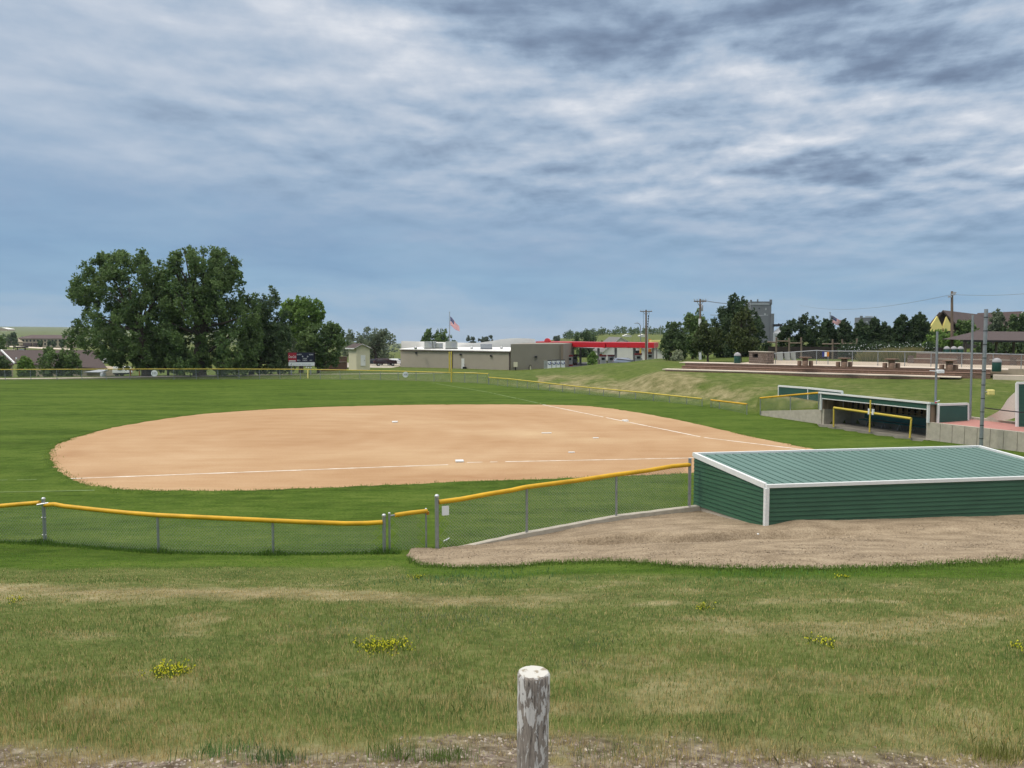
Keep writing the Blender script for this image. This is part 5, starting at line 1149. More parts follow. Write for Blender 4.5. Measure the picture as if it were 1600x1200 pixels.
# pavilion
root = thing('pavilion', 'open picnic pavilion with wide brown hipped roof at the right', 'pavilion', P(1560, 556, Y=90))
e0, e1 = P(1505, 531, Y=88), P(1690, 533, Y=86); r0, r1 = P(1525, 517.5, Y=92), P(1690, 519, Y=90); k0, k1 = e0 + Vector((2.6, 9, 0)), e1 + Vector((2.6, 9, 0)); k0.z = k1.z = e0.z
mb = MB().add([e0, e1, r1, r0, k0, k1], [(0, 1, 2, 3), (5, 4, 3, 2), (0, 3, 4), (0, 4, 5, 1)]); part('roof', mb, M['shingle'], root); part('fascia', MB().beam(e0 - zv * .1, e1 - zv * .1, .12, .2), M['dark'], root)
for px in (1517, 1534, 1556, 1583, 1612):
    q = P(px, 560, Y=89); part('post', MB().tube([Vector((q.x, q.y, gz(q.x, q.y) - .1)), Vector((q.x, q.y, e0.z))], .14, 8), M['wood'], root)
tt = None
for k, (px, lab) in enumerate(((1522, 'dark picnic bench under the left end of the pavilion'), (1545, 'dark picnic bench under the middle of the pavilion'), (1572, 'dark picnic bench under the pavilion beside the thick pole'), (1597, 'dark picnic bench under the right part of the pavilion'))):
    q = P(px, 556, Y=88.5); q.z = gz(q.x, q.y)
    if tt: dup(tt, q, lab); continue
    tt = thing('picnic_bench', lab, 'picnic table', q, 'dark picnic benches under the pavilion')
    part('table_top', MB().box(q + zv * .74, (1.5, .7, .06)), M['stud'], tt)
    for s in (-.75, .75): part('seat', MB().box(q + Vector((0, s, .44)), (1.5, .28, .05)), M['stud'], tt)
    for s in (-.55, .55): part('leg', MB().beam(q + Vector((s, -.7, 0)), q + Vector((s, 0, .71)), .08, .08).beam(q + Vector((s, .7, 0)), q + Vector((s, 0, .71)), .08, .08), M['stud'], tt)

# ================================================================== STORE AND FORECOURT
def wallpiece(a, b, h, th=.3):
    d = (b - a); d.z = 0; w = Vector((-d.y, d.x, 0)).normalized() * th; w = w if w.y > 0 else -w
    return MB().hexa([a, b, b + w, a + w], [Vector((q.x, q.y, h)) for q in (a, b, b + w, a + w)])
sa = P(626, 572, Y=155); sb = P(797, 581, Y=138); sa.z = sb.z = -1.3; sc = P(880, 578, Y=141); sc.z = -1.3
zlow = 2.62; zhigh = 3.98
root = thing('store_building', 'long flat-roofed tan store seen from behind, white roof and curved white front parapet', 'building', sa)
part('long_wall', wallpiece(sa, sb, zlow), M['tan'], root)
sb2 = sb + Vector((.12, -.35, 0)); part('end_block', MB().hexa([sb2, sc, sc + Vector((3.5, 18, 0)), sb2 + Vector((3.5, 18, 0))], [Vector((q.x, q.y, zhigh)) for q in (sb2, sc, sc + Vector((3.5, 18, 0)), sb2 + Vector((3.5, 18, 0)))]), M['tan2'], root)
part('roof', MB().hexa([Vector((q.x, q.y, zlow + .01)) for q in (sa + Vector((-.2, -.25, 0)), sb + Vector((0, -.25, 0)), sb + Vector((2, 32, 0)), sa + Vector((2, 24, 0)))], [Vector((q.x, q.y, zlow + .17)) for q in (sa + Vector((-.2, -.25, 0)), sb + Vector((0, -.25, 0)), sb + Vector((2, 32, 0)), sa + Vector((2, 24, 0)))]), M['roofw'], root)
part('eave_trim', MB().beam(sa + Vector((-.2, -.3, zlow + 1.3 - .08)), sb + Vector((0, -.3, zlow + 1.3 - .08)), .08, .14), M['shingle'], root)
part('side_wall', MB().hexa([sa + Vector((-.02, .3, 0)), sa + Vector((.25, .3, 0)), sa + Vector((2.2, 23.5, 0)), sa + Vector((1.9, 23.5, 0))], [Vector((q.x, q.y, zlow)) for q in (sa + Vector((-.02, .3, 0)), sa + Vector((.25, .3, 0)), sa + Vector((2.2, 23.5, 0)), sa + Vector((1.9, 23.5, 0)))]), M['tan'], root)
Yp = 176; o = P(627, 549, Y=Yp); pr = lambda x, y: ((P(x, y, Y=Yp).x - o.x), (P(x, y, Y=Yp).z - o.z))
part('parapet', MB().panel(o, (1, 0, 0), [pr(627, 552), pr(836, 552), pr(836, 530), pr(825, 528.8), pr(808, 528.3), pr(795, 528.8), pr(780, 530.5), pr(768, 532.8), pr(752, 535), pr(742, 536), pr(627, 532.8)], -.4), M['roofw'], root)
part('corner_board', MB().box(P(878, 558, Y=140.6) - Vector((0, .1, .0)), (.35, .3, 4.6)), M['wood'], root)
dd = lambda px: (px - 626) / (797 - 626)
onw = lambda px, py, off=.08: (lambda Yw: P(px, py, Y=Yw - off))(155 + (138 - 155) * (lambda k: ((k * sa.y - sa.x) / ((sb.x - sa.x) - k * (sb.y - sa.y))))((px - 800) / F))
p = part('door', MB().box(onw(724, 569), (.72, .12, 2.15)), M['roofw'], root); part('handle', MB().box(onw(726, 570, .18), (.06, .08, .25)), M['dark'], p)
part('downspout', MB().box(onw(706.5, 563), (.14, .12, 3.3)), M['shingle'], root); part('downspout', MB().box(onw(796, 563.5), (.14, .12, 3.4)), M['shingle'], root)
for px, py in ((650, 551.5), (719.5, 554), (767, 556)): part('wall_light', MB().box(onw(px, py, .2), (.4, .35, .28)), M['dark'], root)
q = P(837.5, 557.5, Y=139.0); part('wall_light', MB().box(q, (.45, .4, .3)), M['dark'], root)
q = P(805.5, 569.5, Y=137.2); root2 = thing('utility_cabinet', 'small cream cabinet on a post against the darker store block', 'cabinet', q)
part('box', MB().box(q, (.72, .3, .85)), M['cream'], root2); part('stand', MB().box(q - zv * 1.1, (.2, .2, 1.4)), M['dark'], root2)
q = onw(726, 576, .7); solo('heat_pump', MB().box(q, (.75, .5, .6)).box(q + zv * .32, (.6, .4, .05)), M['dark'], 'small dark box unit beside the white store door', 'unit', loc=q)
q = P(829, 575, Y=138.4); root2 = thing('air_hose_post', 'small post with a black hose loop against the darker store block', 'hose post', q); part('post', MB().box(q - zv * .2, (.18, .18, 1.3)), M['cream'], root2)
part('hose', MB().tube([q + Vector((-.25, -.12, -.5)), q + Vector((-.32, -.12, .1)), q + Vector((-.2, -.12, .45)), q + Vector((0, -.12, .5)), q + Vector((.15, -.12, .3))], .05, 6), M['dark'], root2)
# roof units
def unit(px0, px1, y0, y1, Y, lab, m='hvac', extra=True):
    a, b = P(px0, y1, Y=Y), P(px1, y0, Y=Y); zb = zlow + .19; c = Vector(((a.x + b.x) / 2, Y, (zb + b.z) / 2)); root = thing('rooftop_unit', lab, 'roof unit', (c.x, c.y, zb), 'grey units on the store roof')
    w, h = b.x - a.x, b.z - zb
    part('casing', MB().box(c, (w, 1.6, h)), M[m], root)
    if extra: part('hood', MB().hexa([c + Vector((-w / 2 - .5, -.6, -h / 2 + .1)), c + Vector((-w / 2 - .02, -.6, -h / 2 + .1)), c + Vector((-w / 2 - .02, .6, -h / 2 + .1)), c + Vector((-w / 2 - .5, .6, -h / 2 + .1))], [c + Vector((-w / 2 - .12, -.6, h / 2 - .1)), c + Vector((-w / 2 - .02, -.6, h / 2 - .1)), c + Vector((-w / 2 - .02, .6, h / 2 - .1)), c + Vector((-w / 2 - .12, .6, h / 2 - .1))]), M['roofw'], root)
    part('grille', MB().box(c + Vector((w * .22, -.83, .05)), (w * .42, .06, h * .55)), M['galv'], root); part('base_frame', MB().box(Vector((c.x, c.y, zb + .06)), (w + .12, 1.75, .1)), M['dark'], root)
unit(664, 676, 533.5, 545, 155, 'grey box unit at the left of the store roof')
unit(677, 681, 533, 544, 155.5, 'narrow grey unit between the left roof units', extra=False)
unit(682, 692, 536, 545, 156, 'pale low unit left of the biggest roof unit', 'hvac', False)
unit(697, 714.5, 533.5, 545.5, 152, 'biggest grey-green roof unit, right in front of the flagpole')
unit(751, 769, 537.5, 546, 150, 'grey roof unit with fans in front of the curved white parapet', 'galv', False)
for px, lab in ((649.5, 'small conical roof vent at the left'), (737, 'small conical roof vent in the middle of the store roof'), (783.5, 'small conical roof vent at the right')):
    q = P(px, 544, Y=150); q.z = zlow + .17; solo('roof_vent', MB().lathe(q, [(.25, 0), (.25, .2), (.42, .22), (.05, .55)], 10), M['cap'], lab + '', 'roof vent', 'conical vents on the store roof', loc=q)
# flags
def flag(px, ytop, ybot, Y, fpx, w, h, lab, ang):
    b = P(px, ybot, Y=Y); t = P(px, ytop, Y=Y); root = thing('flagpole', lab, 'flag', b); part('pole', MB().tube([b, t], [.11, .06], 8).ball(t + zv * .1, .13), M['galv'], root)
    o = P(px + .8, fpx, Y=Y); nx, ny = 26, 13; grid = []
    for i in range(nx + 1):
        col = []
        for j in range(ny + 1):
            u, v = i / nx, j / ny; droop = u * w * math.sin(ang) * (1 - .12 * v); wave = .16 * math.sin(u * 8 + v * 1.5) * u
            col.append(o + Vector((u * w * math.cos(ang) + .06 * math.sin(5 * u + 3 * v), wave * 1.3, -droop - v * h * (1 - .25 * u) + .10 * math.sin(u * 7.5 + .5))))
        grid.append(col)
    parts = {'red_stripes': MB(), 'white_stripes': MB(), 'canton': MB()}
    for i in range(nx):
        for j in range(ny):
            k = 'canton' if (i < nx * .4 and j < 7) else ('red_stripes' if j % 2 == 0 else 'white_stripes')
            q = [grid[i][j], grid[i + 1][j], grid[i + 1][j + 1], grid[i][j + 1]]; parts[k].add(q, [(3, 2, 1, 0)], True)
    cl = bpy.data.objects.new('flag_cloth', rawmesh('flag_cloth', [tuple(v - ORG[root.name]) for v in map(Vector, parts['red_stripes'].v)], parts['red_stripes'].f, parts['red_stripes'].sm, M['fl_red'])); COL.objects.link(cl); cl.parent = root; ORG[cl.name] = ORG[root.name]
    part('white_stripes', parts['white_stripes'], M['fl_white'], cl); part('canton', parts['canton'], M['fl_blue'], cl)
    st = MB()
    for i in range(0, int(nx * .4) - 1, 2):
        for j in range(0, 6, 2):
            q = grid[i][j].lerp(grid[i + 1][j + 1], .5) + Vector((.1, -.03, 0)); st.add([q + Vector((x * .05, 0, z * .05)) for x, z in ((-1, 0), (0, -1), (1, 0), (0, 1))], [(0, 1, 2, 3)])
    part('stars', st, M['fl_white'], cl)
flag(702.5, 488.5, 545, 172, 494.5, 3.1, 1.9, 'stars and stripes flag drooping from a tall pole behind the store roof', R(48))
flag(1297, 489.5, 540, 135, 493, 2.7, 1.25, 'small stars and stripes flag flying above the juniper row', R(24))
# canopies
def canopy(lab, x0, Y0, x1, Y1, yt0, yt1, thick, cols, arch=None):
    a, b = P(x0, yt0, Y=Y0), P(x1, yt1, Y=Y1); b.z = a.z = (a.z + b.z) / 2; root = thing('fuel_canopy', lab, 'canopy', Vector((a.x, a.y, -1)), 'red fuel station canopies'); dv = Vector((2.5, 9, 0))
    mb = MB().hexa([q - zv * thick for q in (a, b, b + dv, a + dv)], [a, b, b + dv, a + dv]); part('fascia', mb, M['red'], root)
    part('soffit', MB().hexa([q - zv * (thick + .1) for q in (a + Vector((.3, .3, 0)), b + Vector((-.3, .3, 0)), b + dv + Vector((-.3, -.3, 0)), a + dv + Vector((.3, -.3, 0)))], [q - zv * (thick + .01) for q in (a + Vector((.3, .3, 0)), b + Vector((-.3, .3, 0)), b + dv + Vector((-.3, -.3, 0)), a + dv + Vector((.3, -.3, 0)))]), M['wht_t'], root)
    if arch: 
        c = a.lerp(b, arch) - zv * .05; r = 1.0; part('arch', MB().panel(c, (b - a).normalized(), [(r * math.cos(math.pi * k / 12), .75 * r * math.sin(math.pi * k / 12)) for k in range(13)], -.3), M['red'], root)
    for px, off in cols:
        t_ = (lambda k: ((k * (a.y + off) - a.x) / ((b.x - a.x) - k * (b.y - a.y))))((px - 800) / F); q = a.lerp(b, t_) + Vector((0, off, 0)); part('column', MB().box(Vector((q.x, q.y, (a.z - thick - 1.3) / 2 - .05)), (.42, .42, a.z - thick + 1.3 - .1)), M['post'], root)
canopy('longer red fuel canopy with a small arch, left of the gap, overlapping the store roof', 837, 165, 945.5, 146, 533, 535.8, .98, [(886, 2), (907, 6), (935, 2)], .18)
canopy('red fuel canopy right of the gap, in front of the white gabled house', 947, 146, 1022, 139, 535.6, 535.2, .92, [(962, 2), (991, 2), (1020, 2)])
def pump(px, Y, lab, w=1.1, first=None):
    q = P(px, 575, Y=Y); q.z = gz(q.x, q.y)
    if first: return dup(first, q, lab)
    t = thing('fuel_pump', lab, 'fuel pump', q, 'fuel pumps under the canopies')
    part('cabinet', MB().box(q + zv * 1.15, (w, .6, 1.5)), M['hvac'], t); part('plinth', MB().box(q + zv * .2, (w + .15, .7, .38)), M['dkred'], t); part('top_sign', MB().box(q + zv * 2.05, (w + .2, .65, .32)), M['dkred'], t)
    part('screen', MB().box(q + Vector((0, -.32, 1.45)), (w * .55, .05, .45)), M['glass'], t)
    for s in (-1, 1): part('nozzle', MB().tube([q + Vector((s * (w / 2 + .05), -.2, 1.3)), q + Vector((s * (w / 2 + .18), -.25, .7)), q + Vector((s * (w / 2 + .06), -.2, .45))], .05, 5), M['dark'], t)
    return t
p0 = pump(890, 150, 'fuel pump just right of the store corner')
for px, Y, lab in ((897.5, 158, 'fuel pump behind the first one at the store corner'), (942, 147, 'fuel pump under the gap between the two canopies'), (954.5, 147, 'fuel pump left of the silver car'), (997, 142, 'fuel pump right of the silver car'), (1015, 141, 'fuel pump beside the wooden power pole')): pump(px, Y, lab, 1.1, p0)
# ice lockers
l0 = None
for k, px in enumerate((858.5, 865.5, 872.3, 879.5)):
    q = P(px, 579, Y=135.5); q.z = gz(q.x, q.y); lab = ['first', 'second', 'third', 'last'][k] + ' white locker with a blue swirl, counted from the grey cabinet'
    if l0: dup(l0, q + Vector((0, 0, 0)), lab); continue
    l0 = thing('bottle_locker', lab, 'locker', q, 'white lockers with blue swirls beside the store')
    part('cabinet', MB().box(q + zv * .75, (.66, .6, 1.4)), M['wht_t'], l0); part('swirl', MB().tube([q + Vector((.22 * math.cos(a) * (1 + a * .04), -.32, 1.0 + .2 * math.sin(a))) for a in np.linspace(2.6, 7.6, 12)], .06, 5), M['blue'], l0); part('header', MB().box(q + Vector((0, -.01, 1.5)), (.70, .62, .14)), M['navy'], l0)
q = P(852.5, 579, Y=136); q.z = gz(q.x, q.y); solo('grey_cabinet', MB().box(q + zv * .7, (.6, .6, 1.4)).box(q + zv * 1.42, (.66, .66, .06)), M['hvac'], 'grey cabinet left of the white lockers', 'cabinet', loc=q)
struct('forecourt', MB().add([(6, 143, gz(6, 143) + .05), (30, 128, .6), (60, 160, .0), (8, 172, -.6)], [(0, 1, 2, 3)]), M['asphalt'])
# white gabled house and yellow signs behind
def gable_house(name, lab, cat, x0, x1, Y, zb, ze, zp, depth, wall, roof, xp=None, windows=(), over=.4, group=None):
    """gable end facing the camera between px x0..x1"""
    a, b = (x0 - 800) / F * Y, (x1 - 800) / F * Y; w = b - a; pk = (a + b) / 2 if xp is None else (xp - 800) / F * Y
    root = thing(name, lab, cat, ((a + b) / 2, Y, zb), group); o = Vector((a, Y, zb))
    part('gable_wall', MB().panel(o, (1, 0, 0), [(0, 0), (w, 0), (w, ze - zb), (pk - a, zp - zb), (0, ze - zb)], .25 * -1), M[wall], root)
    part('side_wall', MB().hexa([o + Vector((0, .26, 0)), o + Vector((.25, .26, 0)), o + Vector((.25, depth, 0)), o + Vector((0, depth, 0))], [o + Vector((0, .26, ze - zb)), o + Vector((.25, .26, ze - zb)), o + Vector((.25, depth, ze - zb)), o + Vector((0, depth, ze - zb))]), M[wall], root)
    part('side_wall', MB().hexa([o + Vector((w - .25, .26, 0)), o + Vector((w, .26, 0)), o + Vector((w, depth, 0)), o + Vector((w - .25, depth, 0))], [o + Vector((w - .25, .26, ze - zb)), o + Vector((w, .26, ze - zb)), o + Vector((w, depth, ze - zb)), o + Vector((w - .25, depth, ze - zb))]), M[wall], root)
    mb = MB(); sl = (zp - ze) / max(.1, (pk - a)); L0 = Vector((a - over, Y - over, ze - over * sl)); sr = (zp - ze) / max(.1, (b - pk)); R0 = Vector((b + over, Y - over, ze - over * sr)); K = Vector((pk, Y - over, zp)); D_ = Vector((0, depth + over, 0)); t_ = zv * .18
    mb.hexa([L0, K, K + D_, L0 + D_], [L0 + t_, K + t_, K + D_ + t_, L0 + D_ + t_]); mb.hexa([K, R0, R0 + D_, K + D_], [K + t_, R0 + t_, R0 + D_ + t_, K + D_ + t_]); part('roof', mb, M[roof], root)
    f = MB(); f.beam(L0 + Vector((0, -.03, .06)), K + Vector((0, -.03, .06)), .06, .22, (0, 1, 0)); f.beam(K + Vector((0, -.03, .06)), R0 + Vector((0, -.03, .06)), .06, .22, (0, 1, 0)); part('barge_board', f, M['white2'], root)
    for px, py, ww, hh in windows:
        c = P(px, py, Y=Y - .06); wn = part('window', MB().box(c, (ww, .1, hh)), M['glass'], root); part('frame', MB().box(c + Vector((0, .02, hh / 2 + .05)), (ww + .2, .1, .1)).box(c + Vector((0, .02, -hh / 2 - .05)), (ww + .2, .1, .1)), M['white2'], wn)
    return root
gable_house('white_house', 'white gabled house with grey roof behind the fuel pumps', 'house', 943, 1012, 190, -3.2, 1.4, 4.75, 22, 'offwhite', 'shinglegrey', 969, [(996, 551, .9, 1.1), (978, 566, .9, 1.0)])
gable_house('white_house', 'lower white house half hidden by the trees at the end of the fuel canopy', 'house', 1000, 1060, 200, -3.2, -1.2, 2.9, 18, 'offwhite', 'shinglegrey', 1012)
def ysign(px, yt, yb, Y, w, lab):
    a = P(px, yb, Y=Y); a.z = gz(a.x, a.y); t = P(px, yt, Y=Y); root = thing('yellow_sign', lab, 'sign', a); part('pylon', MB().box(Vector((a.x, a.y, (a.z + t.z) / 2)), (w, .4, t.z - a.z)), M['orange'], root); part('panel', MB().box(Vector((a.x, a.y - .22, t.z - .9)), (w * .7, .06, 1.4)), M['yellow2'], root)
ysign(1015, 530, 562, 178, .62, 'thick yellow sign pylon right of the wooden power pole'); ysign(1000.5, 541, 562, 168, .35, 'thin yellow sign pylon left of the wooden power pole')
c = P(1026, 533, Y=176); root = thing('yellow_canopy', 'small flat yellow canopy roof above the right end of the red canopy', 'canopy', Vector((c.x, c.y, -1))); part('roof', MB().box(c, (2.9, 3, .45)), M['yell3'], root); part('column', MB().box(Vector((c.x, c.y, (c.z - 1.5) / 2 - .15)), (.3, .3, c.z + 1.2)), M['post'], root)
q = P(938.8, 555, Y=152); root = thing('yellow_globe_sign', 'small round yellow sign on a post by the canopy gap', 'sign', q); part('globe', MB().ball(q, .34), M['orange'], root); part('post', MB().tube([Vector((q.x, q.y, gz(q.x, q.y) - .1)), q - zv * .3], .06, 6), M['dark'], root)

# ------------------------------------------------------------------ cars
def car(loc, rz, paint, lab, L=4.6, Wd=1.8, Hh=1.5, suv=False, first=None):
    t = thing('parked_car', lab, 'car', loc); o = Vector(loc)
    prof = [(-.5, .30), (-.5, .62), (-.46, .72), (-.22, .74), (-.08, 1.0), (.10, 1.0), (.34, .98), (.46, .70), (.5, .62), (.5, .30)] if not suv else [(-.5, .30), (-.5, .64), (-.46, .74), (-.26, .76), (-.12, 1.0), (.2, 1.02), (.40, 1.0), (.48, .72), (.5, .62), (.5, .30)]
    Rm = Matrix.Rotation(rz, 3, 'Z'); T = lambda x, y, z: o + Rm @ Vector((x * L, y * Wd, z * Hh))
    vs = []; n = len(prof)
    for sd_ in (-1, 1):
        for x, z in prof: vs.append(T(x, sd_ * (.5 if z < .8 else .40), z))
    fs = [tuple(range(n)), tuple(reversed(range(n, 2 * n)))] + [((i + 1) % n, i, n + i, n + (i + 1) % n) for i in range(n)]
    ob = part('body', MB().add(vs, fs), M[paint], t, .06)
    for sd_ in (-1, 1):
        a = [(-.19, .77), (-.075, .965), (.10, .965), (.31, .945), (.40, .77)]
        part('side_window', MB().add([T(x, sd_ * (.505 - (z - .74) * .48), z) for x, z in a] + [T(x, sd_ * (.48 - (z - .74) * .48), z) for x, z in a], [(0, 1, 2, 3, 4) if sd_ > 0 else (4, 3, 2, 1, 0)]), M['glass'], t)
    part('windscreen', MB().add([T(-.225, -.40, .76), T(-.225, .40, .76), T(-.092, .36, .985), T(-.092, -.36, .985)], [(0, 1, 2, 3)]), M['glass'], t)
    part('rear_window', MB().add([T(.46, -.40, .74), T(.46, .40, .74), T(.362, .36, .965), T(.362, -.36, .965)], [(3, 2, 1, 0)]), M['glass'], t)
    for x in (-.31, .31):
        for sd_ in (-1, 1):
            c = T(x, sd_ * .47, .22); ax = Rm @ Vector((0, .11 * sd_, 0)); w = part('wheel', MB().tube([c - ax, c + ax], .33, 14), M['tyre'], t); part('rim', MB().tube([c + ax * .9, c + ax * 1.08], .20, 10), M['rim'], w)
    for sd_ in (-1, 1):
        part('headlight', MB().box(T(-.495, sd_ * .36, .58), (.12, .35, .16), rz), M['wht_t'], t); part('tail_light', MB().box(T(.495, sd_ * .38, .62), (.1, .25, .2), rz), M['dkred'], t)
q = P(602, 574, Y=160); q.z = gz(q.x, q.y) + .1; car(q, R(195), 'cardark', 'dark maroon car parked between the small shed and the store', 4.7, 1.85, 1.6, True)
q = P(620, 575, Y=164); q.z = gz(q.x, q.y) + .1; car(q, R(168), 'carwhite', 'white car half hidden by the left store corner', 4.6)
q = P(585, 573, Y=165); q.z = gz(q.x, q.y) + .1; car(q, R(185), 'carnavy', 'dark blue car mostly hidden behind the small shed', 4.6)
q = P(977, 574.5, Y=144); q.z = gz(q.x, q.y) + .08; car(q, R(180), 'carsilver', 'silver blue car at the fuel pumps in front of the white house', 4.6, 1.8, 1.5, True)
struct('parking_lot', MB().add([(-36, 150, -.72), (-23.5, 150, -.82), (-22, 185, -1.2), (-40, 185, -1.2)], [(0, 1, 2, 3)]), M['conc'])

# ------------------------------------------------------------------ poles and wires
def upole(px, yt, Y, r, lab, arms, m='pole', foot=None):
    x = (px - 800) / F * Y; a = Vector((x, Y, gz(x, Y))); t = P(px, yt, Y=Y); root = thing('utility_pole', lab, 'utility pole', a); part('shaft', MB().tube([a - zv * .2, t], [r * 1.25, r * .8], 8), M[m], root)
    for dz, w in arms:
        c = Vector((t.x, t.y, t.z - dz)); part('crossarm', MB().beam(c + Vector((-w, .1, 0)), c + Vector((w, -.1, 0)), .12, .14), M['pole'], root)
        for s in (-.95, -.5, .5, .95): part('insulator', MB().tube([c + Vector((w * s, 0, .05)), c + Vector((w * s, 0, .28))], .06, 6), M['cap'], root)
        part('brace', MB().beam(c + Vector((-w * .55, 0, 0)), c + Vector((0, 0, -.7)), .05, .05).beam(c + Vector((w * .55, 0, 0)), c + Vector((0, 0, -.7)), .05, .05), M['pole'], root)
    return root, a, t
r1, a1, t1 = upole(1009.5, 484, 138, .17, 'wooden power pole with crossarm beside the end of the red canopy', [(.3, 1.05)])
mb = MB(); 
for px in (1005, 1014.5): mb.tube([P(px, 488, Y=138), P(px + (.4 if px < 1009 else -2), 512, Y=138)], .025, 5)
for k in range(5): mb.ball(P(1013.2 - .3 * k, 494 + 4 * k, Y=138), .12, (1, 1, 1.6), 5)
part('cable_run', mb, M['dark'], r1); part('conduit', MB().tube([P(1012, 512, Y=137.7), Vector((P(1011.5, 570, Y=137.7).x, 137.7, a1.z))], .09, 6), M['cap'], r1)
r2, a2, t2 = upole(1094, 467, 96, .13, 'wooden power pole rising out of the terrace tree cluster, with white lower sleeve', [(.3, .75)])
part('sleeve', MB().tube([Vector((a2.x, a2.y, a2.z)), P(1093.5, 498, Y=96)], .17, 8), M['wht_t'], r2); part('transformer', MB().lathe(P(1096.6, 486, Y=96), [(.14, 0), (.16, .1), (.16, .7), (.08, .8)], 8), M['galv'], r2)
r3, a3, t3 = upole(1487.5, 455, 96, .17, 'brown wooden light pole with floodlights in front of the yellow gables', [])
for px, py, d in ((1491, 457.5, .25), (1484.2, 463.5, -.25), (1489.5, 460, .1)): c = P(px, py, Y=95.8); part('floodlight', MB().box(c, (.32, .35, .2)).tube([c, Vector((t3.x, t3.y, c.z))], .03, 5), M['cap'], r3)
a = P(914, 574, Y=180); x = a.x; a = Vector((P(1001, 570, Y=170).x, 170, gz(P(1001, 570, Y=170).x, 170))); root = thing('street_lamp', 'slim street lamp with a curved arm above the red canopy', 'street lamp', a)
part('pole', MB().tube([a, P(1001, 515, Y=170), P(1000.5, 509, Y=170), P(999, 506, Y=170), P(996.5, 504.6, Y=170), P(994.5, 504.8, Y=170)], .09, 6), M['galv'], root); part('lamp_head', MB().box(P(993.8, 505.2, Y=170), (.7, .3, .15)), M['cap'], root)
solo('antenna_mast', MB().tube([P(1031.8, 525, Y=300), P(1031.8, 508.5, Y=300)], .09, 5).beam(P(1030.5, 510, Y=300), P(1033, 510, Y=300), .1, .1), M['galv'], 'very thin mast on the skyline right of the wooden power pole', 'mast', loc=P(1031.8, 525, Y=300))
def wire(a, b, sag, lab, r=.022):
    pts = [a.lerp(b, i / 16) - zv * (sag * 4 * (i / 16) * (1 - i / 16)) for i in range(17)]; solo('power_line', MB().tube(pts, r, 4), M['galv'], lab, 'power line', 'power lines', loc=a)
wire(t2 - zv * .1, P(1172, 474, Y=110), .25, 'upper pale power line running right from the pole in the trees to the elevator', .045)
wire(t3 - zv * .4, P(1250, 477, Y=190), 1.4, 'faint power line running left from the wooden light pole')
wire(t3 - zv * .4, P(1700, 446, Y=92), .5, 'faint power line running right from the wooden light pole')
wire(P(1110, 492, Y=105), P(1200, 492.5, Y=108), .1, 'short pale line across the front of the tallest juniper', .04)

# ------------------------------------------------------------------ elevators, hall, houses
def tower(lab, x0, x1, yt, yb, Y, parts_):
    a, b = P(x0, yb, Y=Y), P(x1, yt, Y=Y); zb = gz(a.x, Y) - .5; root = thing('grain_elevator', lab, 'grain elevator', ((a.x + b.x) / 2, Y, zb)); W = b.x - a.x
    part('tower', MB().box(((a.x + b.x) / 2, Y + W / 2, (zb + b.z) / 2), (W, W, b.z - zb)), M['elev'], root)
    for p0_, p1_, q0, q1, m, nm in parts_:
        c0, c1 = P(p0_, q1, Y=Y - .2), P(p1_, q0, Y=Y - .2); part(nm, MB().box(((c0.x + c1.x) / 2, Y - .08 if nm != 'annex' else Y + 2, (c0.z + c1.z) / 2), (c1.x - c0.x, .4 if nm != 'annex' else 6, c1.z - c0.z)), M[m], root)
    return root
e = tower('tall grey metal grain elevator behind the juniper cluster', 1172, 1205.5, 471, 530, 400, [(1172.5, 1205, 474, 476, 'elev2', 'band'), (1172, 1175, 468.5, 471, 'elev', 'parapet'), (1202.5, 1206.5, 468, 476, 'elev', 'parapet'), (1183, 1185, 467.5, 471, 'elev', 'vent'), (1196, 1197.6, 481, 484.5, 'elev2', 'window'), (1185.5, 1187, 481, 482.5, 'glass', 'window'), (1194, 1196.5, 489.5, 492.5, 'elev2', 'window'), (1203.5, 1209, 490, 535, 'elev', 'annex')])
part('conveyor', MB().beam(P(1208, 508.5, Y=398), P(1222, 508, Y=398), 1.0, 1.3).beam(P(1216, 506, Y=398), P(1221, 510, Y=398), .8, .8), M['dark'], e)
q = P(1219, 538, Y=400); root = thing('grain_bin', 'pale round grain bin with conical roof beside the tall elevator', 'grain bin', q); rr_ = 10 / F * 400 * 1.3
part('cylinder', MB().lathe(q - zv * 4, [(rr_, 0), (rr_, P(1219, 521, Y=400).z - q.z + 4)], 20), M['elev2'], root); part('cone_roof', MB().lathe(Vector((q.x, q.y, P(1219, 521, Y=400).z)), [(rr_ * 1.05, 0), (.6, P(1219, 511, Y=400).z - P(1219, 521, Y=400).z)], 20), M['elev2'], root)
tower('smaller dark grain elevator showing between two junipers', 1344.5, 1368, 496, 530, 400, [(1344, 1348, 493.5, 497, 'elev', 'parapet'), (1352, 1364, 494, 495.5, 'elev2', 'band'), (1353, 1356, 502, 504, 'elev2', 'window')])
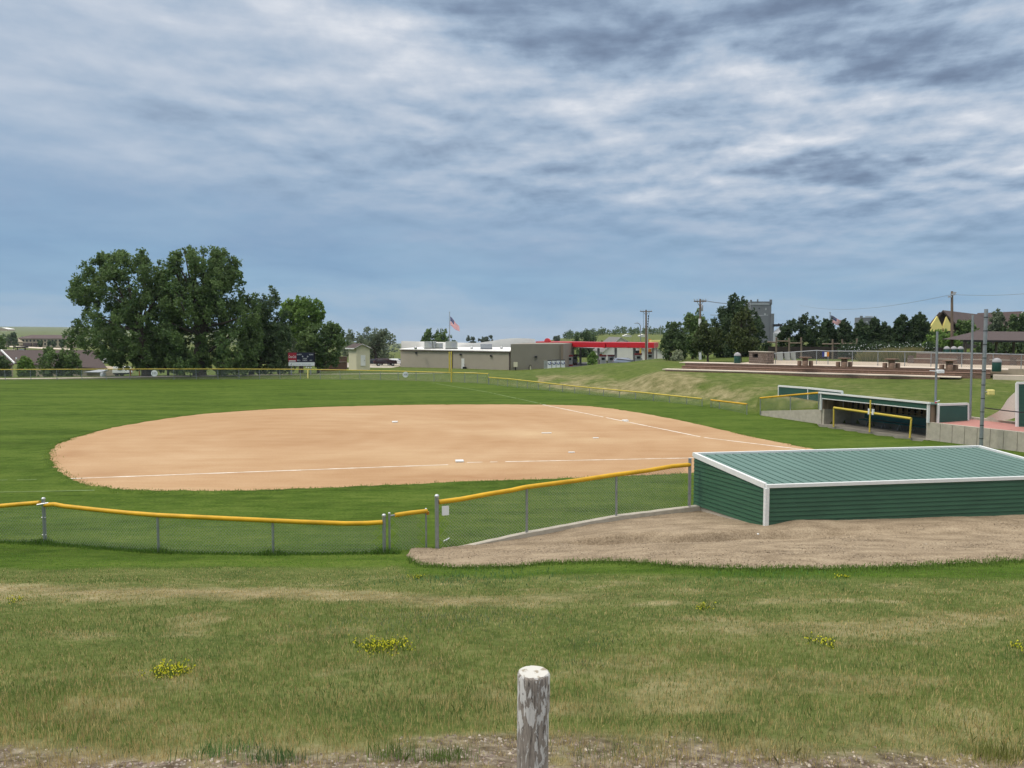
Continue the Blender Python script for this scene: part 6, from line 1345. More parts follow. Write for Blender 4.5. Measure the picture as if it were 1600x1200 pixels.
# hall with yellow gables
Yh = 132; root = thing('event_hall', 'brown-roofed hall with two bright yellow triangular gables behind the bushes', 'building', P(1478, 540, Y=Yh)); zb = 2.0
A_ = P(1442, 520, Y=Yh); K_ = P(1469, 487.5, Y=Yh); Bp = P(1500, 520, Y=Yh); dv = Vector((30, 12, 0)); dv2 = P(1546, 497, Y=Yh + 26) - K_; dv2.z = -.35
part('front_wall', MB().panel(Vector((A_.x, Yh, zb)), (1, 0, 0), [(0, 0), (Bp.x - A_.x, 0), (Bp.x - A_.x, A_.z - zb), (K_.x - A_.x, K_.z - zb), (0, A_.z - zb)], -.3), M['shingle'], root)
mb = MB(); o2 = Vector((-.5, -.8, -.4)); t_ = zv * .3
mb.hexa([A_ + o2, K_ + Vector((0, -.8, 0)), K_ + dv2, A_ + dv2], [A_ + o2 + t_, K_ + Vector((0, -.8, 0)) + t_, K_ + dv2 + t_, A_ + dv2 + t_]); mb.hexa([K_ + Vector((0, -.8, 0)), Bp + Vector((.5, -.8, -.4)), Bp + dv2, K_ + dv2], [K_ + Vector((0, -.8, 0)) + t_, Bp + Vector((.5, -.8, -.4)) + t_, Bp + dv2 + t_, K_ + dv2 + t_]); part('roof', mb, M['hroof'], root)
part('side_wall', MB().hexa([Vector((Bp.x - .3, Yh + .4, zb)), Vector((Bp.x, Yh + .4, zb)), Vector((Bp.x, Yh + .4, zb)) + Vector((dv2.x, dv2.y, 0)), Vector((Bp.x - .3, Yh + .4, zb)) + Vector((dv2.x, dv2.y, 0))], [Vector((Bp.x - .3, Yh + .4, Bp.z)), Vector((Bp.x, Yh + .4, Bp.z)), Vector((Bp.x, Yh + .4, Bp.z - .3)) + Vector((dv2.x, dv2.y, 0)), Vector((Bp.x - .3, Yh + .4, Bp.z - .3)) + Vector((dv2.x, dv2.y, 0))]), M['shingle'], root)
for ax, y0, x0, x1, yb in ((1464.7, 494, 1449, 1476, 518), (1479.3, 494.8, 1471.5, 1491, 517)):
    o = P(ax, yb, Y=Yh - 1.2); f_ = lambda x, y: (P(x, y, Y=Yh - 1.2).x - o.x, P(x, y, Y=Yh - 1.2).z - o.z); part('yellow_gable', MB().panel(o, (1, 0, 0), [f_(x0, yb), f_(x1, yb), f_(ax, y0)], -.35), M['yell3'], root)
gable_house('brown_house', 'brown gabled house top at the right picture border above the trees', 'house', 1580, 1660, 150, 3, 7.0, 10.0, 14, 'shingle', 'hroof', 1592)
# shed
Ysh = 136; a, b, c_ = P(541, 571.5, Y=Ysh + 1.5), P(557, 572.3, Y=Ysh), P(578, 572, Y=Ysh + .3)
root = thing('garden_shed', 'small cream gabled shed with white door and brown roof left of the store', 'shed', b); ze = P(557, 543.5, Y=Ysh).z; zp = P(569, 538, Y=Ysh).z; zb = min(gz(b.x, b.y), b.z) - .2
wv = (c_ - b); wv.z = 0; wl = wv.length; wv.normalize(); dvp = Vector((-1.9, 2.4, 0))
part('front_wall', MB().panel(Vector((b.x, b.y, zb)), wv, [(0, 0), (wl, 0), (wl, ze - zb), (wl / 2, zp - zb - .1), (0, ze - zb)], -.12), M['cream'], root)
part('side_wall', MB().hexa([Vector((b.x, b.y + .12, zb)), Vector((b.x + .12, b.y + .12, zb)), Vector((b.x + .12, b.y + .12, zb)) + dvp, Vector((b.x, b.y + .12, zb)) + dvp], [Vector((b.x, b.y + .12, ze)), Vector((b.x + .12, b.y + .12, ze)), Vector((b.x + .12, b.y + .12, ze)) + dvp, Vector((b.x, b.y + .12, ze)) + dvp]), M['cream'], root)
L0 = Vector((b.x, b.y - .3, ze)) - wv * .3 - zv * .12; R0 = Vector((b.x, b.y - .3, ze)) + wv * (wl + .35) - zv * .12; K0 = Vector((b.x, b.y - .3, zp)) + wv * wl / 2; e2 = dvp * 1.15; t_ = zv * .12
part('roof', MB().hexa([L0, K0, K0 + e2, L0 + e2], [L0 + t_, K0 + t_, K0 + e2 + t_, L0 + e2 + t_]).hexa([K0, R0, R0 + e2, K0 + e2], [K0 + t_, R0 + t_, R0 + e2 + t_, K0 + e2 + t_]), M['shingle'], root)
part('barge_board', MB().beam(L0 + Vector((0, -.04, .03)), K0 + Vector((0, -.04, .03)), .06, .24, (0, 1, 0)).beam(K0 + Vector((0, -.04, .03)), R0 + Vector((0, -.04, .03)), .06, .24, (0, 1, 0)), M['white2'], root)
part('eave_trim', MB().beam(L0 - zv * .02, L0 + e2 - zv * .02, .06, .2), M['white2'], root)
dr = Vector((b.x, b.y - .05, 0)) + wv * wl * .50; dz0, dz1 = P(567, 571.5, Y=Ysh).z, P(567, 555, Y=Ysh).z
d_ = part('door', MB().box((dr.x, dr.y, (dz0 + dz1) / 2), (.82, .1, dz1 - dz0), math.atan2(wv.y, wv.x)), M['white2'], root); part('handle', MB().box((dr.x + .28, dr.y - .08, (dz0 + dz1) / 2), (.06, .06, .14)), M['dark'], d_)
# block walls left of the shed
for x0, x1, yt, yb, Yw, lab in ((496, 541, 566, 577, 132, 'long low brown block wall left of the shed'), (524, 542, 557.5, 567, 145, 'taller brown block wall directly behind the left shed wall')):
    a, b = P(x0, yb, Y=Yw), P(x1, yb, Y=Yw); t = P(x0, yt, Y=Yw).z; a.z = b.z = gz((a.x + b.x) / 2, Yw) - .3; r_ = thing('block_wall', lab, 'wall', a); part('blocks', wallpiece(a, b, t, .3), M['brick'], r_); part('coping', MB().beam(Vector((a.x, a.y + .15, t + .05)), Vector((b.x, b.y + .15, t + .05)), .4, .08), M['stone'], r_)
# scoreboard
Ysb = 106; o = P(450.5, 572, Y=Ysb); sx = lambda x, y: (P(x, y, Y=Ysb).x - o.x, P(x, y, Y=Ysb).z - o.z)
root = thing('scoreboard', 'dark scoreboard with red drinks panel and white sponsor strip in front of the trees', 'scoreboard', Vector((P(470, 590, Y=Ysb).x, Ysb, gz(P(470, 590, Y=Ysb).x, Ysb))))
def sp(name, x0, x1, y0, y1, m, dep, dy=0): (ax, az_), (bx, bz_) = sx(x0, y1), sx(x1, y0); return part(name, MB().box(o + Vector(((ax + bx) / 2, dy + dep / 2, (az_ + bz_) / 2)), (bx - ax, dep, bz_ - az_)), M[m], root)
sp('score_panel', 463.5, 489.6, 551.5, 565.5, 'navy', .25); sp('drinks_panel', 450.3, 463.2, 551.2, 565.2, 'sred', .25); sp('sponsor_strip', 450.8, 490.8, 566, 571.6, 'wht_t', .25)
sp('housing', 449.5, 491.5, 550.6, 572.3, 'black', .12, .27)
for x in (455, 485): part('leg', MB().box((P(x, 580, Y=Ysb + .35).x, Ysb + .45, -.2 + 1.0), (.15, .15, 2.2)), M['galv'], root)
U, Z_ = Vector((1, 0, 0)), Vector((0, 0, 1)); TP = lambda x, y: P(x, y, Y=Ysb - .02)
part('lettering', (lambda m: m)(text_mb('Coca-Cola', TP(456.8, 557.2), U, Z_, .36, width=1.02, shear=.3)), M['wht_t'], root)
(a, z_1), (b, z_2) = sx(451.5, 564.8), sx(462, 563.2); part('panel_caption', MB().box(o + Vector(((a + b) / 2, -.02, (z_1 + z_2) / 2)), (b - a, .03, z_2 - z_1)), M['wht_t'], root)
for tx, x, y, w in (('GUEST', 467.5, 553.9, .66), ('HOME', 486, 554.1, .5), ('BALL', 467, 563, .45), ('STRIKE', 476.5, 560.3, .55), ('INNING', 476.3, 563, .6), ('OUT', 486, 563, .36), ('8', 472.8, 557, .16), ('8', 480.6, 557.1, .16)):
    part('lettering', text_mb(tx, TP(x, y), U, Z_, .16 if len(tx) > 1 else .2, width=w), M['wht_t'], root)
part('sponsor_lettering', text_mb('- - -- ---  ---- -- ----', TP(472, 569.3), U, Z_, .05, width=2.4), M['hvac'], root); part('sponsor_emblem', MB().beam(TP(454.2, 570.4), TP(456, 568.2), .04, .16, (0, 1, 0)), M['dark'], root)
for x, m in ((478.8, 'wht_t'), (482, 'wht_t'), (486, 'wht_t')): c = P(x, 574, Y=Ysb - .05); part('lamp', MB().box(c, (.14, .2, .16)), M[m], root)
# left houses
Yl = 150; zt = P(8, 548.5, Y=Yl).z
root = thing('brown_roofed_house', 'long brown-roofed house below the left end of the outfield fence', 'house', P(70, 585, Y=Yl)); a, b = P(3, 548.6, Y=Yl), P(146, 550, Y=Yl); ea, eb = P(24, 569, Y=Yl - 5), P(168, 577.5, Y=Yl - 6); a.z = b.z = zt
mb = MB().hexa([ea, eb, b, a], [ea + zv * .2, eb + zv * .2, b + zv * .2, a + zv * .2]); bk3 = Vector((-4, 7, -2.8)); mb.hexa([a, b, b + bk3, a + bk3], [a + zv * .2, b + zv * .2, b + bk3 + zv * .2, a + bk3 + zv * .2]); part('roof', mb, M['shingle'], root)
part('barge_board', MB().beam(a + Vector((-.1, -.1, .2)), ea + Vector((-.1, -.1, .2)), .22, .25), M['white2'], root); part('ridge_cap', MB().beam(a + zv * .24, b.lerp(a, .86) + zv * .24, .3, .12), M['cream'], root)
part('wall', MB().hexa([Vector((q.x, q.y + .6, -4.5)) for q in (ea, eb, eb + Vector((0, 9, 0)), ea + Vector((0, 9, 0)))], [Vector((q.x, q.y + .6, q.z - .05)) for q in (ea, eb, eb + Vector((0, 9, 0)), ea + Vector((0, 9, 0)))]), M['hotel'], root)
part('vent_pipe', MB().tube([P(25.5, 562, Y=Yl - 3.5), P(25.5, 558.5, Y=Yl - 3.5)], .12, 8), M['wht_t'], root)
root = thing('brown_roofed_house', 'brown hipped roof cut off by the left picture edge', 'house', P(-20, 585, Y=Yl)); a = P(-60, 549, Y=Yl + 1); b = P(2, 549, Y=Yl + 1); ea, eb = P(-70, 570, Y=Yl - 5), P(22, 571, Y=Yl - 5)
part('roof', MB().hexa([ea, eb, b, a], [ea + zv * .2, eb + zv * .2, b + zv * .2, a + zv * .2]), M['shingle'], root); part('wall', MB().hexa([Vector((q.x, q.y + .5, -4.5)) for q in (ea, eb - Vector((.6, 0, 0)), b, a)], [Vector((q.x, q.y + .5, ea.z - .1)) for q in (ea, eb - Vector((.6, 0, 0)), b, a)]), M['hotel'], root)
# hotel far off
Yf = 600; a, b = P(27, 541, Y=Yf), P(104, 541, Y=Yf); zb = a.z - 1.5; ze = P(30, 529, Y=Yf).z; zr_ = P(45, 523.3, Y=Yf).z; root = thing('hotel', 'long two-storey beige hotel with brown hipped roof far off at left', 'building', Vector(((a.x + b.x) / 2, Yf, zb)))
part('wall', MB().hexa([Vector((a.x, Yf, zb)), Vector((b.x, Yf, zb)), Vector((b.x, Yf + 14, zb)), Vector((a.x, Yf + 14, zb))], [Vector((a.x, Yf, ze)), Vector((b.x, Yf, ze)), Vector((b.x, Yf + 14, ze)), Vector((a.x, Yf + 14, ze))]), M['hotel'], root)
r_ = [Vector((a.x - 1, Yf - 1, ze + .02)), Vector((b.x + 1, Yf - 1, ze + .02)), Vector((b.x + 1, Yf + 15, ze + .02)), Vector((a.x - 1, Yf + 15, ze + .02)), Vector((a.x + 7, Yf + 7, zr_)), Vector((b.x - 7, Yf + 7, zr_))]
part('roof', MB().add(r_, [(0, 1, 5, 4), (1, 2, 5), (2, 3, 4, 5), (3, 0, 4), (3, 2, 1, 0)]), M['hroof'], root)
for row_ in (532.2, 537.5):
    for k in range(13): c = P(30.5 + 5.7 * k, row_, Y=Yf - .1); part('window', MB().box(c, (1.2, .2, 1.5)), M['glass'], root)
for px0, px1 in ((33, 36), (35, 49), (53, 57)): c0, c1 = P(px0, 541, Y=Yf - 1.2), P(px1, 536, Y=Yf - 1.2); part('entrance', MB().box(((c0.x + c1.x) / 2, Yf - 1.2, (c0.z + c1.z) / 2), (c1.x - c0.x, 2, c1.z - c0.z)), M['hroof'], root)
gable_house('far_house', 'tiny tan building with pale roof on the hillside at far left', 'house', -6, 15, 1500, P(0, 517, Y=1500).z, P(0, 514.5, Y=1500).z, P(0, 512, Y=1500).z, 20, 'hotel', 'roofw')
gable_house('far_house', 'small tan house far off beside the hotel end wall', 'house', 8, 22, 520, P(0, 540, Y=520).z, P(0, 534, Y=520).z, P(0, 529.5, Y=520).z, 10, 'hotel', 'hotel')
struct('far_road', MB().add([P(5, 540, Y=560), P(70, 543, Y=540), P(110, 545, Y=520), P(110, 546.5, Y=510), P(60, 544.5, Y=530), P(5, 541.5, Y=552)], [(5, 4, 3, 2, 1, 0)]), M['walk'])
q = P(33, 549, Y=158); root = thing('dark_canopy', 'small dark flat roof with a white box under it above the brown roof', 'shelter', q); part('roof', MB().box(P(33.5, 542.5, Y=158), (1.95, 1.5, .2)), M['dark'], root); part('box', MB().box(P(35, 547, Y=158), (.9, .8, .42)), M['wht_t'], root)
for s in (-.8, .8): part('post', MB().box(P(33.5, 549, Y=158) + Vector((s, 0, -1)), (.12, .12, 3.6)), M['dark'], root)
# white metal shed, trailer, garden bits at left behind fence
c0 = P(133, 586, Y=118); root = thing('metal_shed', 'low shed with pale metal roof behind the left outfield fence', 'shed', c0); zg = gz(c0.x, 118) - .4
x0, x1 = P(134, 580, Y=118).x, P(157, 580, Y=118).x; zt1, zt2 = P(134, 582.5, Y=118).z, P(134, 578.6, Y=121).z
part('wall', MB().box(((x0 + x1) / 2, 119.6, (zg + zt1) / 2), (x1 - x0 - .2, 3, zt1 - zg)), M['hotel'], root); part('roof', MB().hexa([Vector((x0 - .2, 117.8, zt1 + .02)), Vector((x1 + .1, 117.8, zt1 + .02)), Vector((x1 - .6, 121.4, zt2)), Vector((x0 + .2, 121.4, zt2))], [Vector((x0 - .2, 117.8, zt1 + .12)), Vector((x1 + .1, 117.8, zt1 + .12)), Vector((x1 - .6, 121.4, zt2 + .1)), Vector((x0 + .2, 121.4, zt2 + .1))]), M['elev2'], root)
part('corner_trim', MB().box((x1 - .06, 118.05, (zg + zt1) / 2 - .01), (.12, .12, zt1 - zg - .03)), M['wht_t'], root)
def whitebox(lab, x0, x1, y0, y1, Y, cat='trailer'):
    a, b = P(x0, y1, Y=Y), P(x1, y0, Y=Y); root = thing('white_trailer', lab, cat, Vector(((a.x + b.x) / 2, Y, a.z))); L = b.x - a.x; h = b.z - a.z
    part('body', MB().hexa([Vector((a.x, Y, a.z)), Vector((b.x, Y, a.z)), Vector((b.x, Y + 2.2, a.z)), Vector((a.x, Y + 2.2, a.z))], [Vector((a.x + .1, Y + .1, b.z)), Vector((b.x - .3, Y + .1, b.z)), Vector((b.x - .3, Y + 2.1, b.z)), Vector((a.x + .1, Y + 2.1, b.z))]), M['white2'], root, .08)
    part('skirt', MB().box(((a.x + b.x) / 2, Y + 1.1, a.z - .12), (L * .9, 1.9, .2)), M['dark'], root)
    for s in (.3, .65): c = Vector((a.x + L * s, Y + .05, a.z - .2)); part('wheel', MB().tube([c, c + Vector((0, .25, 0))], .32, 12), M['tyre'], root)
    part('window', MB().box((a.x + L * .55, Y - .02 + .06, a.z + h * .62), (L * .3, .1, h * .3)), M['glass'], root)
whitebox('white trailer behind the left fence between the metal shed and the yellow post', 175, 197, 573, 583, 128)
whitebox('white trailer roof showing above the brown roof end', 148, 165, 560.5, 566.5, 172, 'trailer')
q = P(204, 589, Y=110); root = thing('play_frame', 'yellow play frame behind the left outfield fence beside the leaning trunk', 'play frame', q)
for dx in (0, 1.3): part('post', MB().tube([Vector((q.x + dx, q.y, gz(q.x, q.y) - .1)), Vector((q.x + dx, q.y, P(204, 577, Y=110).z))], .09, 6), M['orange'], root)
part('crossbar', MB().tube([Vector((q.x, q.y, P(204, 578, Y=110).z)), Vector((q.x + 1.3, q.y, P(204, 578, Y=110).z))], .08, 6), M['orange'], root)
q = P(161, 589.5, Y=104); q.z = gz(q.x, q.y); solo('white_drum', MB().lathe(q, [(.30, 0), (.32, .3), (.22, .5), (.02, .58)], 12), M['wht_t'], 'white rounded drum behind the left fence beside the metal shed', 'drum', loc=q)
# hill houses
for px, lab in ((980, 'tiny white-roofed house on the hill above the grey roof'), (1005, 'tiny long white building on the hill behind the wooden power pole')):
    Yq = 640; z_ = P(px, 525.5, Y=Yq).z; gable_house('hill_house', lab, 'house', px - 6, px + 6, Yq, z_ - 1.5, z_ + .4, z_ + 1.6, 8, 'offwhite', 'roofw')
# outer walk beyond the far fence
def ribbon(name, pts, w, m, dz=.04):
    mb = MB(); V = []
    for i, (x, y) in enumerate(pts): V += [(x, y - w / 2, gz(x, y - w / 2) + dz), (x, y + w / 2, gz(x, y + w / 2) + dz)]
    mb.add(V, [(2 * i, 2 * i + 2, 2 * i + 3, 2 * i + 1) for i in range(len(pts) - 1)], True); return struct(name, mb, M[m])
pp = []
for px in np.linspace(-240, 745, 60):
    y = np.interp(px, [-240, 0, 160, 300, 420, 520, 600, 745], [592, 592.3, 590.5, 588.6, 587.6, 586.4, 584.8, 582.5]); D = np.interp(px, [-240, 0, 300, 480, 600, 745], [99.5, 99.8, 103, 106, 109, 112]); pp.append(((px - 800) / F * D, D))
ribbon('footpath', pp, 1.6, 'walk')

# ================================================================== FOREGROUND
ba = P(833.5, 1260, Y=4.15); tp_ = P(833.5, 1050, Y=4.2); gzb = gz(ba.x, 4.2); root = thing('wooden_post', 'short round weathered wooden post with peeling white paint, centre foreground', 'post', (tp_.x, 4.2, gzb))
prof = []; r0 = .0915; n = 40; mb = MB(); hz = tp_.z - gzb; lev = np.concatenate([np.linspace(-.15, hz - .235, 12), [hz - .228], np.linspace(hz - .22, hz - .012, 8), [hz - .004, hz]])
vs = []
for z in lev:
    for k in range(n):
        a = 2 * math.pi * k / n; r = r0 * (1 + .012 * math.sin(3 * a + 1) + .010 * math.sin(7 * a + z * 2)) - .0035 * (abs(math.sin(a * 5.5 + .7 + .15 * math.sin(z * 9))) > .985)
        crack = .006 * math.exp(-((math.sin((a - 4.55) / 2) * 22) ** 2)) + .005 * math.exp(-((math.sin((a - 5.2) / 2) * 26) ** 2)); r -= crack
        if z < hz - .225: r -= .0045 * max(0, math.cos(a - .35)) 
        if z > hz - .008: r -= .004 if z < hz - .002 else .009
        vs.append((tp_.x + .006 * (z - hz) + r * math.cos(a), 4.2 + r * math.sin(a), gzb + z))
fs = [(i * n + k, i * n + (k + 1) % n, (i + 1) * n + (k + 1) % n, (i + 1) * n + k) for i in range(len(lev) - 1) for k in range(n)]
part('shaft', MB().add(vs, fs, True), M['peel'], root)
part('end_grain', MB().add([Vector(v) + Vector((0, 0, .001)) for v in vs[-n:]] + [Vector((tp_.x, 4.2, tp_.z - .004))], [(k, (k + 1) % n, n) for k in range(n)]), M['peeltop'], root)
# timber edge at bottom right
pts = []
for i, px in enumerate(np.linspace(1225, 1720, 14)): q = P(px, np.interp(px, [1225, 1340, 1480, 1600, 1720], [1203, 1197.5, 1197, 1193.5, 1189]), Y=4.86 - .00 * i); pts.append(q - zv * .055 + Vector((0, 0, random.uniform(-.004, .004))))
solo('edging_timber', MB().tube(pts, .06, 10), M['wood'], 'weathered grey edging timber lying along the bottom right picture border', 'timber', loc=pts[0])
# yellow wildflowers
def flowers(px, py, wpx, lab, n=90, sparse=1.0):
    q = G(px, py + 6); w = wpx / F * q.y; root = thing('yellow_wildflowers', lab, 'wildflower', q, 'yellow wildflower clumps on the slope'); sb_, pb = [], []; sc, pc = [], []
    for i in range(n):
        x = q.x + RNG.normal(0, w * .26); y = q.y + RNG.normal(0, .10 + w * .08); z = gz(x, y); h = RNG.uniform(.035, .085); lx_, ly_ = RNG.normal(0, .03, 2)
        b = np.array((x, y, z)); t = b + np.array((lx_, ly_, h)); s = np.array((.004 + .0004 * q.y, 0, 0)); sb_.append([b - s, b + s, t + s * .5, t - s * .5]); sc.append(np.array((.10, .15, .02)) * RNG.uniform(.7, 1.3))
        for k in range(3):
            c = t + RNG.normal(0, .016, 3) + np.array((0, 0, RNG.uniform(-.05, .01))); d = RNG.normal(0, 1, 3); d /= np.linalg.norm(d); e_ = np.cross(d, RNG.normal(0, 1, 3)); e_ /= np.linalg.norm(e_); r = RNG.uniform(.006, .010) * (1 + .03 * q.y)
            pb.append([c - d * r, c - e_ * r, c + d * r, c + e_ * r]); pc.append(np.array((.74, .70, .04)) * RNG.uniform(.7, 1.1))
    o = np.array(q)
    for nm, B_, C_2, m in (('stems', sb_, sc, 'blade'), ('petals', pb, pc, 'petal')): me = npmesh(nm, np.array(B_) - o, 4, np.array(C_2), M[m]); ob = bpy.data.objects.new(nm, me); COL.objects.link(ob); ob.parent = root
flowers(596, 1008, 78, 'widest and brightest clump of yellow wildflowers, left of the wooden post', 150)
flowers(270, 1046, 52, 'compact clump of yellow wildflowers low at the left', 90)
flowers(1104, 945, 26, 'small yellow wildflower clump on the slope below the mulch bank', 26)
flowers(1284, 1000, 46, 'sparse yellow wildflower clump on the right of the slope', 26)
flowers(653, 898, 20, 'tiny yellow wildflower clump just below the left tip of the mulch', 22)
flowers(1598, 1010, 22, 'yellow wildflower clump cut by the right picture edge', 16)
flowers(20, 936, 30, 'faint yellow wildflower clump on the dry band at the left edge', 14)
flowers(1314, 897, 26, 'faint yellow wildflowers in the grass fringe below the dugout mulch', 14)
make_grass(); make_pebbles()

# ================================================================== SKY, LIGHT, CAMERA
SUN_EL, SUN_AZ = R(52), R(-102)        # azimuth measured from +Y, clockwise seen from above
W = bpy.data.worlds.new('World'); S.world = W; W.use_nodes = True; nt = W.node_tree; nt.nodes.clear()
out = nt.nodes.new('ShaderNodeOutputWorld'); bg = nt.nodes.new('ShaderNodeBackground'); bg.inputs['Strength'].default_value = .1
sky = nt.nodes.new('ShaderNodeTexSky'); sky.sky_type = 'NISHITA'; sky.sun_disc = False; sky.sun_elevation = SUN_EL; sky.sun_rotation = SUN_AZ % (2 * math.pi); sky.dust_density = 2.0
tc = nt.nodes.new('ShaderNodeTexCoord'); sx_ = nt.nodes.new('ShaderNodeSeparateXYZ'); nt.links.new(tc.outputs['Generated'], sx_.inputs[0]); X_, Y_, Zc = sx_.outputs
m_ = lambda op, a, b=None, c=None, clamp=False: mathn(nt, op, a, b, c, clamp)
az_n = m_('ARCTAN2', X_, Y_); el_n = m_('ARCSINE', Zc)
den = m_('ADD', m_('MAXIMUM', Zc, 0.0), .15)
cp = nt.nodes.new('ShaderNodeCombineXYZ'); nt.links.new(m_('DIVIDE', X_, den), cp.inputs[0]); nt.links.new(m_('DIVIDE', Y_, den), cp.inputs[1]); plane = cp.outputs[0]
def mp(v, sc, rot=0, loc=(0, 0, 0)):
    n = nt.nodes.new('ShaderNodeMapping'); n.inputs['Scale'].default_value = sc; n.inputs['Rotation'].default_value = (0, 0, rot); n.inputs['Location'].default_value = loc; nt.links.new(v, n.inputs[0]); return n.outputs[0]
ce = nt.nodes.new('ShaderNodeCombineXYZ'); nt.links.new(az_n, ce.inputs[0]); nt.links.new(el_n, ce.inputs[1]); ang = ce.outputs[0]
warp = N(nt, 'ShaderNodeTexNoise', Scale=7.0, Detail=5, Roughness=.6); nt.links.new(mp(ang, (1, 1.9, 1)), warp.inputs['Vector'])
ws = nt.nodes.new('ShaderNodeSeparateColor'); nt.links.new(warp.outputs['Color'], ws.inputs[0])
wu = m_('ADD', az_n, m_('MULTIPLY', m_('SUBTRACT', ws.outputs[0], .5), .15)); wv_ = m_('ADD', el_n, m_('MULTIPLY', m_('SUBTRACT', ws.outputs[1], .5), .085))
def blob(px, py, sx, sy, rot, amp):
    a, e = math.atan((px - 800) / F), math.atan((520 - py) / F * math.cos(math.atan((px - 800) / F))); c, s = math.cos(rot), math.sin(rot)
    du = m_('SUBTRACT', wu, a); dv = m_('SUBTRACT', wv_, e)
    p = m_('MULTIPLY', m_('ADD', m_('MULTIPLY', du, c), m_('MULTIPLY', dv, s)), F / sx); q = m_('MULTIPLY', m_('SUBTRACT', m_('MULTIPLY', dv, c), m_('MULTIPLY', du, s)), F / sy)
    return m_('MULTIPLY', m_('EXPONENT', m_('MULTIPLY', m_('ADD', m_('MULTIPLY', p, p), m_('MULTIPLY', q, q)), -1)), amp)
BL = [(300, 60, 420, 120, -.15, .16), (760, 135, 330, 42, -.30, .22), (520, 60, 260, 30, -.28, .18), (60, 150, 200, 60, -.2, .10), (700, 25, 230, 36, -.25, -.30), (940, 70, 240, 62, -.30, -.42), (1180, 20, 260, 46, -.1, -.34), (1380, 70, 300, 50, -.15, -.30), (1130, 110, 130, 55, -.45, .42), (1010, 150, 150, 30, -.3, .22), (1250, 150, 160, 22, -.5, .26), (1330, 200, 200, 40, -.1, .16), (900, 145, 160, 22, -.25, .20), (1080, 165, 150, 26, -.1, -.16), (1240, 185, 110, 30, 0, -.28), (1480, 120, 150, 36, -.3, -.26), (1440, 235, 190, 26, -.06, -.22), (1300, 235, 200, 20, -.08, .32), (1180, 262, 260, 14, -.05, -.16), (1560, 60, 120, 50, .1, .22), (1560, 190, 130, 40, -.1, .12), (840, 190, 280, 24, -.2, -.10), (820, 260, 200, 20, -.1, -.16), (400, 210, 340, 24, -.22, -.10), (200, 190, 260, 26, -.2, -.10), (1350, 330, 240, 16, -.05, -.10), (1250, 350, 260, 18, -.05, .10), (820, 478, 420, 14, -.04, .10), (660, 462, 160, 10, -.16, .16), (90, 240, 250, 14, -.05, .10), (1000, 300, 300, 18, -.05, .08)]
acc = None
for b in BL: t = blob(*b[:5], b[5] * (.62 if b[5] < 0 else .78)); acc = t if acc is None else m_('ADD', acc, t)
hi = noise(nt, mp(ang, (1.0, 2.2, 1), .15), 11, 7, .58, .15); lo = noise(nt, mp(plane, (1, .55, 1), .5), 1.3, 6, .55, .3)
band = noise(nt, mp(ang, (2.2, 15, 1), .05), 2.2, 6, .55, .25)
pv = mp(plane, (1, .9, 1), .25); pv2 = nt.nodes.new('ShaderNodeVectorMath'); pv2.operation = 'SCALE'; pv2.inputs['Scale'].default_value = 1.035; nt.links.new(pv, pv2.inputs[0])
puff = noise(nt, pv, 2.3, 8, .54, .10); puff2 = noise(nt, pv2.outputs[0], 2.3, 8, .54, .10)
emb = m_('SUBTRACT', puff2, puff)                      # sunlit rims above, grey undersides below
elf = m_('MULTIPLY', m_('SUBTRACT', el_n, m_('MULTIPLY_ADD', az_n, -.05, .035)), 7.0, clamp=True)       # texture fades into a smooth veil near the horizon
tex = m_('ADD', m_('MULTIPLY', m_('SUBTRACT', hi, .5), .45), m_('ADD', m_('MULTIPLY', emb, 2.6), m_('ADD', m_('MULTIPLY', m_('SUBTRACT', puff, .5), .80), m_('MULTIPLY', m_('SUBTRACT', band, .5), 1.0))))
rightf = m_('MULTIPLY_ADD', az_n, .65, .72, clamp=True)
val = m_('MULTIPLY_ADD', m_('ADD', m_('MULTIPLY', m_('MULTIPLY', tex, elf), rightf), acc), 1.02, .49)
K = 10.0
sc_ = lambda c: tuple(q * K for q in c)
cl_ = nt.nodes.new('ShaderNodeValToRGB'); cre = cl_.color_ramp.elements
stops = [(.0, lin(116, 133, 158)), (.22, lin(136, 155, 180)), (.46, lin(166, 185, 207)), (.72, lin(198, 208, 222)), (1.0, lin(232, 235, 241))]
while len(cre) < len(stops): cre.new(.5)
for i, (p, c) in enumerate(stops): cre[i].position = p; cre[i].color = (*c, 1)
nt.links.new(val, cl_.inputs[0])
veil = nt.nodes.new('ShaderNodeValToRGB'); cre = veil.color_ramp.elements
stops = [(.0, lin(160, 186, 209)), (.18, lin(144, 178, 207)), (.5, lin(129, 162, 196)), (1.0, lin(150, 177, 204))]
while len(cre) < len(stops): cre.new(.5)
for i, (p, c) in enumerate(stops): cre[i].position = p; cre[i].color = (*c, 1)
vt = m_('ADD', m_('MULTIPLY', el_n, 3.4), m_('MULTIPLY', m_('ADD', m_('SUBTRACT', lo, .5), m_('SUBTRACT', band, .5)), .7)); nt.links.new(vt, veil.inputs[0])
veilc = mixc(nt, m_('MULTIPLY', acc, .9, clamp=True), veil.outputs[0], lin(196, 206, 222))
veilc = mixc(nt, m_('MULTIPLY', acc, -.9, clamp=True), veilc, lin(124, 152, 186))
cf_ = m_('MULTIPLY', m_('SUBTRACT', m_('ADD', el_n, m_('MULTIPLY', m_('SUBTRACT', ws.outputs[2], .5), .09)), m_('MULTIPLY_ADD', az_n, -.075, .062)), 6.0, clamp=True)
cc = mixc(nt, cf_, veilc, cl_.outputs[0])
cc = mixc(nt, m_('MULTIPLY', m_('SUBTRACT', el_n, .45), 3.0, clamp=True), cc, (.60, .585, .56))
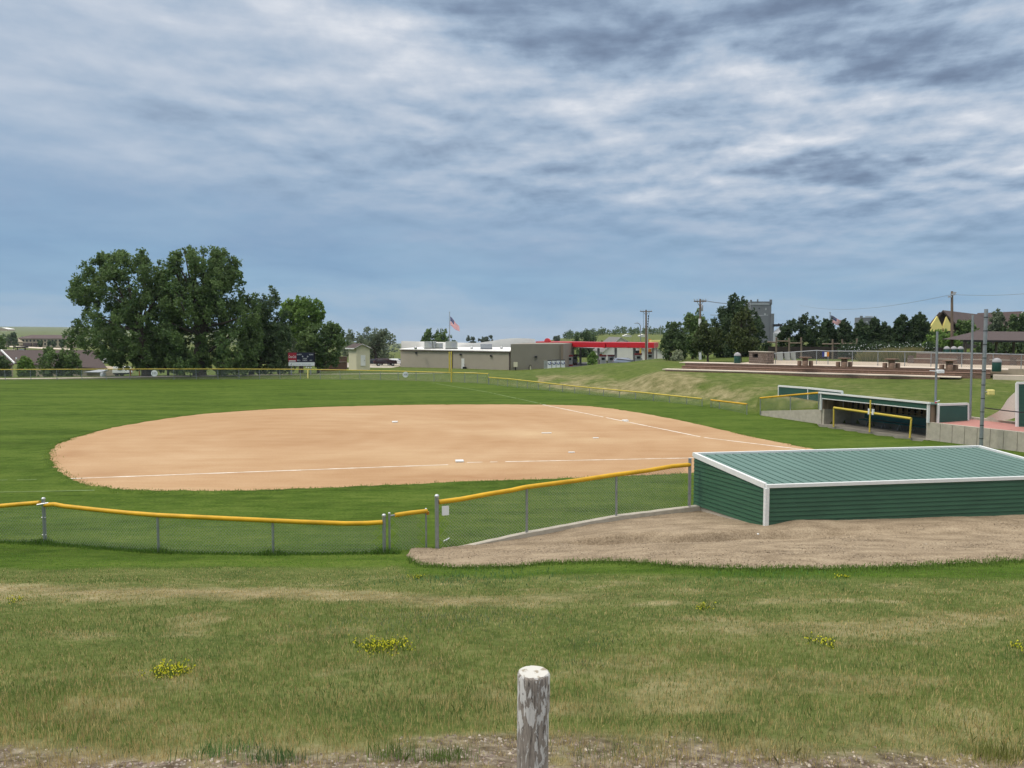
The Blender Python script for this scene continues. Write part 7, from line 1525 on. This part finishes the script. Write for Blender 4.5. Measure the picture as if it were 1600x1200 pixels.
# the overcast is brighter towards the zenith, out of the picture
boost = m_("MULTIPLY_ADD", m_("MULTIPLY", m_("SUBTRACT", el_n, .42), 2.2, clamp=True), 2.3, 1.0)
vm = nt.nodes.new('ShaderNodeVectorMath'); vm.operation = 'SCALE'; nt.links.new(cc, vm.inputs[0]); nt.links.new(m_('MULTIPLY', boost, K), vm.inputs['Scale'])
fin = mixc(nt, .06, vm.outputs[0], sky.outputs[0]); nt.links.new(fin, bg.inputs['Color']); nt.links.new(bg.outputs[0], out.inputs[0])
sl = bpy.data.lights.new('sun', 'SUN'); sl.energy = 1.5; sl.angle = R(14); sl.color = (1, .93, .82); so = bpy.data.objects.new('sun', sl); COL.objects.link(so)
dirv = Vector((math.sin(SUN_AZ) * math.cos(SUN_EL), math.cos(SUN_AZ) * math.cos(SUN_EL), math.sin(SUN_EL))); so.rotation_euler = dirv.to_track_quat('Z', 'Y').to_euler(); so.location = (0, 0, 40)
HAZE = .00007
if HAZE:
    m, nt2, b = nodes('haze_air'); nt2.nodes.remove(b); vp = nt2.nodes.new('ShaderNodeVolumePrincipled'); vp.inputs['Density'].default_value = HAZE; vp.inputs['Color'].default_value = (.80, .88, 1, 1); vp.inputs['Anisotropy'].default_value = 0
    nt2.links.new(vp.outputs[0], nt2.nodes['Material Output'].inputs['Volume'])
    hz_ = struct('haze', MB().box((0, 0, -36), (17400, 17400, 164)), m, 'stuff')
cam = bpy.data.cameras.new('camera'); cam.sensor_width = 36; cam.lens = 27.0; cam.clip_start = .1; cam.clip_end = 20000
co = bpy.data.objects.new('camera', cam); COL.objects.link(co); co.location = (0, 0, H); co.rotation_euler = (math.pi / 2 - PITCH, 0, 0); S.camera = co
S.view_settings.view_transform = 'Standard'; S.view_settings.look = 'None'; S.view_settings.exposure = 0; S.view_settings.gamma = 1
S.cycles.max_bounces = 6; S.cycles.transparent_max_bounces = 8; S.cycles.volume_bounces = 0; S.cycles.use_denoising = True; S.cycles.use_adaptive_sampling = False; S.cycles.denoising_prefilter = 'ACCURATE'
